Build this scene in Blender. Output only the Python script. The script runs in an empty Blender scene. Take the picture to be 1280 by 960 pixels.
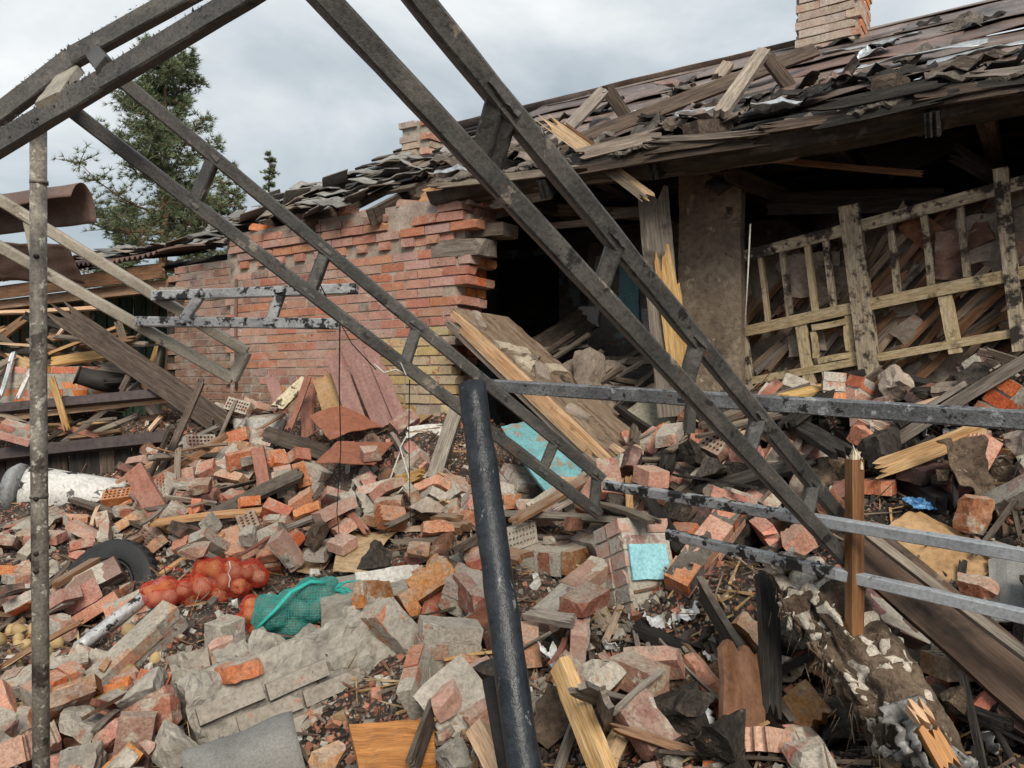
import bpy, bmesh, math, random
import numpy as np
from mathutils import Vector, Matrix, Euler, Quaternion, noise as MN

S = bpy.context.scene
COL = S.collection
R = math.radians

# ------------------------------------------------------------------ camera
CAMZ = 1.6
FPX = 967.0                       # focal length in pixels of the 1280 px wide photograph
cam_d = bpy.data.cameras.new('camera')
cam_d.sensor_width = 36.0
cam_d.lens = 36.0 * FPX / 1280.0
cam_d.clip_start = 0.05
cam_d.clip_end = 2000.0
cam = bpy.data.objects.new('camera', cam_d)
cam.location = (0, 0, CAMZ)
cam.rotation_euler = (R(90), 0, 0)
COL.objects.link(cam)
S.camera = cam

# ------------------------------------------------------------------ sky, sun, exposure
SUN_EL, SUN_AZ = R(38), R(170)     # azimuth clockwise from +Y (camera forward)
wd = bpy.data.worlds.new('World')
S.world = wd
wd.use_nodes = True
wt = wd.node_tree
wt.nodes.clear()


def wn(t, **k):
    n = wt.nodes.new(t)
    for a, b in k.items():
        if a in n.inputs:
            n.inputs[a].default_value = b
        else:
            setattr(n, a, b)
    return n


_out = wn('ShaderNodeOutputWorld')
_sky = wn('ShaderNodeTexSky', sky_type='NISHITA', sun_disc=False, sun_elevation=SUN_EL, sun_rotation=SUN_AZ, air_density=1.4, dust_density=2.0)
_bg = wn('ShaderNodeBackground', Strength=0.07)
wt.links.new(_sky.outputs[0], _bg.inputs[0])
_tc = wn('ShaderNodeTexCoord')
_sep = wn('ShaderNodeSeparateXYZ')
wt.links.new(_tc.outputs['Generated'], _sep.inputs[0])
_ab = wn('ShaderNodeMath', operation='ABSOLUTE')
wt.links.new(_sep.outputs['Z'], _ab.inputs[0])
_ad = wn('ShaderNodeMath', operation='ADD')
wt.links.new(_ab.outputs[0], _ad.inputs[0])
_ad.inputs[1].default_value = 0.30
_cmb = wn('ShaderNodeCombineXYZ')
for i, ax in enumerate('XY'):
    dv = wn('ShaderNodeMath', operation='DIVIDE')
    wt.links.new(_sep.outputs[ax], dv.inputs[0])
    wt.links.new(_ad.outputs[0], dv.inputs[1])
    wt.links.new(dv.outputs[0], _cmb.inputs[i])
_cmb.inputs[2].default_value = 3.7
_n1 = wn('ShaderNodeTexNoise', Scale=1.25, Detail=7.0, Roughness=0.52, Distortion=0.35)
_n2 = wn('ShaderNodeTexNoise', Scale=0.85, Detail=4.0, Roughness=0.5)
for n in (_n1, _n2):
    wt.links.new(_cmb.outputs[0], n.inputs['Vector'])
_r1 = wn('ShaderNodeValToRGB')
e = _r1.color_ramp.elements
e[0].position, e[0].color = 0.37, (0.205, 0.242, 0.275, 1)
e[1].position, e[1].color = 0.70, (0.60, 0.61, 0.605, 1)
m_ = _r1.color_ramp.elements.new(0.52)
m_.color = (0.335, 0.372, 0.40, 1)
wt.links.new(_n1.outputs[0], _r1.inputs[0])
_bg2 = wn('ShaderNodeBackground', Strength=0.70)
wt.links.new(_r1.outputs[0], _bg2.inputs[0])
_r2 = wn('ShaderNodeValToRGB')
e = _r2.color_ramp.elements
e[0].position, e[0].color = 0.30, (0.74, 0.74, 0.74, 1)
e[1].position, e[1].color = 0.50, (0.97, 0.97, 0.97, 1)
wt.links.new(_n2.outputs[0], _r2.inputs[0])
_mx = wn('ShaderNodeMixShader')
wt.links.new(_r2.outputs[0], _mx.inputs[0])
wt.links.new(_bg.outputs[0], _mx.inputs[1])
wt.links.new(_bg2.outputs[0], _mx.inputs[2])
wt.links.new(_mx.outputs[0], _out.inputs[0])

sun_d = bpy.data.lights.new('sun', 'SUN')
sun_d.energy = 1.4
sun_d.angle = R(24)
sun_d.color = (1.0, 0.92, 0.80)
sun = bpy.data.objects.new('sun', sun_d)
_sd = Vector((math.sin(SUN_AZ) * math.cos(SUN_EL), math.cos(SUN_AZ) * math.cos(SUN_EL), math.sin(SUN_EL)))
sun.rotation_euler = (-_sd).to_track_quat('-Z', 'Y').to_euler()
sun.location = _sd * 30
COL.objects.link(sun)

S.view_settings.view_transform = 'Standard'
S.view_settings.look = 'None'
S.view_settings.gamma = 1.0
S.view_settings.use_curve_mapping = False
S.view_settings.exposure = 1.32
S.render.engine = 'CYCLES'
S.cycles.use_denoising = True
S.cycles.max_bounces = 6
S.cycles.diffuse_bounces = 3
S.cycles.transparent_max_bounces = 12
S.cycles.use_adaptive_sampling = True


# ------------------------------------------------------------------ geometry helpers
def P(px, py, d):
    """point at depth d (metres along the view axis) seen at a pixel of the photograph"""
    return Vector(((px - 640) / FPX * d, d, CAMZ - (py - 480) / FPX * d))


FA = R(-34.0)                      # the facade runs at this angle
FU = Vector((math.cos(FA), math.sin(FA), 0))
FV = Vector((-math.sin(FA), math.cos(FA), 0))
FC = Vector((-0.40, 6.0, 0))       # broken corner of the brick wall


def F(u, v, z):
    return FC + FU * u + FV * v + Vector((0, 0, z))


def FP(px, py, v):
    """point at a pixel on the plane v metres behind the facade, in facade coordinates"""
    dx = (px - 640) / FPX
    Y = (FC.dot(FV) + v) / (FV.x * dx + FV.y)
    p = Vector((dx * Y, Y, 0)) - FC
    return Vector((p.dot(FU), v, CAMZ - (py - 480) / FPX * Y))


# terrain: control points of the rubble surface (pixel, pixel, depth) and free points (x, y, z)
_CT = [(20, 830, 4.0), (0, 960, 3.0), (130, 950, 3.0), (0, 760, 4.9), (60, 900, 3.4), (400, 960, 2.7), (250, 900, 3.15), (640, 960, 2.5), (880, 945, 2.35),
       (1280, 960, 2.2), (130, 700, 5.1), (40, 680, 5.5), (300, 760, 4.25), (300, 820, 3.75), (300, 650, 5.25), (330, 560, 6.3), (400, 505, 6.75), (300, 508, 7.4), (230, 512, 7.95),
       (100, 600, 6.9), (20, 620, 6.8), (500, 650, 5.0), (500, 545, 6.0), (560, 525, 5.9), (430, 720, 4.4), (480, 800, 3.7), (680, 640, 4.7),
       (700, 760, 3.7), (600, 700, 4.2), (740, 860, 3.0), (800, 610, 4.85), (800, 700, 4.0), (900, 700, 3.6), (900, 600, 4.25), (860, 520, 4.9),
       (950, 485, 5.1), (1100, 485, 4.65), (1280, 455, 4.05), (1280, 600, 3.25), (1280, 800, 2.55), (1100, 620, 3.6), (1180, 700, 2.95),
       (100, 535, 7.75), (20, 540, 7.9), (180, 525, 7.6), (60, 500, 8.3), (980, 800, 3.0), (1150, 880, 2.5), (840, 830, 3.0), (880, 890, 2.65)]
CT = [tuple(P(*c)) for c in _CT]
CT += [(0, 1.2, 0.30), (-1.5, 1.5, 0.05), (1.6, 1.2, 0.38), (0, -1, 0.05), (-4, 2, 0.0), (-4.5, 5, 0.2), (4, 1, 0.3), (5, 2.5, 0.7), (3.6, 3.4, 1.5),
       (-6, 8, 0.5), (-5.5, 7, 0.45), (-8, 5, 0.1), (-3, 9.5, 0.5), (-6, 10, 0.35), (0, 9, 0.8), (1.6, 7.2, 1.0), (3, 6.4, 1.2), (0.9, 6.0, 1.0), (0.45, 6.5, 1.0),
       (5, 6, 0.9), (3, 9, 0.5), (0, 12, 0.1), (-5, 13, 0.0), (6, 10, 0.1), (8, 4, 0.1), (8, -2, 0), (-8, -2, 0), (0, -5, 0), (-9, 12, 0), (10, 12, 0), (9, 8, 0)]
CT = np.array(CT)
PITS = [(1.00, 2.78, 0.30, 0.42), (0.88, 5.05, 0.22, 0.30), (-2.35, 6.6, 0.5, 0.28), (0.62, 2.95, 0.22, 0.14), (-0.80, 2.82, 0.26, 0.15)]


def hbase(x, y):
    x = np.asarray(x, float)
    y = np.asarray(y, float)
    num = np.zeros(x.shape)
    den = np.zeros(x.shape)
    for cx, cy, cz in CT:
        d2 = (x - cx) ** 2 + (y - cy) ** 2 + 0.03
        w = d2 ** -1.9
        num += w * cz
        den += w
    h = num / den
    r = np.sqrt(x * x + (y - 4) ** 2)
    k = np.clip((13 - r) / 4, 0, 1)
    h = h * k * k * (3 - 2 * k)
    for cx, cy, cr, dp in PITS:
        h = h - dp * np.exp(-((x - cx) ** 2 + (y - cy) ** 2) / (cr * cr))
    return h


def H(x, y):
    h = float(hbase(x, y))
    return h + hn(x, y)


def hn(x, y):
    k = 1.0 if (abs(x) < 8 and -1 < y < 12) else 0.15
    return k * (0.055 * MN.noise((x * 2.3, y * 2.3, 1.0)) + 0.05 * MN.noise((x * 6.1, y * 6.1, 4.0)) + 0.022 * MN.noise((x * 15.0, y * 15.0, 9.0)))


def T(px, py, up=0.0):
    """where the ray through a pixel meets the rubble surface"""
    d = 1.2
    while d < 14:
        p = P(px, py, d)
        if p.z < H(p.x, p.y) + up:
            return p
        d += 0.03
    return P(px, py, 9.0)


# ------------------------------------------------------------------ object helpers
def tag(o, label=None, cat=None, group=None, kind=None):
    if label:
        o['label'] = label
    if cat:
        o['category'] = cat
    if group:
        o['group'] = group
    if kind:
        o['kind'] = kind
    return o


def obj(name, me, mat=None, parent=None, loc=(0, 0, 0), rot=None, shared=False):
    o = bpy.data.objects.new(name, me)
    COL.objects.link(o)
    o.location = loc
    if rot is not None:
        if isinstance(rot, Quaternion):
            o.rotation_mode = 'QUATERNION'
            o.rotation_quaternion = rot
        elif isinstance(rot, Matrix):
            o.rotation_mode = 'QUATERNION'
            o.rotation_quaternion = rot.to_quaternion()
        else:
            o.rotation_euler = rot
    if parent is not None:
        o.parent = parent
    if mat is not None:
        if shared:
            if not me.materials:
                me.materials.append(mat)
            o.material_slots[0].link = 'OBJECT'
            o.material_slots[0].material = mat
        elif not me.materials:
            me.materials.append(mat)
    return o


def empty(name, label, cat, loc=(0, 0, 0), rot=None, group=None):
    o = bpy.data.objects.new(name, None)
    o.empty_display_size = 0.1
    COL.objects.link(o)
    o.location = loc
    if rot is not None:
        if isinstance(rot, (Quaternion, Matrix)):
            o.rotation_mode = 'QUATERNION'
            o.rotation_quaternion = rot if isinstance(rot, Quaternion) else rot.to_quaternion()
        else:
            o.rotation_euler = rot
    return tag(o, label, cat, group, 'thing')


def mesh(name, verts, faces, smooth=False):
    me = bpy.data.meshes.new(name)
    me.from_pydata([tuple(v) for v in verts], [], faces)
    me.update()
    if smooth:
        me.shade_smooth()
    return me


def from_bm(name, bm, smooth=False):
    bmesh.ops.recalc_face_normals(bm, faces=bm.faces)
    me = bpy.data.meshes.new(name)
    bm.to_mesh(me)
    bm.free()
    if smooth:
        me.shade_smooth()
    return me


def nz(p, s, o=0.0):
    return MN.noise((p[0] * s + o, p[1] * s + o * 1.7, p[2] * s - o))


def nvec(p, s, o=0.0):
    return MN.noise_vector((p[0] * s + o, p[1] * s + o * 1.7, p[2] * s - o))


def basis(d, up=Vector((0, 0, 1)), roll=0.0):
    """rotation whose x axis is d, z axis as near as possible to up, turned by roll degrees about d"""
    x = Vector(d).normalized()
    up = Vector(up)
    if abs(x.dot(up.normalized())) > 0.98:
        up = Vector((0, 1, 0))
    y = up.cross(x).normalized()
    z = x.cross(y)
    m = Matrix((x, y, z)).transposed()
    return m @ Matrix.Rotation(R(roll), 3, 'X')


def boxbm(sx, sy, sz, bev=0.0, c=(0, 0, 0)):
    bm = bmesh.new()
    bmesh.ops.create_cube(bm, size=1.0)
    for v in bm.verts:
        v.co = Vector((v.co.x * sx + c[0], v.co.y * sy + c[1], v.co.z * sz + c[2]))
    if bev:
        bmesh.ops.bevel(bm, geom=list(bm.edges), offset=bev, segments=1, affect='EDGES')
    return bm


def rough_box(name, sx, sy, sz, cell=0.03, amp=0.006, nscale=14, seed=0.0, chips=0, rnd=None, smooth=False):
    """a box with subdivided, unevenly worn faces and broken corners"""
    rnd = rnd or random.Random(int(seed * 977) + 5)
    bm = boxbm(sx, sy, sz)
    for _ in range(chips):
        c = Vector((rnd.choice((-1, 1)) * sx / 2, rnd.choice((-1, 1)) * sy / 2, rnd.choice((-1, 1)) * sz / 2))
        n = Vector((c.x / sx * rnd.uniform(0.4, 1.4), c.y / sy * rnd.uniform(0.4, 1.4), c.z / sz * rnd.uniform(0.4, 1.4)))
        n = Vector((n.x, n.y, n.z)).normalized()
        off = rnd.uniform(0.10, 0.28) * min(sx, sy, sz) * 1.2
        geom = list(bm.verts) + list(bm.edges) + list(bm.faces)
        r = bmesh.ops.bisect_plane(bm, geom=geom, plane_co=c - n * off, plane_no=n, clear_outer=True)
        ed = [g for g in r['geom_cut'] if isinstance(g, bmesh.types.BMEdge)]
        if ed:
            bmesh.ops.contextual_create(bm, geom=ed)
    if cell:
        bmesh.ops.triangulate(bm, faces=[f for f in bm.faces if len(f.verts) > 4])
        for _ in range(7):
            ed = [x for x in bm.edges if x.calc_length() > cell * 1.6]
            if not ed:
                break
            bmesh.ops.subdivide_edges(bm, edges=ed, cuts=1, use_grid_fill=True)
            bmesh.ops.triangulate(bm, faces=[f for f in bm.faces if len(f.verts) > 4])
        for v in bm.verts:
            v.co += nvec(v.co, nscale, seed) * amp + nvec(v.co, nscale * 3.1, seed + 3) * amp * 0.5
    return from_bm(name, bm, smooth)


def plank_mesh(name, L, W, Th, seed=0, splinter=(0.05, 0.05), warp=0.0, twist=0.0, k=5, nx=8):
    """a board along x with ragged split ends"""
    rnd = random.Random(seed)
    k = k + 2 if W > .03 else k
    e0 = [rnd.random() ** 1.8 * splinter[0] for _ in range(k + 1)]
    e1 = [rnd.random() ** 1.8 * splinter[1] for _ in range(k + 1)]
    V, Fc = [], []
    rows = []
    bw = rnd.uniform(-1, 1) * warp
    bt = rnd.uniform(-1, 1) * warp * 0.5
    for s in (1, -1):
        for i in range(nx + 1):
            for j in range(k):
                for q in (0, 1):
                    t = i / nx
                    x0 = -L / 2 + e0[j + q]
                    x1 = L / 2 - e1[j + q]
                    x = x0 + (x1 - x0) * t
                    y = -W / 2 + W * (j + q) / k
                    edge = (j + q in (0, k))
                    y += (rnd.uniform(-1, 1) * 0.012 * W if edge else 0)
                    z = s * Th / 2
                    a = twist * (t - 0.5)
                    c = (t * 2 - 1) ** 2 - 0.4
                    yy = y * math.cos(a) - z * math.sin(a) + bt * c
                    zz = y * math.sin(a) + z * math.cos(a) + bw * c
                    V.append((x, yy, zz))
    def id(s, i, j, q):
        return ((s * (nx + 1) + i) * k + j) * 2 + q
    for i in range(nx):
        for j in range(k):
            Fc.append((id(0, i, j, 0), id(0, i + 1, j, 0), id(0, i + 1, j, 1), id(0, i, j, 1)))
            Fc.append((id(1, i, j, 1), id(1, i + 1, j, 1), id(1, i + 1, j, 0), id(1, i, j, 0)))
        Fc.append((id(0, i, 0, 0), id(1, i, 0, 0), id(1, i + 1, 0, 0), id(0, i + 1, 0, 0)))
        Fc.append((id(0, i + 1, k - 1, 1), id(1, i + 1, k - 1, 1), id(1, i, k - 1, 1), id(0, i, k - 1, 1)))
    for j in range(k):
        Fc.append((id(0, 0, j, 0), id(0, 0, j, 1), id(1, 0, j, 1), id(1, 0, j, 0)))
        Fc.append((id(0, nx, j, 1), id(0, nx, j, 0), id(1, nx, j, 0), id(1, nx, j, 1)))
        if j < k - 1:
            for i in (0, nx):
                a, b = id(0, i, j, 1), id(0, i, j + 1, 0)
                c, d = id(1, i, j + 1, 0), id(1, i, j, 1)
                Fc.append((a, b, c, d) if i == 0 else (d, c, b, a))
    me = mesh(name, V, Fc)
    return me


def sheet_mesh(name, fn, nu, nv, th=0.004, smooth=True):
    """a thin sheet: fn(s,t) with s,t in 0..1 gives the middle surface; gets a real thickness"""
    V = np.array([fn(i / nu, j / nv) for i in range(nu + 1) for j in range(nv + 1)], float)
    G = V.reshape(nu + 1, nv + 1, 3)
    du = np.gradient(G, axis=0)
    dv = np.gradient(G, axis=1)
    n = np.cross(du, dv)
    n /= np.linalg.norm(n, axis=2, keepdims=True) + 1e-9
    A = (G + n * th / 2).reshape(-1, 3)
    B = (G - n * th / 2).reshape(-1, 3)
    N = len(A)
    Fc = []
    w = nv + 1
    for i in range(nu):
        for j in range(nv):
            a = i * w + j
            Fc.append((a, a + w, a + w + 1, a + 1))
            Fc.append((N + a + 1, N + a + w + 1, N + a + w, N + a))
    for i in range(nu):
        a = i * w
        Fc.append((a, N + a, N + a + w, a + w))
        a = i * w + nv
        Fc.append((a + w, N + a + w, N + a, a))
    for j in range(nv):
        a = j
        Fc.append((a + 1, N + a + 1, N + a, a))
        a = nu * w + j
        Fc.append((a, N + a, N + a + 1, a + 1))
    me = mesh(name, np.vstack([A, B]), Fc, smooth)
    return me


def tube_mesh(name, pts, rad, seg=12, caps=True, hollow=0.0, smooth=True, lump=0.0, ls=20, squash=1.0):
    """a round tube through pts; rad is a number or one radius per point"""
    pts = [Vector(p) for p in pts]
    if not hasattr(rad, '__len__'):
        rad = [rad] * len(pts)
    V, Fc = [], []
    up = Vector((0.13, 0.31, 0.94))
    def rings(rr, flip):
        b0 = len(V)
        for i, p in enumerate(pts):
            d = (pts[min(i + 1, len(pts) - 1)] - pts[max(i - 1, 0)]).normalized()
            s = d.cross(up)
            if s.length < 0.1:
                s = d.cross(Vector((1, 0, 0)))
            s.normalize()
            t = s.cross(d)
            for k in range(seg):
                a = 2 * math.pi * k / seg
                q = p + (s * math.cos(a) + t * math.sin(a) * squash) * rr[i]
                if lump:
                    q += nvec(q, ls) * lump
                V.append(q)
        for i in range(len(pts) - 1):
            for k in range(seg):
                a = b0 + i * seg + k
                b = b0 + i * seg + (k + 1) % seg
                f = (a, b, b + seg, a + seg)
                Fc.append(f[::-1] if flip else f)
        return b0
    o = rings(rad, False)
    n = len(pts)
    if hollow:
        inn = rings([max(0.001, r - hollow) for r in rad], True)
        for e_, fl in ((0, False), (n - 1, True)):
            for k in range(seg):
                a, b = o + e_ * seg + k, o + e_ * seg + (k + 1) % seg
                c, d = inn + e_ * seg + (k + 1) % seg, inn + e_ * seg + k
                f = (a, d, c, b)
                Fc.append(f[::-1] if fl else f)
    elif caps:
        Fc.append(tuple(o + k for k in range(seg))[::-1])
        Fc.append(tuple(o + (n - 1) * seg + k for k in range(seg)))
    return mesh(name, V, Fc, smooth)


def join_meshes(name, parts, smooth=False):
    """parts: (verts, faces) lists -> one mesh"""
    V, Fc = [], []
    for v, f in parts:
        o = len(V)
        V.extend(v)
        Fc.extend([tuple(i + o for i in q) for q in f])
    return mesh(name, V, Fc, smooth)


# ------------------------------------------------------------------ materials
class NT:
    def __init__(self, name):
        self.m = bpy.data.materials.new(name)
        self.m.use_nodes = True
        self.t = self.m.node_tree
        self.b = self.t.nodes['Principled BSDF']
        self.o = self.t.nodes['Material Output']

    def n(self, typ, **k):
        nd = self.t.nodes.new('ShaderNode' + typ)
        for a, v in k.items():
            if a in ('operation', 'blend_type', 'data_type', 'feature', 'wave_type', 'noise_dimensions', 'clamp', 'bands_direction'):
                setattr(nd, a, v)
        for a, v in k.items():
            if a in ('operation', 'blend_type', 'data_type', 'feature', 'wave_type', 'noise_dimensions', 'clamp', 'bands_direction'):
                continue
            s = nd.inputs[int(a[1:])] if a[0] == '_' else nd.inputs[a]
            if isinstance(v, bpy.types.NodeSocket):
                self.t.links.new(v, s)
            else:
                s.default_value = v
        return nd

    def ramp(self, fac, stops):
        nd = self.t.nodes.new('ShaderNodeValToRGB')
        el = nd.color_ramp.elements
        while len(el) < len(stops):
            el.new(0.5)
        for q, (p, c) in zip(el, stops):
            q.position = p
            q.color = (*c, 1) if len(c) == 3 else c
        self.t.links.new(fac, nd.inputs[0])
        return nd.outputs[0]

    def mix(self, f, a, b, mode='MIX'):
        nd = self.t.nodes.new('ShaderNodeMix')
        nd.data_type = 'RGBA'
        nd.blend_type = mode
        for s, v in ((nd.inputs[0], f), (nd.inputs[6], a), (nd.inputs[7], b)):
            if isinstance(v, bpy.types.NodeSocket):
                self.t.links.new(v, s)
            elif isinstance(v, (int, float)):
                s.default_value = v
            else:
                s.default_value = (*v, 1)
        return nd.outputs[2]

    def link(self, a, b):
        self.t.links.new(a, b)


def g(v):
    return (v, v, v)


def earthy(name, cols, scale=8.0, stretch=(1, 1, 1), rough=0.85, bump=0.35, bscale=70.0, bdist=0.004, rnd=0.3, spots=(), metallic=0.0, spec=0.25,
           world=False, detail=4.0, island=False, speck=0.28, grain=0.0, coat=0.0, hue=0.0, distort=0.0, top=0.0):
    """layered weathered surface: noise-mixed colours, per-object tone, spots = (colour, threshold, softness, scale) of dirt, chips, dust"""
    N = NT(name)
    tc = N.n('TexCoord')
    oi = N.n('ObjectInfo')
    if world:
        src = N.n('NewGeometry').outputs['Position']
    else:
        off = N.n('VectorMath', operation='SCALE', _0=(13.1, 7.7, 5.3))
        N.link(oi.outputs['Random'], off.inputs['Scale'])
        src = N.n('VectorMath', operation='ADD', _0=tc.outputs['Object'], _1=off.outputs[0]).outputs[0]
    st = N.n('VectorMath', operation='MULTIPLY', _0=src, _1=stretch).outputs[0]
    n1 = N.n('TexNoise', Vector=st, Scale=scale, Detail=detail, Roughness=0.62, Distortion=distort)
    k = len(cols)
    stops = [(0.30 + 0.40 * i / max(1, k - 1), c) for i, c in enumerate(cols)]
    col = N.ramp(n1.outputs[0], stops) if k > 1 else N.mix(0.0, cols[0], cols[0])
    if grain:
        gs = N.n('VectorMath', operation='MULTIPLY', _0=src, _1=(stretch[0] * 0.6, stretch[1] * 3.2, stretch[2] * 3.2)).outputs[0]
        gn = N.n('TexNoise', Vector=gs, Scale=scale * 2.0, Detail=4.0, Roughness=0.7)
        gr = N.ramp(gn.outputs[0], [(0.35, g(1 - grain)), (0.62, g(1.0 + grain * 0.35))])
        col = N.mix(1.0, col, gr, 'MULTIPLY')
    if island:
        geo = N.n('NewGeometry')
        rr = geo.outputs['Random Per Island']
    else:
        rr = oi.outputs['Random']
    if rnd:
        val = N.n('MapRange', _0=rr, _1=0.0, _2=1.0, _3=1.0 - rnd, _4=1.0 + rnd * 0.75).outputs[0]
        hs = N.n('HueSaturation', Color=col, Value=val)
        if hue:
            fr = N.n('Math', operation='FRACT', _0=N.n('Math', operation='MULTIPLY', _0=rr, _1=7.31).outputs[0]).outputs[0]
            hv = N.n('MapRange', _0=fr, _1=0.0, _2=1.0, _3=0.5 - hue, _4=0.5 + hue).outputs[0]
            N.link(hv, hs.inputs['Hue'])
            fs = N.n('Math', operation='FRACT', _0=N.n('Math', operation='MULTIPLY', _0=rr, _1=17.7).outputs[0]).outputs[0]
            sv = N.n('MapRange', _0=fs, _1=0.0, _2=1.0, _3=0.65, _4=1.12).outputs[0]
            N.link(sv, hs.inputs['Saturation'])
        col = hs.outputs[0]
    for i, sp in enumerate(spots):
        c, th, so, sc = sp[:4]
        if len(sp) > 4 and sp[4] == 'world':
            v = N.n('NewGeometry').outputs['Position']
        else:
            v = src if len(sp) < 5 else N.n('VectorMath', operation='MULTIPLY', _0=src, _1=sp[4]).outputs[0]
        vo = N.n('VectorMath', operation='ADD', _0=v, _1=(3.3 * i + 1.7, 2.1, 8.8 - i)).outputs[0]
        sn = N.n('TexNoise', Vector=vo, Scale=sc, Detail=5.0, Roughness=0.68)
        f = N.n('MapRange', _0=sn.outputs[0], _1=th, _2=th + so, _3=0.0, _4=1.0).outputs[0]
        col = N.mix(f, col, c)
    if top:                                            # dust settled on whatever faces up
        ng = N.n('NewGeometry')
        nzv = N.n('SeparateXYZ', _0=ng.outputs['Normal']).outputs[2]
        dn_ = N.n('TexNoise', Vector=ng.outputs['Position'], Scale=11.0, Detail=4.0, Roughness=0.7)
        f = N.n('MapRange', _0=N.n('Math', operation='MULTIPLY', _0=nzv, _1=dn_.outputs[0]).outputs[0], _1=0.22, _2=0.58, _3=0.0, _4=top).outputs[0]
        col = N.mix(f, col, (0.40, 0.345, 0.275))
    bs = st if grain else src
    bn = N.n('TexNoise', Vector=bs, Scale=bscale, Detail=4.0, Roughness=0.72)
    if speck:
        col = N.mix(1.0, col, N.ramp(bn.outputs[0], [(0.34, g(1 - speck)), (0.52, g(1.0)), (0.68, g(1 + speck * 0.6))]), 'MULTIPLY')
    N.link(col, N.b.inputs['Base Color'])
    N.b.inputs['Metallic'].default_value = metallic
    N.b.inputs['Specular IOR Level'].default_value = spec
    rn = N.n('MapRange', _0=n1.outputs[0], _1=0.3, _2=0.7, _3=max(0.05, rough - 0.12), _4=min(1, rough + 0.1))
    N.link(rn.outputs[0], N.b.inputs['Roughness'])
    if coat:
        N.b.inputs['Coat Weight'].default_value = coat
        N.b.inputs['Coat Roughness'].default_value = 0.25
    if bump:
        hsum = N.n('Math', operation='ADD', _0=bn.outputs[0], _1=n1.outputs[0])
        b = N.n('Bump', Strength=bump, Distance=bdist, Height=hsum.outputs[0])
        N.link(b.outputs[0], N.b.inputs['Normal'])
    return N.m


DUST = (0.36, 0.32, 0.27)
MORT = (0.43, 0.39, 0.33)
SOOT = (0.022, 0.019, 0.017)
M = {}
M['brick'] = earthy('red_brick', [(0.30, 0.115, 0.060), (0.42, 0.172, 0.088), (0.48, 0.25, 0.15)], 9, top=.75, rnd=0.36, hue=0.022, bump=0.7, bscale=75, bdist=.007, speck=.38,
                    spots=[((0.40, 0.335, 0.26), 0.51, 0.12, 7), (MORT, 0.60, 0.05, 10), ((0.10, 0.075, 0.06), 0.62, 0.10, 9)])
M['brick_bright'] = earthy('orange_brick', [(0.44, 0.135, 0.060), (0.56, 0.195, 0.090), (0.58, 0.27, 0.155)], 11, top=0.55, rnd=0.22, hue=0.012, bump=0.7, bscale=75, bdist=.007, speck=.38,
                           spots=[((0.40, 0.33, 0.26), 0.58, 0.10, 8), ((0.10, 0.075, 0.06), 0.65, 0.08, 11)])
M['brick_crust'] = earthy('mortar_crusted_brick', [(0.36, 0.16, 0.10), (0.45, 0.24, 0.165)], 9, top=0.6, rnd=0.25, hue=0.015, bump=0.8, bscale=70, bdist=0.008, speck=.38,
                          spots=[(MORT, 0.42, 0.07, 7), ((0.51, 0.465, 0.40), 0.58, 0.06, 11), ((0.14, 0.115, 0.095), 0.66, 0.07, 9)])
M['brick_sooty'] = earthy('sooty_brick', [(0.16, 0.075, 0.05), (0.27, 0.12, 0.08), (0.34, 0.17, 0.115)], 9, rnd=0.4, hue=0.015, bump=0.5, bscale=90,
                          spots=[((0.05, 0.04, 0.035), 0.47, 0.15, 5), (DUST, 0.60, 0.12, 8)])
M['wall_brick'] = earthy('wall_brick', [(0.36, 0.160, 0.105), (0.44, 0.205, 0.138), (0.48, 0.255, 0.18)], 10, rnd=0.13, hue=0.010, bump=0.5, bscale=80, speck=.30,
                         spots=[((0.42, 0.35, 0.29), 0.59, 0.12, 8), ((0.10, 0.075, 0.06), 0.66, 0.05, 16), ((0.16, 0.125, 0.10), 0.61, 0.14, 1.5, 'world'), ((0.09, 0.07, 0.058), 0.67, 0.05, 6.5, 'world')])
M['wall_brick_old'] = earthy('old_wall_brick', [(0.24, 0.14, 0.11), (0.325, 0.18, 0.135), (0.385, 0.25, 0.20)], 10, rnd=0.2, hue=0.012, bump=0.5, bscale=80, speck=.32,
                             spots=[((0.32, 0.275, 0.23), 0.50, 0.14, 6), ((0.07, 0.055, 0.05), 0.62, 0.1, 8), ((0.10, 0.085, 0.075), 0.56, 0.14, 2.1, 'world')])
M['wall_brick_yellow'] = earthy('yellow_washed_brick', [(0.42, 0.31, 0.15), (0.50, 0.38, 0.20), (0.46, 0.27, 0.16)], 8, rnd=0.2, hue=0.01, bump=0.5, bscale=90,
                                spots=[((0.34, 0.15, 0.10), 0.56, 0.08, 12), ((0.10, 0.08, 0.06), 0.66, 0.08, 9)])
M['mortar'] = earthy('mortar', [(0.27, 0.24, 0.205), (0.40, 0.365, 0.31), (0.48, 0.44, 0.38)], 9, top=0.4, rnd=0.15, bump=0.7, bscale=60, bdist=0.008,
                     spots=[((0.16, 0.135, 0.115), 0.60, 0.12, 7)])
M['wall_mortar'] = earthy('wall_mortar', [(0.27, 0.215, 0.175), (0.38, 0.31, 0.255), (0.44, 0.38, 0.32)], 6, rnd=0.0, bump=0.6, bscale=60, bdist=0.006, world=True,
                          spots=[((0.12, 0.095, 0.08), 0.60, 0.12, 1.8)])
M['cement'] = earthy('grey_cement', [(0.22, 0.205, 0.18), (0.33, 0.305, 0.265), (0.42, 0.39, 0.335)], 5, top=0.45, rnd=0.1, bump=0.7, bscale=34, bdist=0.012,
                     spots=[((0.42, 0.24, 0.17), 0.64, 0.05, 6), ((0.15, 0.13, 0.11), 0.60, 0.12, 4)])
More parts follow.
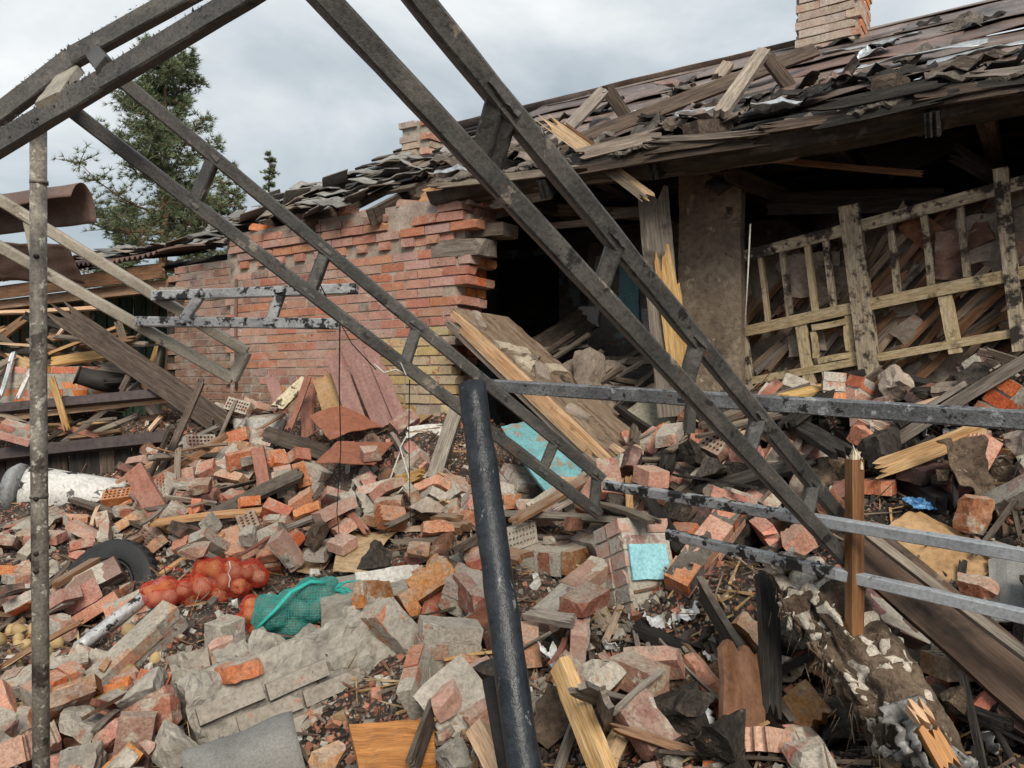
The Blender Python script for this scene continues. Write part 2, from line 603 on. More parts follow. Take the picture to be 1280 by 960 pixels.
M['plaster_grey'] = earthy('burnt_plaster', [(0.19, 0.15, 0.12), (0.29, 0.235, 0.19), (0.37, 0.31, 0.255)], 4, rnd=0.2, bump=0.7, bscale=40, bdist=0.01,
                           spots=[((0.06, 0.05, 0.042), 0.60, 0.14, 3), ((0.36, 0.19, 0.135), 0.62, 0.06, 8)])
M['plaster_white'] = earthy('white_plaster', [(0.55, 0.53, 0.49), (0.70, 0.68, 0.63)], 8, rnd=0.1, bump=0.5, bscale=50, spots=[((0.24, 0.20, 0.16), 0.58, 0.10, 9)])
M['paint_blue'] = earthy('light_blue_paint', [(0.22, 0.47, 0.53), (0.33, 0.62, 0.68)], 6, rnd=0.05, bump=0.35, bscale=60, spots=[((0.40, 0.37, 0.32), 0.66, 0.04, 16)])
M['paint_teal'] = earthy('worn_teal_paint', [(0.10, 0.27, 0.29), (0.19, 0.40, 0.42)], 6, rnd=0.1, bump=0.5, bscale=60,
                         spots=[((0.24, 0.20, 0.15), 0.54, 0.08, 8), (SOOT, 0.66, 0.1, 6)])
W1 = (1.2, 14, 14)
M['wood_char'] = earthy('charred_wood', [(0.012, 0.011, 0.010), (0.032, 0.027, 0.023), (0.075, 0.062, 0.052)], 3.0, W1, rnd=0.35, bump=0.9, bscale=9, bdist=0.012, grain=0.5, rough=0.75, spec=0.35)
M['wood_dark'] = earthy('dark_burnt_wood', [(0.045, 0.033, 0.026), (0.095, 0.070, 0.054), (0.16, 0.12, 0.092)], 3.0, W1, top=0.3, rnd=0.35, bump=0.7, bscale=9, bdist=0.008, grain=0.45,
                        spots=[(SOOT, 0.60, 0.16, 4)])
M['wood_grey'] = earthy('weathered_wood', [(0.16, 0.125, 0.098), (0.26, 0.21, 0.165), (0.36, 0.295, 0.235)], 3.0, W1, top=0.35, rnd=0.35, bump=0.6, bscale=9, bdist=0.006, grain=0.4, hue=0.01,
                        spots=[((0.05, 0.04, 0.033), 0.60, 0.14, 4)])
M['wood_fresh'] = earthy('split_pine', [(0.40, 0.225, 0.10), (0.58, 0.36, 0.18), (0.68, 0.48, 0.29)], 2.6, W1, rnd=0.22, bump=0.55, bscale=9, bdist=0.006, grain=0.32, hue=0.012,
                         spots=[((0.16, 0.095, 0.05), 0.63, 0.12, 5)])
M['wood_brown'] = earthy('brown_board', [(0.13, 0.068, 0.038), (0.22, 0.115, 0.062), (0.30, 0.17, 0.095)], 2.6, W1, top=0.35, rnd=0.3, bump=0.5, bscale=9, bdist=0.005, grain=0.35,
                         spots=[((0.045, 0.033, 0.027), 0.60, 0.14, 4)])
M['wood_orange'] = earthy('varnished_orange_wood', [(0.36, 0.14, 0.035), (0.50, 0.21, 0.055), (0.56, 0.27, 0.09)], 1.6, W1, rnd=0.05, bump=0.15, bscale=9, grain=0.3, rough=0.38, spec=0.5)
M['paint_brown'] = earthy('red_brown_painted_board', [(0.22, 0.085, 0.055), (0.29, 0.125, 0.085), (0.33, 0.18, 0.14)], 4, (1, 5, 5), rnd=0.16, bump=0.3, bscale=40, rough=0.5,
                          spots=[((0.42, 0.36, 0.30), 0.66, 0.04, 18), ((0.055, 0.042, 0.036), 0.66, 0.1, 5)])
M['paint_pink'] = earthy('faded_maroon_board', [(0.24, 0.125, 0.105), (0.32, 0.185, 0.16)], 4, (1, 5, 5), rnd=0.16, bump=0.3, bscale=40, rough=0.55,
                         spots=[((0.48, 0.42, 0.36), 0.66, 0.05, 16), ((0.07, 0.055, 0.047), 0.68, 0.06, 7)])
M['sheet_red'] = earthy('red_brown_sheet', [(0.25, 0.095, 0.055), (0.31, 0.125, 0.075)], 3, rnd=0.08, bump=0.12, bscale=30, rough=0.42, spec=0.4, spots=[((0.12, 0.06, 0.04), 0.66, 0.1, 6)])
M['yellow_wood'] = earthy('yellowed_painted_frame', [(0.45, 0.325, 0.175), (0.62, 0.485, 0.29), (0.70, 0.58, 0.39)], 3, (1.5, 9, 9), rnd=0.15, bump=0.5, bscale=12, bdist=0.006, grain=0.2,
                          spots=[((0.10, 0.075, 0.055), 0.60, 0.10, 6), ((0.30, 0.22, 0.15), 0.58, 0.08, 11)])
M['yellow_wood_burnt'] = earthy('scorched_painted_frame', [(0.30, 0.235, 0.16), (0.50, 0.41, 0.295), (0.62, 0.53, 0.40)], 3, (1.5, 9, 9), rnd=0.2, bump=0.6, bscale=12, bdist=0.006, grain=0.25,
                                spots=[((0.055, 0.044, 0.037), 0.50, 0.08, 7), ((0.13, 0.10, 0.08), 0.56, 0.06, 15)])
M['steel'] = earthy('burnt_steel', [(0.045, 0.044, 0.043), (0.078, 0.073, 0.067), (0.135, 0.122, 0.108)], 7, (1, 2, 2), rnd=0.1, bump=0.6, bscale=120, bdist=0.003, rough=0.55, spec=0.5, detail=7, speck=.45,
                    spots=[((0.25, 0.215, 0.17), 0.62, 0.04, 8), ((0.13, 0.07, 0.043), 0.62, 0.07, 9), ((0.025, 0.023, 0.022), 0.60, 0.05, 16)])
M['steel_pale'] = earthy('scorched_pale_steel', [(0.22, 0.19, 0.15), (0.34, 0.30, 0.24), (0.43, 0.385, 0.32)], 7, (1, 2, 2), rnd=0.05, bump=0.4, bscale=110, bdist=0.003, rough=0.6, spec=0.4, detail=9,
                         spots=[((0.10, 0.08, 0.065), 0.62, 0.05, 12), ((0.17, 0.09, 0.05), 0.68, 0.06, 9)])
M['steel_flaky'] = earthy('blistered_grey_steel', [(0.20, 0.205, 0.21), (0.36, 0.365, 0.37), (0.46, 0.47, 0.47)], 8, (1, 2, 2), rnd=0.05, bump=0.7, bscale=90, bdist=0.004, rough=0.5, spec=0.45, detail=9,
                          spots=[((0.022, 0.021, 0.022), 0.51, 0.04, 17), ((0.09, 0.06, 0.045), 0.66, 0.05, 24)])
M['steel_blue'] = earthy('blue_grey_steel', [(0.085, 0.088, 0.093), (0.14, 0.145, 0.152), (0.24, 0.25, 0.26)], 6, (1, 2, 2), rnd=0.05, bump=0.6, bscale=130, bdist=0.004, rough=0.48, spec=0.5, detail=7, speck=.5,
                         spots=[((0.022, 0.021, 0.022), 0.58, 0.03, 24), ((0.36, 0.375, 0.38), 0.60, 0.04, 18), ((0.12, 0.08, 0.06), .68, .04, 13)])
M['pole'] = earthy('mottled_steel_pole', [(0.09, 0.08, 0.068), (0.17, 0.15, 0.125), (0.29, 0.265, 0.225)], 9, rnd=0, bump=0.5, bscale=110, bdist=0.003, rough=0.6, spec=0.4, detail=7, speck=.5,
                   spots=[((0.42, 0.39, 0.33), 0.57, 0.04, 34), ((0.045, 0.036, 0.03), 0.56, 0.05, 6), ((0.16, 0.08, 0.045), 0.66, 0.05, 11)])
M['rubber'] = earthy('black_coating', [(0.012, 0.015, 0.020), (0.022, 0.027, 0.034), (0.036, 0.043, 0.052)], 5, (1, 1, 1), rnd=0, bump=0.7, bscale=26, bdist=0.008, rough=0.46, spec=0.45, speck=.35,
                     spots=[((0.13, 0.12, 0.105), 0.66, 0.08, 13), ((0.06, 0.065, 0.07), 0.56, 0.2, 4), ((0.20, 0.19, 0.17), 0.64, 0.03, 30, (1, 1, .12))])
M['tyre'] = earthy('tyre_rubber', [(0.018, 0.018, 0.019), (0.032, 0.032, 0.033)], 8, rnd=0, bump=0.3, bscale=60, rough=0.6, spec=0.4, spots=[((0.16, 0.135, 0.11), 0.58, 0.16, 6)])
M['roof_rust'] = earthy('rusted_roof_sheet', [(0.13, 0.088, 0.072), (0.19, 0.132, 0.108), (0.26, 0.195, 0.165)], 2.2, (1, 3, 3), rnd=0.3, bump=0.5, bscale=30, bdist=.008, rough=0.5, spec=0.4, hue=0.012,
                        spots=[((0.045, 0.037, 0.033), 0.55, 0.16, 2.4), ((0.36, 0.33, 0.30), 0.62, 0.08, 7), ((.05, .042, .037), .58, .12, 1.1, 'world')])
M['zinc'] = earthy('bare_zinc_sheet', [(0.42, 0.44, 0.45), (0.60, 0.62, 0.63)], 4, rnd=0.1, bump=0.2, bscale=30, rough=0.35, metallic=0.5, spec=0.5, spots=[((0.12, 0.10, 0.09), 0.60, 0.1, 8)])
M['slate'] = earthy('grey_roof_slate', [(0.15, 0.14, 0.13), (0.24, 0.23, 0.215), (0.33, 0.32, 0.30)], 6, rnd=0.35, bump=0.5, bscale=40, spots=[((0.06, 0.055, 0.05), 0.60, 0.1, 6), ((0.20, 0.13, 0.09), 0.66, 0.06, 9)])
M['rust_sheet'] = earthy('brown_rusty_sheet_metal', [(0.095, 0.062, 0.050), (0.145, 0.094, 0.075), (0.20, 0.13, 0.10)], 2.4, rnd=0.1, bump=0.25, bscale=40, rough=0.6, spec=0.35, spots=[((0.22, 0.10, 0.05), 0.62, 0.12, 5)])
M['ash'] = earthy('ash_and_clay', [(0.065, 0.055, 0.047), (0.14, 0.12, 0.10), (0.23, 0.20, 0.172)], 7, rnd=0.1, bump=0.9, bscale=40, bdist=0.02, spots=[((0.31, 0.275, 0.235), 0.60, 0.1, 18), (SOOT, 0.62, 0.14, 5)])
M['green_board'] = earthy('green_painted_board', [(0.035, 0.070, 0.052), (0.06, 0.11, 0.075), (0.17, 0.165, 0.065)], 3, (1, 8, 8), rnd=0.35, bump=0.4, bscale=20, spots=[((0.20, 0.15, 0.07), 0.60, 0.12, 5), (SOOT, 0.62, 0.2, 3)])
M['inner_plaster'] = earthy('sooty_room_plaster', [(0.15, 0.13, 0.115), (0.24, 0.215, 0.19), (0.33, 0.31, 0.28)], 2.2, rnd=0, bump=0.5, bscale=30, world=True, spots=[((.04, .035, .032), 0.55, 0.2, 1.6), ((0.36, 0.46, 0.49), 0.58, 0.04, 2.2)])
M['partition'] = earthy('brown_partition_plaster', [(0.15, 0.115, 0.085), (0.23, 0.18, 0.132), (0.31, 0.245, 0.185)], 3.5, rnd=0, bump=0.7, bscale=24, bdist=.015, world=True, speck=.35, spots=[((.05, .042, .035), 0.52, 0.25, 1.8), ((0.42, 0.34, 0.25), 0.62, 0.05, 6), ((.07, .055, .045), .62, .06, 9)])
M['onion'] = earthy('onion_skin', [(0.50, 0.25, 0.08), (0.62, 0.37, 0.14), (0.70, 0.49, 0.25)], 16, (1, 1, 0.25), rnd=0.25, bump=0.15, bscale=50, rough=0.42, spec=0.45, hue=0.012)
M['potato'] = earthy('muddy_potato', [(0.36, 0.245, 0.105), (0.47, 0.34, 0.17), (0.52, 0.40, 0.22)], 22, rnd=0.25, bump=0.3, bscale=70, rough=0.7, spots=[((0.14, 0.105, 0.075), 0.60, 0.1, 16)])
M['paper'] = earthy('torn_white_paper', [(0.60, 0.60, 0.60), (0.76, 0.76, 0.75)], 9, rnd=0.12, bump=0.2, bscale=40, rough=0.8, spots=[((0.22, 0.19, 0.16), 0.62, 0.1, 14)])
M['foam'] = earthy('dirty_white_batting', [(0.27, 0.225, 0.175), (0.46, 0.41, 0.34), (0.62, 0.575, 0.50)], 16, (1, 3, 1), rnd=0.15, bump=0.45, bscale=160, bdist=0.006, rough=0.97, speck=.4, spots=[((0.12, 0.09, 0.068), 0.55, 0.1, 15)])
M['felt'] = earthy('burnt_brown_felt', [(0.055, 0.038, 0.027), (0.12, 0.084, 0.058), (0.21, 0.155, 0.11)], 6, (1, 1, 1), rnd=0.1, bump=1.0, bscale=45, bdist=0.015, rough=0.95, speck=.45,
                   spots=[((0.03, 0.024, 0.02), 0.56, 0.12, 5), ((0.46, 0.41, 0.34), 0.63, 0.04, 12)])
M['tar'] = earthy('grey_roofing_felt', [(0.16, 0.155, 0.145), (0.215, 0.21, 0.195), (0.25, 0.24, 0.225)], 5, rnd=0, bump=0.35, bscale=150, bdist=0.002, rough=0.75)
M['cloth_dark'] = earthy('sooty_cloth', [(0.022, 0.019, 0.017), (0.05, 0.042, 0.037), (0.085, 0.07, 0.06)], 5, rnd=0.2, bump=0.6, bscale=40, bdist=0.01, rough=0.95)
M['lino'] = earthy('herringbone_linoleum', [(0.36, 0.235, 0.125), (0.47, 0.33, 0.19), (0.53, 0.40, 0.25)], 14, (1, 6, 1), rnd=0, bump=0.2, bscale=40, rough=0.6, spots=[((0.20, 0.15, 0.10), 0.62, 0.1, 8)])
M['enamel'] = earthy('chipped_white_enamel', [(0.50, 0.49, 0.46), (0.62, 0.61, 0.58)], 5, rnd=0, bump=0.2, bscale=40, rough=0.5, spec=0.4, spots=[((0.035, 0.03, 0.028), 0.57, 0.025, 6), ((0.25, 0.20, 0.15), 0.60, 0.14, 4)])
M['foil'] = earthy('scorched_foil_pipe', [(0.42, 0.42, 0.42), (0.62, 0.62, 0.62)], 8, rnd=0, bump=0.7, bscale=40, bdist=0.008, rough=0.42, metallic=0.35, spots=[((0.022, 0.02, 0.02), 0.51, 0.04, 9)])
M['wire'] = earthy('dark_wire', [(0.03, 0.028, 0.026), (0.06, 0.055, 0.05)], 9, rnd=0.2, bump=0)
M['wire_pale'] = earthy('pale_cable', [(0.42, 0.39, 0.34), (0.55, 0.52, 0.46)], 9, rnd=0.1, bump=0)
M['cardboard'] = earthy('tan_hardboard', [(0.28, 0.165, 0.075), (0.38, 0.235, 0.115), (0.44, 0.29, 0.16)], 3, rnd=0.15, bump=0.25, bscale=40, rough=0.7, spots=[((0.09, 0.06, 0.04), 0.60, 0.12, 5)])
M['bluefoil'] = earthy('blue_foil_wrapper', [(0.02, 0.08, 0.25), (0.10, 0.26, 0.50), (0.30, 0.50, 0.62)], 30, rnd=0, bump=0.8, bscale=40, bdist=0.01, rough=0.25, metallic=0.3)
M['green_foil'] = earthy('green_white_wrapper', [(0.65, 0.68, 0.64), (0.22, 0.55, 0.20), (0.7, 0.72, 0.7)], 24, rnd=0, bump=0.5, bscale=40, rough=0.4)
M['glass_board'] = earthy('dusty_grey_metal', [(0.22, 0.23, 0.235), (0.34, 0.35, 0.35)], 5, rnd=0.1, bump=0.3, bscale=40, rough=0.5, spots=[((0.08, 0.07, 0.06), 0.58, 0.1, 8)])
M['iron_dark'] = earthy('black_iron', [(0.018, 0.016, 0.015), (0.04, 0.034, 0.03)], 6, rnd=0.1, bump=0.5, bscale=60, rough=0.6, spots=[((0.12, 0.06, 0.035), 0.62, 0.1, 7)])


def net_mat(name, c, weave=150.0, cover=0.5):
    N = NT(name)
    tc = N.n('TexCoord')
    fac = None
    for ax in (0, 1):
        rot = N.n('VectorMath', operation='DOT_PRODUCT', _0=tc.outputs['Object'], _1=((0.7, 0.5, 0.6), (-0.6, 0.65, 0.45))[ax]).outputs['Value']
        sn = N.n('Math', operation='SINE', _0=N.n('Math', operation='MULTIPLY', _0=rot, _1=weave * 4).outputs[0]).outputs[0]
        fac = sn if fac is None else N.n('Math', operation='MAXIMUM', _0=fac, _1=sn).outputs[0]
    wv = N.n('MapRange', _0=fac, _1=0.1, _2=0.8, _3=cover - 0.22, _4=cover + 0.25).outputs[0]
    nse = N.n('TexNoise', Vector=tc.outputs['Object'], Scale=22.0, Detail=3.0)
    col = N.ramp(nse.outputs[0], [(0.3, tuple(x * 0.6 for x in c)), (0.7, c)])
    N.link(col, N.b.inputs['Base Color'])
    N.b.inputs['Roughness'].default_value = 0.55
    tr = N.n('BsdfTransparent')
    mx = N.n('MixShader', _0=wv, _1=tr.outputs[0], _2=N.b.outputs[0])
    N.link(mx.outputs[0], N.o.inputs['Surface'])
    return N.m


M['net_red'] = net_mat('red_net', (0.72, 0.085, 0.04), cover=0.26)
M['net_teal'] = net_mat('teal_net', (0.10, 0.34, 0.31), cover=0.32)
M['net_teal_band'] = earthy('teal_net_seam', [(0.03, 0.36, 0.31), (0.06, 0.50, 0.43)], 20, rnd=0, bump=0.5, bscale=120)
M['net_red_band'] = earthy('red_net_folds', [(0.45, 0.03, 0.02), (0.66, 0.06, 0.035)], 20, rnd=0, bump=0.5, bscale=120)


def ground_mat():
    N = NT('rubble_soil')
    pos = N.n('NewGeometry').outputs['Position']
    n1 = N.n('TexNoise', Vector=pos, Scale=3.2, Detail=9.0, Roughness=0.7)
    col = N.ramp(n1.outputs[0], [(0.32, (0.022, 0.018, 0.015)), (0.50, (0.055, 0.044, 0.036)), (0.62, (0.13, 0.105, 0.085)), (0.74, (0.26, 0.22, 0.18))])  # soil toned darker still, so gaps between rubble pieces read as shade
    # charred soil towards the house's right half, dusty grit elsewhere: a stain with a shape of its own
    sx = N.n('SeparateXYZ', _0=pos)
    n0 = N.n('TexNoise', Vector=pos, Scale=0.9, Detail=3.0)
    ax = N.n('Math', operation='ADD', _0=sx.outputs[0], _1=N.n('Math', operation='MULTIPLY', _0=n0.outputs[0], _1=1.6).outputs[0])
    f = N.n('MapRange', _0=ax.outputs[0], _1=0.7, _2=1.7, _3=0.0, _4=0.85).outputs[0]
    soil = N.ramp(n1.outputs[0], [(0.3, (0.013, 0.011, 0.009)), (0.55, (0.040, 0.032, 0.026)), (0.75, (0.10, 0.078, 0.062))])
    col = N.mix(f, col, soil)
    v = N.n('TexVoronoi', Vector=pos, Scale=85.0)
    wn_ = N.n('TexWhiteNoise', Vector=v.outputs['Position'])
    f2 = N.n('MapRange', _0=wn_.outputs[0], _1=0.72, _2=0.76, _3=0.0, _4=0.8).outputs[0]
    c2 = N.ramp(N.n('SeparateColor', _0=wn_.outputs[1]).outputs[1], [(0.3, (0.36, 0.13, 0.08)), (0.6, (0.42, 0.38, 0.32)), (0.85, (0.09, 0.07, 0.06))])
    col = N.mix(f2, col, c2)
    N.link(col, N.b.inputs['Base Color'])
    N.b.inputs['Roughness'].default_value = 0.9
    N.b.inputs['Specular IOR Level'].default_value = 0.2
    n3 = N.n('TexNoise', Vector=pos, Scale=55.0, Detail=6.0, Roughness=0.75)
    hh = N.n('Math', operation='SUBTRACT', _0=n3.outputs[0], _1=N.n('Math', operation='MULTIPLY', _0=v.outputs['Distance'], _1=0.6).outputs[0])
    b = N.n('Bump', Strength=0.9, Distance=0.02, Height=hh.outputs[0])
    N.link(b.outputs[0], N.b.inputs['Normal'])
    return N.m


def island_mat(name, stops, rough=0.85):
    """each loose piece of the mesh takes its own colour"""
    N = NT(name)
    geo = N.n('NewGeometry')
    ri = geo.outputs['Random Per Island']
    col = N.ramp(ri, stops)
    N.t.nodes[-1].color_ramp.interpolation = 'CONSTANT'
    nse = N.n('TexNoise', Vector=geo.outputs['Position'], Scale=30.0, Detail=5.0)
    k = N.ramp(nse.outputs[0], [(0.3, g(0.55)), (0.7, g(1.2))])
    col = N.mix(1.0, col, k, 'MULTIPLY')
    N.link(col, N.b.inputs['Base Color'])
    N.b.inputs['Roughness'].default_value = rough
    b = N.n('Bump', Strength=0.5, Distance=0.004, Height=N.n('TexNoise', Vector=geo.outputs['Position'], Scale=120.0, Detail=4.0).outputs[0])
    N.link(b.outputs[0], N.b.inputs['Normal'])
    return N.m


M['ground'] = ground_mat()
M['crumbs'] = island_mat('mixed_rubble_crumbs', [(0.0, (0.36, 0.14, 0.085)), (0.16, (0.45, 0.21, 0.14)), (0.30, (0.40, 0.36, 0.30)), (0.46, (0.27, 0.24, 0.20)), (0.58, (0.16, 0.13, 0.105)),
                                                (0.70, (0.52, 0.47, 0.40)), (0.78, (0.09, 0.07, 0.056)), (0.90, (0.30, 0.20, 0.11)), (0.96, (0.62, 0.60, 0.55))])
M['crumbs_dark'] = island_mat('charred_rubble_crumbs', [(0.0, (0.03, 0.025, 0.021)), (0.30, (0.07, 0.055, 0.045)), (0.50, (0.12, 0.095, 0.075)), (0.64, (0.27, 0.12, 0.08)), (0.74, (0.02, 0.018, 0.016)),
                                                       (0.84, (0.24, 0.20, 0.165)), (0.92, (0.05, 0.04, 0.033)), (0.975, (0.55, 0.53, 0.49))])
M['splinters'] = island_mat('wood_splinters', [(0.0, (0.40, 0.26, 0.12)), (0.18, (0.14, 0.10, 0.075)), (0.40, (0.26, 0.20, 0.15)), (0.60, (0.07, 0.052, 0.042)), (0.80, (0.20, 0.11, 0.065)), (0.92, (0.48, 0.36, 0.20))])

M['steel_clean'] = earthy('pale_grey_steel', [(0.30, 0.32, 0.34), (0.40, 0.42, 0.44), (0.47, 0.49, 0.50)], 5, (1, 2, 2), rnd=0, bump=0.25, bscale=90, bdist=0.002, rough=0.42, spec=0.5, spots=[((0.05, 0.045, 0.04), 0.68, 0.03, 20)])
M['cement_brick'] = earthy('cement_smeared_brick', [(0.29, 0.255, 0.215), (0.38, 0.34, 0.29)], 7, rnd=0.12, bump=0.6, bscale=50, bdist=.008, spots=[((0.42, 0.22, 0.15), 0.60, 0.06, 9), ((0.16, 0.135, 0.115), 0.62, 0.1, 6)])
M['ochre_brick'] = earthy('ochre_stained_brick', [(0.36, 0.25, 0.11), (0.44, 0.32, 0.16)], 9, rnd=0.05, bump=0.5, bscale=70, spots=[((0.2, 0.17, 0.14), 0.6, 0.1, 7)])
M['brick_brown'] = earthy('brown_stained_brick', [(0.22, 0.115, 0.08), (0.30, 0.165, 0.12), (0.36, 0.22, 0.165)], 8, rnd=0.15, hue=.01, bump=0.4, bscale=80, spots=[((0.10, 0.075, 0.06), 0.58, 0.12, 5), (DUST, 0.64, .1, 8)])
M['brick_pink'] = earthy('dusty_pink_brick', [(0.42, 0.24, 0.18), (0.50, 0.31, 0.245), (0.52, 0.38, 0.32)], 10, rnd=0.12, bump=0.5, bscale=70, bdist=.006, spots=[(MORT, 0.55, 0.1, 8), ((0.24, .2, .17), .64, .08, 12)])
M['paint_rail'] = earthy('dark_maroon_rail', [(0.050, 0.038, 0.038), (0.085, 0.064, 0.062)], 3, (1, 6, 6), rnd=0.1, bump=0.3, bscale=20, rough=.6, spots=[((0.03, .025, .022), .58, .1, 5)])
M['cream_flaky'] = earthy('flaking_cream_paint', [(0.50, 0.43, 0.28), (0.58, 0.52, 0.38)], 6, rnd=0, bump=0.5, bscale=40, spots=[((0.09, 0.06, 0.045), 0.54, 0.03, 14)])
M['wood_brown2'] = earthy('wet_brown_stake', [(0.13, 0.055, 0.022), (0.23, 0.105, 0.042), (0.30, 0.15, 0.065)], 3, W1, rnd=0, bump=0.4, bscale=9, grain=0.35, rough=.5, spec=.4)
M['splinter_white'] = earthy('pale_torn_wood', [(0.48, 0.38, 0.25), (0.70, 0.63, 0.50)], 14, rnd=.1, bump=0.8, bscale=60, spots=[((0.24, .14, .07), .6, .1, 14)])
M['panel_brown'] = earthy('dull_brown_panel', [(0.12, 0.058, 0.032), (0.17, 0.085, 0.050), (0.20, 0.115, 0.075)], 3, (1, 5, 5), rnd=.1, bump=0.25, bscale=40, rough=.55, spots=[((0.06, .045, .037), .56, .2, 4), ((.36, .15, .05), .70, .05, 5)])
M['slab_top'] = earthy('torn_ceiling_board', [(0.15, 0.10, 0.068), (0.25, 0.18, 0.125), (0.34, 0.26, 0.19)], 3, (1.2, 6, 6), rnd=0, bump=0.8, bscale=14, bdist=.012, grain=.25, spots=[((0.045, .036, .03), .56, .12, 5), ((.46, .36, .26), .64, .08, 7)])
M['wood_peach'] = earthy('peeling_peach_wood', [(0.36, 0.20, 0.105), (0.50, 0.31, 0.17), (0.62, 0.46, 0.31)], 3, W1, rnd=.2, bump=0.6, bscale=9, grain=.3, spots=[((0.10, .065, .045), .62, .1, 5)])
M['plaster_cream'] = earthy('cream_plaster', [(0.38, 0.32, 0.24), (0.50, 0.43, 0.33)], 6, rnd=.1, bump=0.6, bscale=40, bdist=.01, spots=[((0.13, .1, .075), .58, .12, 7)])
M['plaster_cream2'] = earthy('greenish_plaster', [(0.19, 0.18, 0.13), (0.28, 0.26, 0.19), (0.33, 0.31, 0.24)], 5, rnd=.1, bump=0.6, bscale=40, bdist=.01, spots=[((0.08, .07, .055), .56, .14, 4)])
M['wood_orange2'] = earthy('orange_stained_slat', [(0.40, 0.17, 0.05), (0.54, 0.27, 0.09)], 3, W1, rnd=0, bump=0.4, bscale=9, grain=.3, rough=.5)
M['grey_plastic'] = earthy('sooty_translucent_plastic', [(0.13, 0.125, 0.12), (0.27, 0.26, 0.25)], 8, rnd=0, bump=0.6, bscale=30, bdist=.01, rough=.35, spec=.5, spots=[((0.04, .035, .03), .55, .1, 8)])
M['rag_grey'] = earthy('grey_wool_rag', [(0.13, 0.12, 0.10), (0.25, 0.235, 0.20)], 12, rnd=0, bump=0.8, bscale=60, bdist=.01, rough=.95)
M['paper_dusty'] = earthy('dusty_plastic_film', [(0.34, 0.29, 0.25), (0.50, 0.45, 0.40)], 10, rnd=0, bump=0.3, bscale=40, rough=.5, spots=[((0.12, .09, .075), .58, .1, 8)])
M['wood_post'] = earthy('weathered_log', [(0.17, 0.135, 0.105), (0.27, 0.22, 0.175), (0.40, 0.34, 0.275)], 3.0, (14, 14, 1.0), rnd=0, bump=0.8, bscale=9, bdist=.012, grain=.0, spots=[((.06, .048, .038), .56, .12, 5, (1.5, 1.5, .3))])
M['wood_post_fresh'] = earthy('split_log_face', [(0.40, 0.21, 0.07), (0.58, 0.36, 0.14), (0.68, 0.50, 0.26)], 3.0, (16, 16, 1.0), rnd=0, bump=0.8, bscale=9, bdist=.012, spots=[((.15, .09, .045), .58, .1, 5, (3, 3, .5))])
M['wood_mud'] = earthy('muddy_brown_board', [(0.075, 0.047, 0.032), (0.12, 0.078, 0.055), (0.17, 0.12, 0.09)], 2.6, (1, 7, 7), rnd=0, bump=0.4, bscale=9, bdist=.004, grain=.25, spots=[((.045, .035, .028), .56, .14, 4), ((.24, .19, .15), .62, .1, 7)])
M['potato_grimy'] = earthy('grimy_potato', [(0.12, 0.115, 0.095), (0.20, 0.185, 0.15), (0.27, 0.245, 0.20)], 18, rnd=0.2, bump=0.4, bscale=70, rough=0.8)
M['lath_red'] = earthy('reddish_lath', [(0.18, 0.095, 0.062), (0.28, 0.155, 0.105), (0.36, 0.225, 0.16)], 3, W1, rnd=.3, bump=.5, bscale=9, grain=.3)
M['chimney_brick'] = earthy('pale_chimney_brick', [(0.38, 0.25, 0.19), (0.48, 0.35, 0.27), (0.52, 0.43, 0.34)], 9, rnd=.15, hue=.01, bump=.6, bscale=70, bdist=.008, spots=[((.50, .46, .39), .54, .1, 7), ((.14, .11, .09), .62, .1, 9)])
M['lath_pale'] = earthy('dusty_lath', [(0.24, 0.175, 0.125), (0.36, 0.265, 0.19), (0.45, 0.35, 0.26)], 3, W1, rnd=.35, bump=.5, bscale=9, grain=.3, spots=[((.08, .06, .048), .60, .12, 5)])
M['soil_dark'] = earthy('ashy_soil', [(0.022, 0.018, 0.015), (0.055, 0.045, 0.037), (0.11, 0.09, 0.072)], 9, rnd=.3, bump=1.0, bscale=50, bdist=.02, speck=.5, spots=[((.26, .15, .10), .68, .04, 14), ((.20, .17, .14), .66, .06, 18)])
M['wood_char2'] = earthy('smoked_beam', [(0.030, 0.025, 0.022), (0.062, 0.052, 0.044), (0.12, 0.10, 0.085)], 3.0, (1, 6, 6), rnd=0, bump=0.8, bscale=12, bdist=.012, spots=[((.19, .165, .14), .60, .12, 3.5)])

# ================================================================== THE SETTING
def axis(lo, hi, step, far):
    a = list(np.arange(lo, hi + 1e-6, step))
    s, p, q = step, a[0], a[-1]
    left, right = [], []
    while p > -far:
        s *= 1.28
        p -= s
        left.append(p)
    s = step
    while q < far:
        s *= 1.28
        q += s
        right.append(q)
    return np.array(left[::-1] + a + right)


gx, gy = axis(-4.9, 4.4, 0.036, 600), axis(1.7, 8.6, 0.036, 600)
GX, GY = np.meshgrid(gx, gy, indexing='ij')
GZ = hbase(GX, GY)
for i in range(len(gx)):
    for j in range(len(gy)):
        if abs(gx[i]) < 60 and abs(gy[j]) < 60:
            GZ[i, j] += hn(gx[i], gy[j])
_GL = (gx, gy, GZ)


def H(x, y):
    """height of the finished ground mesh"""
    i = min(max(int(np.searchsorted(gx, x)) - 1, 0), len(gx) - 2)
    j = min(max(int(np.searchsorted(gy, y)) - 1, 0), len(gy) - 2)
    a = (x - gx[i]) / (gx[i + 1] - gx[i])
    b = (y - gy[j]) / (gy[j + 1] - gy[j])
    return float((GZ[i, j] * (1 - a) + GZ[i + 1, j] * a) * (1 - b) + (GZ[i, j + 1] * (1 - a) + GZ[i + 1, j + 1] * a) * b)


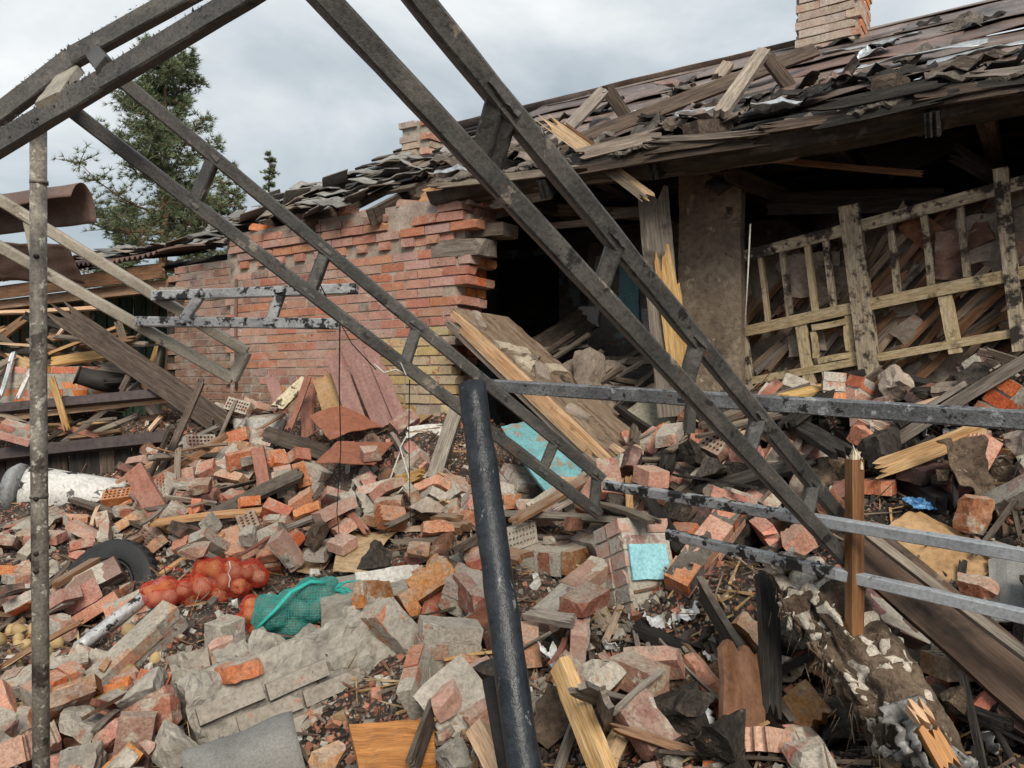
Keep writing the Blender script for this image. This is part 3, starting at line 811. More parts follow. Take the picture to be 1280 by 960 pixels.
nvy = len(gy)
idx = np.arange(len(gx) * nvy).reshape(len(gx), nvy)
fq = np.stack([idx[:-1, :-1], idx[1:, :-1], idx[1:, 1:], idx[:-1, 1:]], -1).reshape(-1, 4)
me = mesh('ground', np.stack([GX, GY, GZ], -1).reshape(-1, 3), fq.tolist(), True)
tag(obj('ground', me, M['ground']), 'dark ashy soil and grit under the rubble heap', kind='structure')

# ================================================================== THE HOUSE
house = empty('brick_house', 'ruined red brick house with burnt rusty roof and its front broken open', 'house', FC, (0, 0, FA))
rw = random.Random(11)
BL, BW, BH = 0.25, 0.12, 0.065
PU, PZ = 0.262, 0.0775
brick_var = [rough_box('wall_brick_mesh', BL, BW, BH, 0.0, 0, seed=i, chips=2 + i % 2, rnd=random.Random(40 + i)) for i in range(5)]
brick_var = [rough_box('wall_brick_mesh', BL, BW, BH, 0.09, 0.0022, 22, seed=i, chips=(0, 1, 1, 2, 0)[i], rnd=random.Random(40 + i)) for i in range(5)]
half_var = [rough_box('wall_half_brick_mesh', 0.12, BW, BH, 0.07, 0.003, 22, seed=i + 9, chips=1, rnd=random.Random(60 + i)) for i in range(3)]


def edge_u(z):
    pts = [(0.2, 0.05), (1.3, 0.0), (1.7, -0.12), (1.95, -0.13), (2.1, -0.04), (2.3, 0.0), (2.6, 0.03), (2.72, -0.06), (2.9, 0.10), (3.2, 0.10)]
    for (a, ua), (b, ub) in zip(pts, pts[1:]):
        if a <= z <= b:
            return ua + (ub - ua) * (z - a) / (b - a)
    return 0.05


core, cand = [], []
rows = int((3.08 - 0.45) / PZ)
for r in range(rows + 1):
    z = 0.47 + r * PZ
    ue = edge_u(z) + 0.09 * MN.noise((z * 5.3, 1.0, 2.0)) + (0.02 if r % 2 else -0.02) + rw.uniform(-0.03, 0.03)
    lo = -3.85 + rw.uniform(-0.04, 0.06)
    old_top = 2.86
    for a, b, v0 in ((lo + 0.02, -2.80, 0.047), (-2.86, ue - 0.03, 0.0055)):
        if b <= -2.7 and z > old_top:
            continue
        c = boxbm(b - a, 0.37, PZ + 0.001, c=((a + b) / 2, v0 + 0.185, z))
        core.append(([v.co.copy() for v in c.verts], [tuple(v.index for v in f.verts) for f in c.faces]))
        c.free()
    u = -3.85 - (PU / 2 if r % 2 else 0)
    while u < ue:
        L = PU
        if u + BL < lo:
            u += L
            continue
        old = u + BL / 2 < -2.83
        if not (old and z > old_top):
            uc = u + BL / 2
            short = u + BL > ue + 0.07
            cand.append((uc if not short else ue - 0.055 + rw.gauss(0, .012), z, old, short, r))
        u += L
    # broken cross-section of the wall at its right end
    for k in range(3):
        cand.append((ue - 0.075 + rw.uniform(-0.02, 0.02), z, False, 'edge%d' % k, r))
wall = obj('brick_wall', join_meshes('brick_wall', core), M['wall_mortar'], house)


def crack_u(z):
    return -0.55 + 0.10 * math.floor((3.05 - z) * 4) * (1 if z > 2.5 else 0.6) * 0.35 - 0.12 * (z < 2.55)


cand.sort(key=lambda c: -(c[0] * 0.45 + c[1]))
extra = []
count = 0
for uc, z, old, short, r in cand:
    if z < 1.18:
        if z < 0.9:
            continue
    if z > 2.70 and not old and not (isinstance(short, str)):
        continue
    v = 0.06 + (0.042 if old else 0.0) + rw.uniform(-0.0035, 0.0035)
    ry = rw.gauss(0, 0.006)
    rz = rw.gauss(0, 0.008)
    if uc > crack_u(z) and not old:
        uc += 0.016
        v -= 0.005 + 0.006 * max(0, uc + 0.6)
        ry += 0.012
    if rw.random() < 0.012:
        continue
    mt = M['wall_brick_old'] if old or rw.random() < 0.10 else M['wall_brick']
    if uc > -0.85 + rw.uniform(-0.12, 0.12) and z < 2.02 + rw.uniform(-0.06, 0.06):
        mt = M['wall_brick_yellow']
    if isinstance(short, str):
        k = int(short[4:])
        if k == 0:
            continue
        v = 0.06 + 0.126 * k + rw.uniform(-0.01, 0.01)
        mt = M['brick_bright']
        me = rw.choice(half_var)
    else:
        me = rw.choice(half_var) if short else rw.choice(brick_var)
    if count < 300:
        obj('brick', me, mt, wall, (uc, v, z), (0, ry, rz), shared=True)
        count += 1
    else:
        extra.append((me, uc, v, z, ry, rz))
if extra:
    bm = bmesh.new()
    for me, uc, v, z, ry, rz in extra:
        t = me.copy()
        t.transform(Matrix.Translation((uc, v, z)) @ Euler((0, ry, rz)).to_matrix().to_4x4())
        bm.from_mesh(t)
    tag(obj('lower_bricks', from_bm('lower_bricks', bm), M['wall_brick_old'], wall), kind='stuff')

# corbelled cornice: a row of dentils under two projecting courses
cor = obj('cornice', from_bm('cornice', boxbm(2.80 + 0.02, 0.36, 0.33, c=(-1.39, 0.212, 2.90))), M['wall_mortar'], house)
zc = 2.745
u = -2.75
i = 0
while u < -0.02:
    kk = 0.02 if u > -0.55 else 0
    obj('brick', rw.choice(half_var), M['wall_brick'], cor, (u, 0.034 - (0.0 if i % 2 else -0.035) - kk * .5, zc), (0, rw.gauss(0, .01), rw.gauss(0, .02)), shared=True)
    u += 0.131
    i += 1
for cz, dv in ((2.825, -0.020), (2.905, -0.034), (2.98, -0.024)):
    u = -2.72 + (0.13 if cz < 2.9 else 0)
    while u < 0.0 + (0.12 if cz < 2.95 else -0.05):
        if not (cz > 2.95 and rw.random() < 0.12) and not (u > -0.75 and u < -0.55 and cz > 2.9):
            m2 = M['wall_brick'] if rw.random() < 0.8 else M['wall_brick_old']
            kk = (0.012, 0.02) if u > -0.6 else (0, 0)
            obj('brick', rw.choice(brick_var), m2, cor, (u + kk[1], 0.06 + dv - kk[0] + rw.uniform(-.004, .004), cz + rw.uniform(-.002, .002)), (rw.gauss(0, .01), rw.gauss(0, .01), rw.gauss(0, .015)), shared=True)
        u += PU
for k in range(15):                                  # bricks shaken loose on top of the wall
    uu = rw.uniform(-2.7, 0.05)
    obj('brick', rw.choice(brick_var + half_var), M['wall_brick_old'] if k % 2 else M['brick_bright'], cor, (uu, rw.uniform(0.0, 0.25), 3.05 + rw.uniform(0.0, 0.05)),
        (rw.gauss(0, .15), rw.gauss(0, .12), rw.uniform(-0.6, 0.6)), shared=True)
for (a, b, zz, vv, hh) in ((-0.28, 0.20, 2.66, 0.10, 0.13), (-0.15, 0.32, 2.80, 0.22, 0.10)):
    obj('lintel', rough_box('lintel', b - a, 0.22, hh, 0.05, 0.008, 12, seed=a, chips=2), M['wood_grey'], house, ((a + b) / 2, vv, zz), (0, 0.03, 0.02))
obj('sill', rough_box('sill', 0.34, 0.12, 0.10, 0.04, 0.008, 12, seed=3.3, chips=2), M['cement'], house, (-3.80, 0.0, 2.56), (0, 0.05, 0))
# rust-stained rain pipe remains on the wall
obj('drain_pipe', tube_mesh('drain_pipe', [(-2.74, -0.015, 1.55), (-2.745, -0.018, 2.0), (-2.74, -0.015, 2.62)], 0.014, 8), M['rust_sheet'], house)

# ---- roof
SL = math.atan(0.56)
EZ, RV = 3.10, 2.92


def roofp(u, s, lift=0.0, back=False):
    """point on the roof plane: s metres up the slope from the eave"""
    v = s * math.cos(SL)
    z = EZ + s * math.sin(SL)
    if back:
        v = 2 * RV - v
    n = Vector((0, -math.sin(SL) * (-1 if back else 1), math.cos(SL)))
    return Vector((u, v, z)) + n * lift


roof = bpy.data.objects.new('roof', None)
COL.objects.link(roof)
roof.parent = house
rr = random.Random(5)


def rafter(name, a, b, w, h, mt, seed, par=roof, up=(0, 0, 1), spl=(0.06, 0.02)):
    a, b = Vector(a), Vector(b)
    return obj(name, plank_mesh(name, (b - a).length, w, h, seed, spl, 0.01, 0.0, 3, 6), mt, par, (a + b) / 2, basis(b - a, up))


for i in range(11):
    u = -2.5 + i * 0.82 + rr.uniform(-0.06, 0.06)
    rafter('rafter', roofp(u, -0.20 if i % 3 else 0.1, -0.05), roofp(u, 3.36, -0.05), 0.07, 0.13, M['wood_char' if rr.random() < .7 else 'wood_dark'], i)
    rafter('rafter', roofp(u + 0.06, 0.1, -0.05, True), roofp(u + 0.06, 3.36, -0.05, True), 0.07, 0.13, M['wood_char'], i + 50)
for k in range(9):                                    # battens across the rafters, bare where the covering is gone
    s = 0.25 + k * 0.37
    rafter('batten', roofp(-3.0 + rr.uniform(-.2, .5), s, 0.035), roofp(-0.1 + rr.uniform(-.2, .5), s + rr.uniform(-.09, .09), 0.045), 0.12, 0.028, M['wood_char' if k % 3 else 'wood_dark'], 70 + k, up=(0, -.5, .87))
    rafter('batten', roofp(0.1, s, 0.030), roofp(5.6, s + rr.uniform(-.03, .03), 0.03), 0.10, 0.028, M['wood_char'], 90 + k, up=(0, -.5, .87))


def roof_sheet(u0, u1, s0, s1, mt, lift, tilt, back=False, curl=0.0, seed=0, rag=0.0):
    rq = random.Random(seed)
    nu = 14
    jag = [rq.uniform(-1, 1) * rag for _ in range(nu + 1)]

    def fn(a, b):
        ss = s0 + (s1 - s0) * b + tilt * (a - 0.5) * (u1 - u0) + (jag[int(round(a * nu))] if b == 0 else 0)
        lf = lift + curl * (1 - b) ** 2 * math.sin(a * 7 + seed) + 0.022 * MN.noise((a * 4, b * 3, seed * 1.3)) + 0.008 * (1 - b)
        return roofp(u0 + (u1 - u0) * a, ss, lf, back)
    return obj('roof_sheet', sheet_mesh('roof_sheet', fn, nu, 5, 0.006), mt, roof)


sd = 0
for k, (s0, s1) in enumerate(((0.55, 1.10), (1.00, 1.62), (1.52, 2.12), (2.02, 2.62), (2.52, 3.36))):
    u = -0.55 + 0.3 * (k % 2) - 0.12 * k
    while u < 5.6:
        L = rr.uniform(1.2, 2.1)
        sd += 1
        mt = M['roof_rust']
        roof_sheet(u, u + L + 0.05, s0 + rr.uniform(-.05, .06), s1 + rr.uniform(-.02, .04), mt, 0.06 + 0.006 * k + rr.uniform(-0.004, 0.012), rr.uniform(-0.05, 0.05), False,
                   0.04 if k == 0 else 0.016, sd, 0.07 if k == 0 else 0.012)
        u += L
for (a, b, s0, s1) in ((1.55, 2.25, 0.60, 0.70), (2.55, 3.45, 1.02, 1.10), (3.15, 3.9, 0.62, 0.74), (1.0, 1.35, 1.0, 1.07), (2.3, 3.0, 2.0, 2.07), (0.3, 0.9, 0.66, 0.74)):  # pale strips added in place of bright slots of sky between the sheets
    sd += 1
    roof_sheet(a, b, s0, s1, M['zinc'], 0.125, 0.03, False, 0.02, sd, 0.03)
for k in range(4):
    u = -2.4
    while u < 5.6:
        sd += 1
        L = rr.uniform(1.6, 2.4)
        if not (k == 3 and 1.2 < u < 2.2):
            roof_sheet(u, min(5.7, u + L), 0.1 + k * 0.85, 0.98 + k * 0.83, M['roof_rust'], 0.06 + .01 * k, 0.0, True, 0.01, sd)
        u += L
obj('ridge_cap', sheet_mesh('ridge_cap', lambda a, b: Vector((-0.9 + 6.5 * a, RV + (b - 0.5) * 0.34, EZ + 3.36 * math.sin(SL) + 0.10 - abs(b - 0.5) * 0.17 + 0.015 * MN.noise((a * 9, b, 2)))), 24, 4, 0.006), M['roof_rust'], roof)
# broken slates slid down over the left part of the roof
slate_me = [sheet_mesh('slate', (lambda sd_: lambda a, b: Vector(((a - .5) * 0.42 * (1 - 0.3 * b * (sd_ % 2)), (b - .5) * 0.26 * (1 - .4 * a * (sd_ % 3 == 1)), 0.012 * math.sin(a * 9 + sd_) + 0.006 * MN.noise((a * 4, b * 4, sd_)))))(k), 6, 4, 0.007, False) for k in range(5)]
for k in range(64):
    u = rr.uniform(-3.6, -0.75)
    s = rr.uniform(-0.10, 0.75) if k < 44 else rr.uniform(0.7, 1.9)
    p = roofp(u, s, 0.06 + rr.uniform(0, 0.07) - (0.10 if u < -2.6 else 0))
    obj('slate', slate_me[k % 5], M['slate'] if k % 6 else M['wood_grey'], roof, p, (R(29) * rr.uniform(.3, 1.2), rr.gauss(0, .18), rr.uniform(-.7, .7)), shared=True)
# tilted broken boards standing out of the roof
for a, b, w, mt in (((0.62, 0.30, 3.40), (0.88, 0.72, 3.92), 0.10, 'wood_grey'), ((0.90, 0.70, 3.93), (1.06, 0.9, 3.62), 0.10, 'wood_dark'), ((0.85, 0.4, 3.45), (2.3, 1.5, 4.18), 0.12, 'wood_dark'),
                    ((2.05, 0.0, 3.28), (2.08, 0.85, 3.98), 0.09, 'wood_grey'), ((2.1, 0.86, 3.95), (2.24, 1.0, 3.72), 0.09, 'wood_dark'), ((-0.9, 2.3, 4.42), (-2.4, 2.7, 4.55), 0.05, 'wood_char'),
                    ((1.62, 1.2, 4.0), (1.66, 1.35, 4.16), 0.09, 'wood_grey'), ((0.1, 0.2, 3.3), (1.3, 0.5, 3.42), 0.12, 'wood_dark'), ((1.2, 0.15, 3.2), (2.0, 0.3, 3.34), 0.10, 'wood_dark'),
                    ((-0.6, 0.15, 3.2), (0.7, 0.3, 3.4), 0.14, 'wood_dark'), ((-0.8, 0.6, 3.42), (0.5, 0.9, 3.66), 0.16, 'wood_char'), ((-0.5, 0.1, 3.13), (0.15, 0.05, 3.16), 0.13, 'wood_fresh')):
    rafter('broken_board', a, b, w, 0.03 if w > .09 else 0.05, M[mt], sd, up=(0.3, -1, 0.3))
    sd += 1
for (u, z, ln) in ((1.97, 3.20, 0.34), (3.02, 3.24, 0.40), (1.35, 3.2, 0.3), (3.9, 3.24, .35)):       # charred rafter ends on the wall plate
    obj('rafter_stub', rough_box('rafter_stub', 0.13, ln, 0.15, 0.04, 0.012, 10, seed=u, chips=3), M['wood_dark'], roof, (u, 0.05, z), (R(12), 0.05, R(rr.uniform(-25, 25))))

# ---- eaves beam with its crust of ash and clay
EB = 0.24


def eave_dz(u):
    return -0.03 * math.sin(max(0, min(1, (u + 0.2) / 5.0)) * math.pi) + 0.02 * math.sin(u * 2.1) + 0.012 * MN.noise((u * 3, 0, 0))


def eb(a, b):
    u = -0.25 + 5.9 * a
    ang = b * 2 * math.pi
    prof = [(-0.06, -0.035), (0.10, -0.055), (0.12, 0.06), (-0.12, 0.05)]
    q = b * 4
    i0 = int(q) % 4
    f_ = q - int(q)
    y = prof[i0][0] * (1 - f_) + prof[(i0 + 1) % 4][0] * f_
    z = prof[i0][1] * (1 - f_) + prof[(i0 + 1) % 4][1] * f_
    p = Vector((u, y, 3.065 + z + eave_dz(u)))
    return p + nvec(p, 7) * 0.012


obj('eaves_beam', sheet_mesh('eaves_beam', eb, 110, 16, 0.004, False), M['wood_char2'], house)


def ashfn(a, b):
    u = -0.2 + 5.8 * a
    p = Vector((u, -0.165 + b * 0.80 - .03 * math.sin(u * 9), 3.095 + eave_dz(u) + 0.10 * math.sin(min(1, b * 3) * 1.4) - 0.04 * b))
    return p + Vector((0, nz(p, 5, 3) * 0.02 + nz(p, 31, 3) * .02, 0.03 + nz(p, 3.1) * 0.035 + nz(p, 11) * 0.035 + nz(p, 29) * 0.026 + nz(p, 60) * .012))


obj('ash_crust', sheet_mesh('ash_crust', ashfn, 260, 34, 0.02, False), M['ash'], house)

# ---- ceiling, its boards, and walls around the burnt rooms
obj('ceiling', from_bm('ceiling', boxbm(9.2, 5.1, 0.05, c=(1.05, 3.15, 3.22))), M['wood_char'], house)
for k in range(11):
    v = 0.32 + k * 0.23
    u0 = rr.uniform(0.1, 0.9)
    rafter('ceiling_board', (u0, v, 3.175 - (0.05 if k in (2, 5) else 0)), (rr.uniform(4.2, 5.5), v + rr.uniform(-.03, .03), 3.175 - (.15 if k == 4 else 0)), 0.20, 0.025, M['wood_char' if k % 3 else 'wood_dark'], 300 + k, house)
for k in range(7):
    u = 0.35 + k * 0.78
    rafter('joist', (u, 0.12, 3.07), (u + rr.uniform(-.05, .05), 3.2, 3.10), 0.09, 0.11, M['wood_char' if k % 2 else 'wood_dark'], 320 + k, house)
for k in range(16):                                   # thin splintered boards along the eaves
    u0 = rr.uniform(-0.3, 4.6)
    L = rr.uniform(.6, 1.7)
    zz = 3.09 + rr.uniform(-.04, .08)
    o_ = rafter('eaves_board', (u0, -.17 + rr.uniform(-.03, .02), zz), (u0 + L, -.16 + rr.uniform(-.04, .03), zz + rr.gauss(0, .05)), rr.uniform(.03, .09), .018, M[rr.choice(['wood_grey', 'wood_dark', 'wood_dark', 'wood_char'])], 900 + k, house, up=(0, -1, .2), spl=(.2, .2))
scrap = [sheet_mesh('roof_scrap', (lambda q_: lambda a_, b_: Vector(((a_ - .5) * .3 * (1 - .5 * b_ * (q_ % 2)), (b_ - .5) * .2, .05 * MN.noise((a_ * 3, b_ * 3, q_ * 2.2)) + .02 * MN.noise((a_ * 8, b_ * 8, q_)))))(k), 8, 6, .004, False) for k in range(5)]
for k in range(110):                                   # torn felt and sheet scraps
    u0, ss = rr.uniform(-.7, 5.3), (rr.uniform(.15, .95) if k < 84 else rr.uniform(.9, 3.0))
    o_ = obj('roof_scrap', scrap[k % 5], M[rr.choice(['roof_rust', 'wood_char', 'ash', 'zinc' if k % 4 == 0 else 'wood_dark', 'wood_char'])], roof, roofp(u0, ss, .10 + rr.uniform(0, .04)), (R(29) + rr.gauss(0, .2), rr.gauss(0, .2), rr.uniform(-.6, .6)), shared=True)
    o_.scale = [rr.uniform(.5, 1.3)] * 3
q = FP(640, 480, 0)


def fboard(name, x0, y0, v0, x1, y1, v1, w, th, mt, seed, roll=0, spl=(.08, .03), up=(0, -1, 0)):
    """a board fixed to the house between two pixels at given depths behind the facade"""
    a, b = FP(x0, y0, v0), FP(x1, y1, v1)
    return obj(name, plank_mesh(name, (b - a).length, w, th, seed, spl, 0.012, 0.05, 4, 8), M[mt], house, (a + b) / 2, basis(b - a, up, roll))


for i, a in enumerate([(885, 240, 0.3, 960, 190, 0.9, .14, 'wood_dark'), (965, 200, .3, 1155, 218, .5, .035, 'wood_brown'), (1080, 205, .5, 1200, 160, .8, .16, 'wood_char'),
                       (1105, 215, .6, 1250, 150, .8, .12, 'wood_char'), (960, 255, 1.0, 1180, 250, 1.0, .16, 'wood_dark'), (690, 262, .5, 800, 268, .7, .09, 'wood_dark'),
                       (660, 285, .6, 770, 275, .4, .05, 'wood_grey'), (760, 268, .3, 830, 262, .5, .07, 'wood_grey'), (860, 287, .9, 925, 277, .6, .06, 'wood_grey'),
                       (610, 255, .1, 690, 240, .1, .10, 'wood_grey'), (700, 300, 1.3, 830, 285, 1.1, .12, 'wood_char'), (590, 275, .4, 640, 262, .4, .08, 'wood_grey'),
                       (1190, 190, .4, 1275, 240, .9, .10, 'wood_char'), (905, 215, .35, 990, 250, 1.2, .12, 'wood_dark')]):
    fboard('hanging_board', *a[:6], a[6], 0.028, a[7], 400 + i)
# split boards jutting out over the broken corner
for i, a in enumerate([(672, 142, -0.15, 815, 250, -0.05, .085, 'wood_fresh'), (690, 150, -0.05, 790, 225, .05, .09, 'wood_brown'), (735, 195, -0.1, 812, 252, -0.1, .05, 'wood_grey'), (640, 235, .0, 1000, 195, .1, .05, 'wood_grey')]):
    fboard('split_board', *a[:6], a[6], 0.03, a[7], 450 + i, spl=(.2, .12))

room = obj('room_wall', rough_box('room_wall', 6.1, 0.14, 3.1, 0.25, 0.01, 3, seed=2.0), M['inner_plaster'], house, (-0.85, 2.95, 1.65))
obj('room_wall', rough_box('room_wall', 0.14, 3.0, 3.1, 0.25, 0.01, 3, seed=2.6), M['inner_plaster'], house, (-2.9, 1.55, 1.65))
obj('rear_wall', rough_box('rear_wall', 9.6, 0.3, 3.4, 0.4, 0.01, 3, seed=3.1), M['wall_brick_old'], house, (0.9, 5.7, 1.5))
obj('end_wall', rough_box('end_wall', 0.3, 5.7, 3.4, 0.4, 0.01, 3, seed=4.1), M['wall_brick_old'], house, (5.7, 2.85, 1.5))
obj('end_wall', rough_box('end_wall', 0.3, 5.3, 2.6, 0.4, 0.01, 3, seed=4.6), M['wall_brick_old'], house, (-3.7, 3.05, 1.3))
a, b = FP(848, 300, 0.62), FP(926, 300, 0.62)
obj('partition', rough_box('partition', b.x - a.x, 0.10, 1.85, 0.12, 0.008, 5, seed=5.2), M['partition'], house, ((a.x + b.x) / 2, 0.67, 2.27))
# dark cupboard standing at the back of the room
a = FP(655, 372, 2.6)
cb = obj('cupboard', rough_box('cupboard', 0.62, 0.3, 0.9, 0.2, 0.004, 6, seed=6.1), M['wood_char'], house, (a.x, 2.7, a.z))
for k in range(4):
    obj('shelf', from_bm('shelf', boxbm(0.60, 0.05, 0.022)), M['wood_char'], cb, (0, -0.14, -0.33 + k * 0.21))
for (px, py, sx, sz) in ((785, 370, 0.20, 0.62), (752, 335, .16, .25), (735, 395, .22, .20), (808, 405, .10, .3)):
    a = FP(px, py, 1.9)
    o_ = obj('plaster_patch', rough_box('plaster_patch', sx, 0.03, sz, 0.06, 0.02, 6, seed=px, chips=4), M['plaster_white' if px != 785 else 'paint_blue'], house, (a.x, 1.93, a.z))
a, b = FP(735, 480, 1.95), FP(832, 330, 1.95)
obj('inner_wall', rough_box('inner_wall', b.x - a.x + .12, 0.10, 1.9, 0.12, 0.01, 4, seed=7.1), M['inner_plaster'], house, ((a.x + b.x) / 2 + .06, 2.01, 2.15))

# the split log post left standing in the opening
a, b = FP(843, 520, 0.28), FP(815, 235, 0.22)
post = obj('timber_post', plank_mesh('timber_post', (b - a).length, 0.21, 0.10, 61, (.0, .12), 0.02, 0.12, 6, 14), M['wood_grey'], house, (a + b) / 2, basis(b - a, (0.35, -1, 0)))
post['label'] = 'grey weathered post split open along its height'
pf = obj('split_face', plank_mesh('split_face', (b - a).length * .62, 0.15, 0.035, 62, (.22, .30), 0.01, 0.15, 6, 12), M['wood_fresh'], post, (-.10, -.055, .048), (R(8), 0, R(2)))

# ================================================================== LATTICE FRAME AND LATHS (right)
fr_o = FP(925, 415, 0.80)
fr_x = FP(1300, 336, 0.62)
fx = (fr_x - fr_o)
fq_rot = basis(fx, (0, 0, 1))
frame = empty('lattice_frame', 'tilted yellowed wooden window frame of posts and rails leaning under the eaves', 'window frame', F(fr_o.x, fr_o.y, fr_o.z),
              (Matrix.Rotation(FA, 3, 'Z') @ fq_rot @ Matrix.Rotation(R(8), 3, 'X')))
FLn = fx.length
rf = random.Random(8)


def fbar(name, x0, z0, x1, z1, w, t, mt, y=0.0, par=frame):
    if abs(z1 - z0) > abs(x1 - x0):
        x0, x1 = x0 + .10 * z0, x1 + .10 * z1
    a, b = Vector((x0, y, z0)), Vector((x1, y, z1))
    return obj(name, plank_mesh(name, (b - a).length, t, w, rf.randrange(999), (.012, .012), 0.006, 0.02, 3, 8), M[mt], par, (a + b) / 2, basis(b - a, (0, 1, 0), 90))


def frx(px):
    d = (px - 925) / (1300 - 925)
    # perspective: nearer end stretches
    return FLn * d * 1.22 / (1 + 0.22 * d)


fbar('rail', 0, 0, FLn + .3, 0, 0.075, 0.06, 'yellow_wood')
fbar('rail', -0.05, 0.52, FLn + .3, 0.50, 0.075, 0.06, 'yellow_wood_burnt')
fbar('rail', 0.0, -0.36, FLn + .3, -0.33, 0.05, 0.05, 'yellow_wood')
fbar('post', 0.02, -0.42, 0.01, 0.60, 0.07, 0.06, 'yellow_wood_burnt')
x_ = frx(1080)
fbar('post', x_ + 0.015, -0.48, x_ - 0.01, 0.66, 0.12, 0.08, 'yellow_wood_burnt', -0.012)
x_ = frx(1268)
fbar('post', x_, -0.45, x_ - 0.02, 0.62, 0.075, 0.06, 'yellow_wood_burnt', -0.012)
for px in (962, 990, 1022, 1045, 1126, 1168, 1212):
    x_ = frx(px)
    fbar('mullion', x_, 0.035, x_ - 0.005, 0.485, 0.038 if px != 962 else 0.03, 0.045, 'yellow_wood_burnt' if rf.random() < .7 else 'yellow_wood', 0.004)
fbar('mullion', frx(1006), -0.45, frx(1003), -0.035, 0.075, 0.05, 'yellow_wood', 0.004)
fbar('mullion', frx(1190), -0.40, frx(1183), -0.035, 0.075, 0.05, 'yellow_wood', 0.004)
# small casement in the lower left field
c0, c1 = frx(1014), frx(1063)
sash = fbar('sash', c0, -0.075, c1, -0.075, 0.04, 0.04, 'yellow_wood', -0.002)
fbar('sash', c0, -0.30, c1 + .01, -0.30, 0.04, 0.04, 'yellow_wood', -0.002)
fbar('sash', c0 + 0.02, -0.28, c0 + 0.02, -0.095, 0.035, 0.04, 'yellow_wood', -0.004)
fbar('sash', c1 - 0.02, -0.28, c1 - 0.02, -0.095, 0.035, 0.04, 'yellow_wood', -0.004)
fbar('mullion', frx(1063), -0.34, frx(1063), -.04, 0.04, 0.05, 'yellow_wood', .004)

# lath-and-plaster sheet behind the frame
lw = empty('fallen_ceiling', 'sooty lath and plaster ceiling fallen in behind the yellowed lattice frame', 'ceiling', F(fr_o.x, fr_o.y, fr_o.z),
           (Matrix.Rotation(FA, 3, 'Z') @ fq_rot @ Matrix.Rotation(R(7), 3, 'X')))
backer = obj('backing', rough_box('backing', FLn + 0.9, 0.05, 1.12, 0.09, 0.03, 5, seed=1.9), M['plaster_grey'], lw, (FLn / 2 + .2, 0.19, -0.06))
for k in range(150):
    cx = rf.uniform(-0.15, FLn + .35)
    cz = rf.uniform(-0.58, 0.34)
    L = rf.uniform(0.35, 0.85)
    ang = R(rf.gauss(38, 5))
    mt = rf.choice(['wood_grey', 'wood_brown', 'wood_brown', 'lath_pale', 'lath_pale', 'lath_red', 'wood_dark'])
    if cz > 0.2 and cx > FLn * .5 and rf.random() < 0.5:
        continue
    d = Vector((math.cos(ang), rf.uniform(-.04, .04), math.sin(ang)))
    obj('lath', plank_mesh('lath', L, 0.042, 0.014, k, (.03, .03), .01, .1, 3, 5), M[mt], lw, (cx, 0.105 + rf.uniform(-.03, .03), cz), basis(d, (0, -1, 0)))
for k in range(17):
    cx = rf.uniform(FLn * .2, FLn + .3)
    cz = rf.uniform(0.05, 0.42) if k < 13 else rf.uniform(-.45, .3)
    obj('plaster', rough_box('plaster', rf.uniform(.14, .36), 0.05, rf.uniform(.12, .30), 0.035, 0.016, 9, seed=k * 1.3, chips=4), M['plaster_grey'] if k % 4 else M['brick_sooty'], lw,
        (cx, 0.085, cz), (rf.gauss(0, .12), R(rf.uniform(-35, 20)), rf.gauss(0, .1)))

# ================================================================== CHIMNEYS
def chimney(px, vv, z0, courses, w, label, seed, lean=0.0):
    rc = random.Random(seed)
    a = FP(px, 100, vv)
    root = empty('chimney', label, 'chimney', F(a.x, vv, z0), (R(lean), R(lean * .6), FA))
    nu_ = int(w / PU)
    obj('mortar_core', rough_box('mortar_core', w - 0.05, w - 0.05, courses * PZ - 0.03, 0.06, 0.012, 9, seed=seed), M['mortar'], root, (0, 0, courses * PZ / 2))
    for r in range(courses):
        z = (r + 0.5) * PZ
        wid = w + (0.10 if r in (2, 3) else 0)
        for side in range(4):
            rot = side * math.pi / 2
            n = max(1, int(round((wid - 0.12) / 0.26)))
            for k in range(n):
                x = -wid / 2 + 0.125 + k * (wid - 0.12) / n + (0.0 if r % 2 else 0.03)
                p = Matrix.Rotation(rot, 3, 'Z') @ Vector((x, -wid / 2 + 0.06, z))
                if r > courses - 4 and rc.random() < 0.3:
                    continue
                obj('brick', rc.choice(brick_var), M['brick_bright' if side == 1 and rc.random() < .6 else 'chimney_brick'], root, p + Vector((rc.gauss(0, .004), rc.gauss(0, .004), 0)), (0, rc.gauss(0, .012), rot + rc.gauss(0, .02)), shared=True)  # right face mostly brighter orange brick: its sunlit tone is put into the colour
    return root


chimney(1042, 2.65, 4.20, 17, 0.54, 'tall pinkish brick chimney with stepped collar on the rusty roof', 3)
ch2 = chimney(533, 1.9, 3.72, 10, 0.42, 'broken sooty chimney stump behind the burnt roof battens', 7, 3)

# ================================================================== LEFT ANNEX
annex = empty('board_annex', 'low green boarded annex with sagging slate roof beside the brick wall', 'annex', F(-3.9, 0, 0), (0, 0, FA))
ra = random.Random(21)


def arail(name, a, b, w, h, mt, spl=(.03, .03), par=annex, up=(0, -1, 0)):
    a, b = Vector(a), Vector(b)
    return obj(name, plank_mesh(name, (b - a).length, w, h, ra.randrange(9999), spl, .01, .02, 4, 8), M[mt], par, (a + b) / 2, basis(b - a, up))


aroof = bpy.data.objects.new('roof', None)
COL.objects.link(aroof)
aroof.parent = annex


def az(u, v):
    return 2.98 + 0.26 * v + 0.03 * math.sin(u * 2.2)  + 0.02 * math.sin(v * 5)


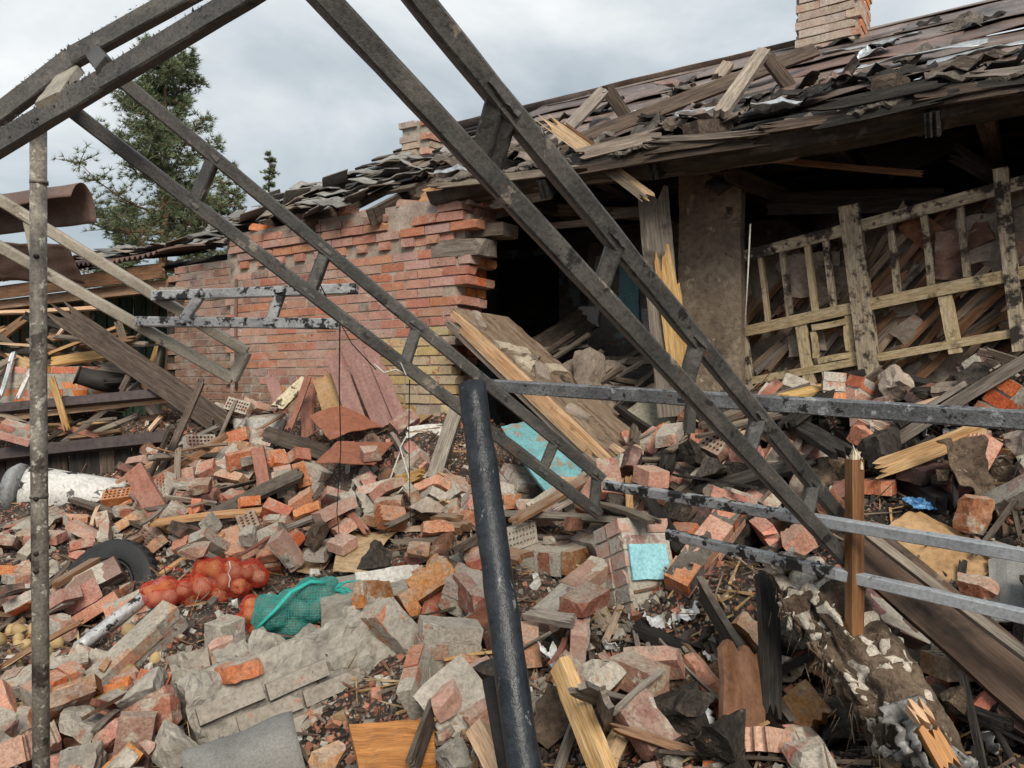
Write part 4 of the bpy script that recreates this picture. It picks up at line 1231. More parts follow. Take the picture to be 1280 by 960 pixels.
obj('corrugated_sheet', sheet_mesh('corrugated_sheet', lambda a, b: Vector((-8.6 * a + 0.0, -0.12 + 0.75 * b, az(-8.6 * a, 0.75 * b) + 0.022 * math.sin(a * 8.6 * 62) + .015 * MN.noise((a * 22, b * 3, 4)))), 440, 5, 0.006, False), M['rust_sheet'], aroof)
obj('roof_deck', sheet_mesh('roof_deck', lambda a, b: Vector((-8.8 * a + 0.1, 0.3 + 2.6 * b, az(-8.8 * a, 2.4 * b) - 0.04 + .03 * MN.noise((a * 9, b * 6, 1)))), 30, 12, 0.03), M['wood_char'], aroof)
for k in range(130):
    u, v = -ra.uniform(0.0, 6.5), ra.uniform(0.05, 1.7)
    obj('slate', slate_me[k % 5], M['slate'] if k % 5 else M['wood_grey'], aroof, (u, v, az(u, v) + 0.05 + ra.uniform(0, .08)), (ra.gauss(.22, .16), ra.gauss(0, .14), ra.gauss(0, .35)), shared=True)
for k in range(7):
    u, v = -ra.uniform(0.3, 3.2), ra.uniform(0.2, 1.4)
    o_ = arail('loose_board', (u - .6, v, az(u - .6, v) + .09), (u + .5, v + .15, az(u, v) + .12), .10, .025, 'wood_grey', par=aroof, up=(0, 0, 1))
arail('fascia', (-8.6, -0.02, 2.83), (-0.05, -0.02, 2.80), 0.16, 0.03, 'wood_brown')
arail('wall_plate', (-8.6, 0.10, 2.70), (-0.10, 0.10, 2.66), 0.12, 0.10, 'wood_fresh')
arail('soffit', (-8.6, 0.35, 2.72), (-0.10, 0.30, 2.66), 0.30, 0.02, 'wood_dark', up=(0, 0, 1))
for k in range(50):                                                            # green wall boards
    u = -0.12 - k * 0.165
    arail('wall_board', (u, 1.25 + ra.uniform(-.01, .01), 0.7), (u + ra.gauss(0, .01), 1.25, 2.9), 0.145, 0.022, 'green_board' if ra.random() < .78 else 'wood_fresh' if ra.random() < .35 else 'wood_brown', up=(0, -1, 0))
    if k % 2:
        arail('cover_strip', (u + .082, 1.225, 0.8), (u + .082, 1.225, 2.85), 0.03, 0.02, 'green_board')
obj('rear_wall', rough_box('rear_wall', 8.8, 0.1, 2.7, 0.3, .01, 3, seed=8.8), M['wood_char'], annex, (-4.3, 2.4, 1.3))
obj('end_wall', rough_box('end_wall', 0.1, 2.4, 2.7, 0.3, .01, 3, seed=8.3), M['wood_char'], annex, (-8.7, 1.2, 1.3))
arail('post', (-0.08, 0.12, 0.6), (-0.06, 0.12, 2.66), 0.12, 0.12, 'wood_dark')
for a, b, w, mt in (((-3.3, .4, 1.6), (-2.4, .5, 2.5), .05, 'wood_grey'), ((-3.6, .3, 1.75), (-2.0, .5, 2.0), .04, 'wood_grey'), ((-2.2, .4, 2.0), (-2.1, .45, 2.3), .16, 'wood_brown'), ((-3.4, .2, 1.9), (-0.6, .3, 1.86), .05, 'wood_brown'),
                    ((-1.0, .3, 1.45), (-0.5, .2, 2.05), .10, 'wood_fresh'), ((-.75, .25, 1.4), (-0.25, .1, 2.15), .07, 'wood_grey'), ((-.55, .3, 1.3), (-0.2, .15, 2.0), .12, 'wood_brown'), ((-.4, .3, 1.3), (-.05, .1, 1.9), .08, 'wood_grey')):
    arail('broken_brace', a, b, w, .025, mt, (.06, .06))

# ================================================================== TREES
def pine(px, base_py, d, top_py, label, seed, spread, n_whorl, bare=0.25, needle='pine', trunk_r=0.16):
    rp = random.Random(seed)
    base = P(px, 480, d)
    zt = P(px, top_py, d).z
    root = empty('pine_tree', label, 'tree', (base.x, d, 0))
    pts, rad = [], []
    for i in range(16):
        t = i / 15
        pts.append(Vector((0.12 * math.sin(t * 5 + seed), 0.1 * math.sin(t * 4), zt * t)))
        rad.append(trunk_r * (1 - t) ** 0.8 + 0.012)
    obj('trunk', tube_mesh('trunk', pts, rad, 9, lump=0.02, ls=3), M['bark'], root)
    limbs, tufts = [], []

    def seg(a, b, ra_, rb):
        d_ = (b - a).normalized()
        s = d_.cross(Vector((0, 0, 1)))
        s = s.normalized() if s.length > .01 else Vector((1, 0, 0))
        t = s.cross(d_)
        V = []
        for p, r in ((a, ra_), (b, rb)):
            for k in range(4):
                an = k * math.pi / 2
                V.append(p + (s * math.cos(an) + t * math.sin(an)) * r)
        limbs.append((V, [(0, 1, 5, 4), (1, 2, 6, 5), (2, 3, 7, 6), (3, 0, 4, 7)]))

    def tuft(p, d_, size):
        for _ in range(15):
            v = Vector((rp.gauss(0, 1), rp.gauss(0, 1), rp.gauss(0.25, .8))).normalized() * 0.8 + d_ * 0.7
            v.normalize()
            w = v.cross(Vector((rp.random(), rp.random(), rp.random()))).normalized() * 0.0105
            L = size * rp.uniform(.6, 1.15)
            tufts.append(([p - w, p + w, p + v * L], [(0, 1, 2)]))

    for k in range(n_whorl):
        t = bare + (0.985 - bare) * (k / (n_whorl - 1))
        z = zt * t
        prof = spread(t)
        for q in range(rp.choice((3, 4, 5)) if needle == 'pine' else 4):
            if rp.random() < 0.18:
                continue
            an = rp.uniform(0, 2 * math.pi)
            L = prof * rp.uniform(0.55, 1.12)
            rise = rp.uniform(0.0, 0.42) * L if needle == 'pine' else rp.uniform(-0.3, .25) * L
            a = Vector((0.12 * math.sin(t * 5 + seed), 0.1 * math.sin(t * 4), z))
            tip = a + Vector((math.cos(an) * L, math.sin(an) * L, rise))
            prev = a
            nseg = 5
            for i in range(1, nseg + 1):
                f = i / nseg
                p = a.lerp(tip, f) + Vector((rp.gauss(0, .04), rp.gauss(0, .04), 0.10 * L * (f * f) - 0.12 * L * math.sin(f * 3.1))) * (1 if needle == 'pine' else .3)
                seg(prev, p, 0.035 * (1 - f * .8) * (L / 2 + .3), 0.035 * (1 - f * .8) * (L / 2 + .3) * .8)
                if f > 0.22:
                    for _ in range(9 if needle == 'pine' else 2):
                        o_ = Vector((rp.gauss(0, .26), rp.gauss(0, .26), rp.gauss(.05, .14))) * (0.35 + 0.3 * L) * (1 if needle == 'pine' else .35)
                        d2 = (o_ + (tip - a) * .15).normalized()
                        seg(p, p + o_, 0.012, 0.006)
                        tuft(p + o_, d2, rp.uniform(.13, .22) if needle == 'pine' else rp.uniform(.06, .13))
                        tuft(p + o_ * .6, d2, rp.uniform(.12, .2) if needle == 'pine' else rp.uniform(.08, .14))
                        if needle == 'pine':
                            tuft(p + o_ * .8 + Vector((rp.gauss(0, .1), rp.gauss(0, .1), rp.gauss(0, .07))), d2, rp.uniform(.12, .2))
                prev = p
    tag(obj('limbs', join_meshes('limbs', limbs), M['bark'], root))
    obj('crown', join_meshes('crown', tufts), M['needles'], root)


M['bark'] = earthy('pine_bark', [(0.10, 0.065, 0.045), (0.20, 0.115, 0.07), (0.29, 0.165, 0.095)], 3, rnd=0, bump=0.6, bscale=20, bdist=.02)
M['needles'] = island_mat('pine_needles', [(0.0, (0.15, 0.20, 0.10)), (0.35, (0.20, 0.25, 0.13)), (0.6, (0.25, 0.295, 0.16)), (0.8, (0.17, 0.215, 0.13)), (0.93, (0.30, 0.33, 0.19))], 0.6)
pine(202, 290, 21.0, 52, 'tall pine tree with orange trunk rising behind the slate roof', 4, lambda t: 2.5 * max(0.0, 1 - ((t - .42) / .60)) ** .72 * (1 if t > .42 else 1) + 0.12, 27, 0.36)
pine(334, 260, 26.0, 188, 'thin young spruce top showing above the broken slates', 9, lambda t: 1.5 * (1 - t) + .10, 30, 0.35, 'spruce', 0.09)
pine(296, 262, 27.0, 243, 'tiny spruce tip just above the slates next to the pine', 10, lambda t: 1.3 * (1 - t) + .1, 16, 0.35, 'spruce', 0.07)
pine(160, 262, 24.0, 262, 'low bushy pine at the foot of the tall pine', 15, lambda t: 1.4 * (1 - t) + .5, 10, 0.3, 'pine', 0.07)

# ================================================================== STEEL FRAMES
def bar_mesh(L, w, h, seed, bend=0.0):
    rq = random.Random(seed)
    nx = max(6, int(L / 0.08))
    V, Fc = [], []
    c = min(w, h) * 0.12
    prof = [(-w / 2 + c, -h / 2), (w / 2 - c, -h / 2), (w / 2, -h / 2 + c), (w / 2, h / 2 - c), (w / 2 - c, h / 2), (-w / 2 + c, h / 2), (-w / 2, h / 2 - c), (-w / 2, -h / 2 + c)]
    for i in range(nx + 1):
        t = i / nx
        dz = bend * (1 - (2 * t - 1) ** 2)
        for (y, z) in prof:
            V.append((-L / 2 + L * t, y + rq.gauss(0, .0006), z + dz + rq.gauss(0, .0006)))
    for i in range(nx):
        for k in range(8):
            a, b = i * 8 + k, i * 8 + (k + 1) % 8
            Fc.append((a, b, b + 8, a + 8))
    Fc.append(tuple(range(8))[::-1])
    Fc.append(tuple(nx * 8 + k for k in range(8)))
    return mesh('bar', V, Fc)


_bs = [0]
rb0 = random.Random(2)


def bar(name, a, b, w, h, mt, par, roll=0, bend=0.0, up=(0, 0, 1)):
    a, b = Vector(a), Vector(b)
    _bs[0] += 1
    return obj(name, bar_mesh((b - a).length, w, h, _bs[0], bend), M[mt], par, (a + b) / 2, basis(b - a, up, roll))


def at_px(ch, px):
    """the point of a straight chord seen at column px"""
    a, b = ch[0], ch[-1]
    k = (px - 640) / FPX
    t_ = (k * a.y - a.x) / ((b.x - a.x) - k * (b.y - a.y))
    return a.lerp(b, t_)


def truss(name, label, A, B, w, h, mt, webs, bend=0.0, ends=()):
    """two parallel chords A, B (lists of points) and short web plates at the given fractions"""
    t = empty(name, label, 'metal frame', (0, 0, 0))
    for ch in (A, B):
        for a, b in zip(ch, ch[1:]):
            bar('chord', a, b, w, h, mt, t, bend=bend + rb0.gauss(0, .006), up=(0, -1, 0))
    for fa, fb in webs:
        a, b = at_px(A, fa), at_px(B, fb)
        bar('web', a, b, w * .9, h * .8, mt, t, up=(0, -1, 0))
        for q_ in (a, b):
            obj('weld', rough_box('weld', .05, .012, .012, .008, .004, 60, seed=fa), M[mt], t, q_ + Vector((0, -w * .5, 0)), basis(A[-1] - A[0]))
    for a, b in ends:
        bar('end_bar', a, b, w, h, mt, t, up=(0, -1, 0))
    return t


A1 = [P(372, -35, 1.26), P(1063, 706, 2.42)]
A2 = [P(492, -40, 1.26), P(1052, 648, 2.44)]
for ch_ in (A1, A2):                                    # the chords run on upwards out of the picture
    ch_[0] = ch_[0] + (ch_[0] - ch_[1]) * .35
truss('steel_truss', 'largest dark steel truss slanting down over the open room', A1, A2, 0.042, 0.044, 'steel',
      [(598, 622), (612, 636), (748, 770), (856, 872), (934, 948), (1006, 1016)])
B1 = [P(82, 132, 2.30), P(748, 642, 2.86)]
B2 = [P(120, 74, 2.32), P(752, 598, 2.86)]
truss('steel_truss', 'long slim steel truss slanting from the pole top past the brick wall', B1, B2, 0.042, 0.046, 'steel',
      [(243, 268), (388, 408), (506, 522), (678, 694), (742, 746)])
C1 = [P(-60, 213, 3.15), P(308, 440, 3.35)]
C2 = [P(-60, 275, 3.15), P(291, 474, 3.35)]
truss('steel_ladder_frame', 'pale scorched steel frame slanting behind the upright pole', C1, C2, 0.045, 0.046, 'steel_pale', [(36, 50)], ends=[(C1[1], C2[1])])
D1 = [P(192, 370, 3.25), P(446, 361, 3.05)]
D2 = [P(172, 402, 3.25), P(424, 405, 3.05)]
truss('steel_bracket', 'blistered grey level bracket of two bars against the brick wall', D1, D2, 0.042, 0.036, 'steel_flaky', [(252, 228), (352, 338)])
E = [P(600, 481, 2.86), P(1330, 528, 1.72)]
E[1] = E[0].lerp(E[1], 1.4)
t = empty('steel_bar', 'single dark grey bar reaching level from black pipe to photo edge', 'metal bar', (0, 0, 0))
bar('bar', E[0], E[1], 0.030, 0.044, 'steel_blue', t, up=(0, -.2, 1))
bar('lug', E[0].lerp(E[1], .346), E[0].lerp(E[1], .346) + Vector((0.0, 0.02, -0.10)), .03, .04, 'steel', t, up=(0, -1, 0))
F1 = [P(756, 606, 2.96), P(1330, 702, 1.90)]
F2 = [P(834, 668, 2.82), P(1330, 782, 1.95)]
for ff, lb in ((F1, 'upper of two blistered pale bars crossing behind the wooden stake'), (F2, 'lower of two blistered pale bars running behind the burnt mattress roll')):
    t = empty('steel_bar', lb, 'metal bar', (0, 0, 0))
    m_ = ff[0].lerp(ff[1], .52)
    ff[1] = ff[0].lerp(ff[1], 1.45)
    bar('bar', ff[0], m_, 0.028, 0.036, 'steel_flaky', t, up=(0, -.2, 1))
    bar('bar_end', m_, ff[1], 0.0275, 0.0355, 'steel_clean', t, up=(0, -.2, 1))
# top-left double rafter with its kink
TN = [P(-70, 222, 2.12), P(128, 103, 2.12), P(345, -28, 1.95)]
TF = [P(-60, 190, 2.35), P(92, 72, 2.35), P(262, -22, 2.2)]
for ch_ in (TN, TF):
    ch_[2] = ch_[1].lerp(ch_[2], 1.7)
t = empty('canopy_rafter', 'doubled black flaking steel rafter kinked over the upright pole top', 'metal frame', (0, 0, 0))
for ch in (TN, TF):
    for a, b in zip(ch, ch[1:]):
        bar('chord', a, b, 0.036, 0.058, 'steel', t, up=(0, 0, 1))
bar('cross_plate', P(88, 92, 2.36), P(62, 128, 2.10), 0.075, 0.03, 'steel_pale', t, up=(0, -1, 0))
bar('cross_plate', P(118, 66, 2.33), P(132, 84, 2.10), 0.05, 0.03, 'steel', t, up=(0, -1, 0))
rk = random.Random(3)
fl = []
for ch in (TN, TF):
    for a, b in zip(ch, ch[1:]):
        rot = basis(b - a)
        for _ in range(420):
            c = a.lerp(b, rk.random()) + rot @ Vector((0, rk.uniform(-.022, .022), 0.0285 + rk.uniform(-.001, .0015)))
            if rk.random() < .35:
                c += rot @ Vector((0, -0.019 if ch is TN else 0, -rk.uniform(0, .05)))
            s = rk.uniform(.001, .0036)
            V = [c + Vector((rk.gauss(0, s), rk.gauss(0, s), rk.gauss(0, s))) for _ in range(4)]
            fl.append((V, [(0, 1, 2), (0, 2, 3), (0, 3, 1), (1, 3, 2)]))
tag(obj('paint_flakes', join_meshes('paint_flakes', fl), M['steel'], t), kind='stuff')
# upright pole
t = empty('upright_pole', 'upright mottled steel pole with bolt holes beside the tyre', 'pole', (P(48, 480, 2.45).x, 2.45, 0))
x0 = P(48, 480, 2.45).x
obj('shaft', tube_mesh('shaft', [(0.012, 0, -0.05), (0.006, 0, 0.9), (0, 0, 1.6), (0.0, 0, 2.43)], 0.0245, 18, lump=0.001, ls=12), M['pole'], t)
for z in (P(48, 228, 2.45).z, P(48, 620, 2.45).z):
    obj('collar', tube_mesh('collar', [(0.002, 0, z - .006), (0.002, 0, z + .006)], 0.0268, 18), M['pole'], t)
for py in (690, 712, 622, 322):
    z = P(48, py, 2.45).z
    obj('bolt', tube_mesh('bolt', [(0.008, -0.020, z), (0.008, -0.030, z)], [0.008, 0.007], 8), M['iron_dark'], t)
# black coated pipe leaning in the middle
a, b = P(590, 482, 2.42), P(656, 968, 1.93)
dn = (b - a).normalized()
b2 = b + dn * 0.33
t = empty('black_pipe', 'thick black tar-coated pipe leaning upright amid the bricks', 'pipe', b2)
pts = [a - b2 + dn * k for k in np.linspace(0, (b2 - a).length, 26)]
rr_ = [0.0435 + 0.0009 * math.sin(k * 1.7) for k in range(26)]
obj('shaft', tube_mesh('shaft', pts, rr_, 28, hollow=0.012, lump=0.0035, ls=14), M['rubber'], t)
obj('plug', tube_mesh('plug', [pts[0] + dn * .004, pts[0] + dn * .02], [.033, .033], 24), M['iron_dark'], t)
t = empty('thin_pipe', 'thin dark pipe stub standing beside the black pipe', 'pipe', P(640, 960, 2.1))
obj('shaft', tube_mesh('shaft', [P(612, 850, 2.25) - P(640, 960, 2.1), P(640, 1000, 2.02) - P(640, 960, 2.1)], .022, 12), M['iron_dark'], t)


# ================================================================== BRICK SHAPES
def holes_mesh(name, L, W, Hh, nx, ny, rfrac=0.30, jit=0.0016, seed=0, margin=0.012, broken=0.0):
    rq = random.Random(seed)
    V, Fc = [], []
    xs = [-L / 2] + list(np.linspace(-L / 2 + margin, L / 2 - margin, nx + 1)) + [L / 2]
    ys = [-W / 2] + list(np.linspace(-W / 2 + margin, W / 2 - margin, ny + 1)) + [W / 2]
    vid = {}

    def v(x, y, z):
        k = (round(x, 5), round(y, 5), round(z, 5))
        if k not in vid:
            vid[k] = len(V)
            V.append(Vector((x, y, z)))
        return vid[k]
    rad = min((xs[2] - xs[1]), (ys[2] - ys[1])) * rfrac * 1.2
    for i in range(len(xs) - 1):
        for j in range(len(ys) - 1):
            inner = 1 <= i <= nx and 1 <= j <= ny
            c = [(xs[i], ys[j]), (xs[i + 1], ys[j]), (xs[i + 1], ys[j + 1]), (xs[i], ys[j + 1])]
            top = [v(x, y, Hh / 2) for x, y in c]
            bot = [v(x, y, -Hh / 2) for x, y in c]
            if not inner:
                Fc.append(top)
                Fc.append(bot[::-1])
                continue
            cx, cy = (c[0][0] + c[1][0]) / 2, (c[0][1] + c[2][1]) / 2
            o = []
            for z, ring in ((Hh / 2, top), (-Hh / 2, bot)):
                oc = [v(cx + rad * math.cos(R(-112.5 + 45 * k)), cy + rad * math.sin(R(-112.5 + 45 * k)), z) for k in range(8)]
                o.append(oc)
                for q in range(4):
                    f1 = (ring[q], ring[(q + 1) % 4], oc[(2 * q + 1) % 8], oc[2 * q])
                    f2 = (ring[(q + 1) % 4], oc[(2 * q + 2) % 8], oc[(2 * q + 1) % 8])
                    Fc.append(f1 if z > 0 else f1[::-1])
                    Fc.append(f2 if z > 0 else f2[::-1])
            for q in range(8):
                Fc.append((o[0][q], o[0][(q + 1) % 8], o[1][(q + 1) % 8], o[1][q]))
    for i in range(len(xs) - 1):
        for y, fl_ in ((-W / 2, 0), (W / 2, 1)):
            f = (v(xs[i], y, -Hh / 2), v(xs[i + 1], y, -Hh / 2), v(xs[i + 1], y, Hh / 2), v(xs[i], y, Hh / 2))
            Fc.append(f[::-1] if fl_ else f)
    for j in range(len(ys) - 1):
        for x, fl_ in ((L / 2, 0), (-L / 2, 1)):
            f = (v(x, ys[j], -Hh / 2), v(x, ys[j + 1], -Hh / 2), v(x, ys[j + 1], Hh / 2), v(x, ys[j], Hh / 2))
            Fc.append(f[::-1] if fl_ else f)
    for p in V:
        p += nvec(p, 24, seed) * jit
        if broken and p.x > L / 2 - 0.03:
            p.x += MN.noise((p.y * 30 + seed, p.z * 30, seed)) * broken
    return mesh(name, V, Fc)


def ridged_mesh(name, L, W, Hh, n, depth, seed):
    """a hollow brick broken open so that the ribs between its slots show at one end"""
    V, Fc = [], []
    m = n * 4
    for i in range(2):
        x = -L / 2 + L * i
        for s in (-1, 1):
            for k in range(m + 1):
                y = -W / 2 + W * k / m
                xx = x
                if i == 1:
                    xx -= depth * (1 if (k // 2) % 2 else 0.0) + 0.25 * depth * MN.noise((k * .7, s, seed))
                V.append(Vector((xx, y, s * Hh / 2)) + nvec((x, y, s), 21, seed) * .003)
    w = m + 1
    for k in range(m):
        Fc.append((k, k + 1, w + k + 1, w + k)[::-1])
        Fc.append((2 * w + k, 2 * w + k + 1, 3 * w + k + 1, 3 * w + k))
        Fc.append((w + k, w + k + 1, 3 * w + k + 1, 3 * w + k)[::-1])
        Fc.append((k, k + 1, 2 * w + k + 1, 2 * w + k))
    Fc.append((0, w, 3 * w, 2 * w))
    Fc.append((m, w + m, 3 * w + m, 2 * w + m)[::-1])
    return from_bm(name, _bm_from(V, Fc))


def _bm_from(V, Fc):
    bm = bmesh.new()
    vs = [bm.verts.new(p) for p in V]
    for f in Fc:
        try:
            bm.faces.new([vs[i] for i in f])
        except ValueError:
            pass
    return bm


def shard_mesh(name, sx, sy, sz, cuts, seed, cell=0.022, amp=0.004):
    rq = random.Random(seed)
    bm = boxbm(sx, sy, sz)
    for _ in range(cuts):
        n = Vector((rq.gauss(0, 1), rq.gauss(0, 1), rq.gauss(0, .8))).normalized()
        off = rq.uniform(0.22, 0.42) * min(sx, sy, sz) * 1.35
        r = bmesh.ops.bisect_plane(bm, geom=list(bm.verts) + list(bm.edges) + list(bm.faces), plane_co=n * off, plane_no=n, clear_outer=True)
        ed = [q for q in r['geom_cut'] if isinstance(q, bmesh.types.BMEdge)]
        if ed:
            bmesh.ops.contextual_create(bm, geom=ed)
    for _ in range(4):
        ed = [q for q in bm.edges if q.calc_length() > cell * 2]
        if not ed:
            break
        bmesh.ops.subdivide_edges(bm, edges=ed, cuts=1)
        bmesh.ops.triangulate(bm, faces=[f for f in bm.faces if len(f.verts) > 3])
    for p in bm.verts:
        p.co += nvec(p.co, 30, seed) * amp
    return from_bm(name, bm)


LB = {'solid': [rough_box('loose_brick', BL * (1, .96, .88, .8)[i], BW, BH, 0.03, 0.005, 22, seed=i + 20, chips=(3, 5, 4, 6)[i], rnd=random.Random(80 + i)) for i in range(4)],
      'perf': [holes_mesh('perforated_brick', BL, BW, BH, 8, 3, .31, seed=1), holes_mesh('perforated_brick', BL, BW, 0.088, 7, 3, .30, seed=2), holes_mesh('perforated_brick', BL * .62, BW, BH, 5, 3, .31, seed=3, broken=.03),
               holes_mesh('perforated_brick', BL * .5, BW, .088, 4, 3, .31, seed=4, broken=.04)],
      'ridged': [ridged_mesh('hollow_brick', 0.17, 0.12, 0.088, 4, 0.013, 1), ridged_mesh('hollow_brick', 0.13, .12, .065, 3, .012, 2)],
      'half': [rough_box('half_brick', 0.13 + .02 * i, BW, BH, 0.026, 0.010, 17, seed=i + 30, chips=5, rnd=random.Random(90 + i)) for i in range(4)],
      'shard': [shard_mesh('brick_fragment', .13, .10, .07, 5, i, amp=.008) for i in range(6)],
      'lump': [shard_mesh('mortar_lump', .17, .13, .09, 6, i + 40, amp=.014) for i in range(5)]}


def crusted(name, base, seed):
    rq = random.Random(seed)
    bm = bmesh.new()
    bm.from_mesh(base)
    n0 = len(bm.faces)
    for k in range(rq.choice((1, 2, 3))):
        t_ = rough_box('tmp', rq.uniform(.08, .2), rq.uniform(.06, .11), rq.uniform(.016, .03), .025, .008, 16, seed=seed + k * .37, chips=4, rnd=rq)
        side = rq.random()
        if side < .6:
            t_.transform(Matrix.Translation((rq.uniform(-.04, .04), rq.uniform(-.015, .015), rq.choice((-1, 1)) * .036)))
        else:
            t_.transform(Matrix.Translation((rq.uniform(-.04, .04), rq.choice((-1, 1)) * .063, 0)) @ Matrix.Rotation(R(90), 4, 'X') @ Matrix.Scale(.55, 4, (0, 1, 0)))
        bm.from_mesh(t_)
    bm.faces.ensure_lookup_table()
    for f in bm.faces[n0:]:
        f.material_index = 1
    me = from_bm(name, bm)
    me.materials.append(M['brick'])
    me.materials.append(M['mortar'])
    return me


LB['crust'] = [crusted('crusted_brick', LB['solid'][i % 4], i + 3) for i in range(3)] + [crusted('crusted_brick', LB['half'][i], i + 13) for i in range(3)] + [crusted('crusted_brick', LB['perf'][0], 21)]


LB['clod'] = LB['lump']


# ================================================================== MORTARED CHUNKS
def chunk(label, px, py, nx, ny, nzc, rot, mt='brick', lift=0.0, seed=0, d=None, crust=0.25, mort='mortar', miss=0.06, stagger=True, name='masonry_chunk', perf=False, edge_on=False, faces='mix'):
    """bricks bedded in mortar, still holding together; rot in degrees (x, y, z)"""
    rq = random.Random(seed * 31 + 7)
    p = P(px, py, d) if d else T(px, py)
    p = p + Vector((0, 0, lift))
    t = empty(name, label, 'masonry', p, [R(a) for a in rot])
    bl, bw, bh = BL + .012, BW + .012, BH + .012
    X, Y, Z = nx * bl, ny * bw, nzc * bh
    obj('mortar', rough_box('mortar', X - .016, Y - .016, Z - .012, .04, .006, 14, seed=seed * .7, chips=2), M[mort], t)
    for k in range(nzc):
        for j in range(ny):
            off = (bl / 2 if (k % 2 and stagger) else 0)
            n = nx + (1 if off else 0)
            for i in range(n):
                x0 = -X / 2 + i * bl - off
                x1 = x0 + BL
                lo, hi = max(x0, -X / 2), min(x1, X / 2)
                if hi - lo < .08 or rq.random() < miss:
                    continue
                half = hi - lo < .2
                if perf and rq.random() < .6:
                    me = LB['perf'][0] if not half else LB['perf'][2]
                else:
                    me = rq.choice(half_var if half else brick_var)
                mm = M['brick_crust'] if rq.random() < crust else M[mt]
                obj('brick', me, mm, t, ((lo + hi) / 2 + rq.gauss(0, .003), -Y / 2 + (j + .5) * bw + rq.gauss(0, .003), -Z / 2 + (k + .5) * bh + rq.gauss(0, .001)),
                    (rq.gauss(0, .02), rq.gauss(0, .015), rq.gauss(0, .03)), shared=True)
    return t


def face_patch(t, mt, sx, sy, th, loc, rot, seed, name='plaster', chips=5, amp=.012):
    return obj(name, rough_box(name, sx, sy, th, .03, amp, 9, seed=seed, chips=chips), M[mt], t, loc, [R(a) for a in rot])


# 1 long cement-smeared slab in the lower left
a, b = P(232, 925, 2.98), P(500, 812, 3.5)
t = empty('masonry_slab', 'long cracked grey cement-smeared masonry slab under the teal net bag', 'masonry', (a + b) / 2 + Vector((0, .06, .0)), basis(b - a, (0, 0, 1), -20))
Ls = (b - a).length
body = obj('cement_body', rough_box('cement_body', Ls * 1.02, .27, .40, .022, .030, 9, seed=2.2, chips=7), M['cement'], t)
rq = random.Random(5)
for k in range(3):
    for i in range(4):
        if rq.random() < .25:
            continue
        x = -Ls / 2 + .14 + i * .262 + (.13 if k % 2 else 0)
        if x > Ls / 2 - .1:
            continue
        obj('brick', rq.choice(brick_var), M['cement_brick'], t, (x, -.094 - rq.uniform(0, .022), -.12 + k * .085), (rq.gauss(0, .07), rq.gauss(0, .04), rq.gauss(0, .05)), shared=True)
for k in range(9):
    obj('mortar_clod', rq.choice(LB['lump']), M['cement'], t, (rq.uniform(-Ls / 2, Ls / 2), rq.uniform(-.10, .10), .19), (rq.uniform(0, 3), rq.uniform(0, 3), rq.uniform(0, 3)), shared=True)
obj('brick', LB['half'][1], M['brick_bright'], t, (-.26, -.12, .16), (.1, .1, .2), shared=True)
# 2 flat-topped block behind it
p = T(478, 790) + Vector((0, .16, .06))
t = empty('masonry_block', 'flat-topped grey masonry block behind the teal net bag', 'masonry', p, (R(3), R(-4), R(14)))
obj('cement_body', rough_box('cement_body', .66, .42, .30, .035, .010, 7, seed=4.2, chips=2), M['cement'], t)
obj('brick', brick_var[1], M['ochre_brick'], t, (.0, -.185, .055), (0, .02, .02), shared=True)
obj('brick', brick_var[2], M['brick_crust'], t, (-.2, -.18, -.04), (0, .02, .02), shared=True)
obj('brick', half_var[1], M['cement_brick'], t, (.25, -.18, .06), (0, .02, .02), shared=True)
face_patch(t, 'plaster_white', .34, .10, .05, (.02, .02, .16), (60, 0, 6), 3.1)
# 3.. smaller chunks
t = chunk('tilted pale brick pair standing before the flat grey block', 492, 820, 1, 1, 2, (62, 52, 20), 'brick_crust', .12, 3, crust=.9)
chunk('rounded cement lump with a red brick face near the orange board', 530, 880, 1, 2, 1, (50, 60, 40), 'brick_bright', .05, 4, crust=.4, perf=True)
chunk('tilted column of three pale mortar-topped bricks beside the foil pipe', 168, 832, 2, 1, 2, (10, -34, 52), 'brick', .06, 5, crust=.75)
chunk('perforated brick clump with thick mortar face below the pale column', 212, 888, 1, 2, 2, (60, 10, 60), 'brick', .02, 6, crust=.5, perf=True)
chunk('pair of upright grey-pink bricks left of the red net remnant', 282, 832, 1, 1, 2, (0, 88, 62), 'brick_crust', .09, 7, crust=.5)
t = chunk('stack of five bricks on edge just right of the black pipe', 696, 712, 1, 1, 5, (86, -4, 52), 'brick', .07, 8, crust=.55, stagger=False)
chunk('brown sooty wall fragment beneath the bricks on edge', 718, 772, 2, 1, 3, (4, -20, 48), 'brick_brown', .05, 9, crust=.1, miss=0)
t = chunk('tall brick fragment carrying a light blue paint patch', 796, 742, 1, 2, 6, (-24, 4, 22), 'brick_pink', .10, 10, crust=.35, stagger=True)
face_patch(t, 'paint_blue', .20, .16, .016, (-.01, -.138, .02), (90, 0, 0), 5.5, 'blue_paint_patch', 4, .006)
chunk('slanting orange brick block right of the blue-painted fragment', 884, 712, 2, 1, 2, (24, -36, 38), 'brick_bright', .10, 11, crust=.08, mort='ash')
chunk('broad slab of orange bricks under the big brown board', 1166, 828, 2, 1, 2, (38, 22, -22), 'brick_sooty', .06, 12, crust=.15, mort='mortar')
t = chunk('soot-splashed plastered brick row lying at the foot of the brick wall', 335, 540, 3, 1, 2, (8, -3, -18), 'brick_crust', .08, 13, crust=.9)
face_patch(t, 'plaster_white', .5, .11, .025, (-.05, -.075, .01), (90, 0, 0), 6.5)
chunk('squat brick block with grey mortar cap behind the orange-ended board', 232, 655, 1, 2, 2, (2, 3, 20), 'brick_crust', .03, 14, crust=.5)
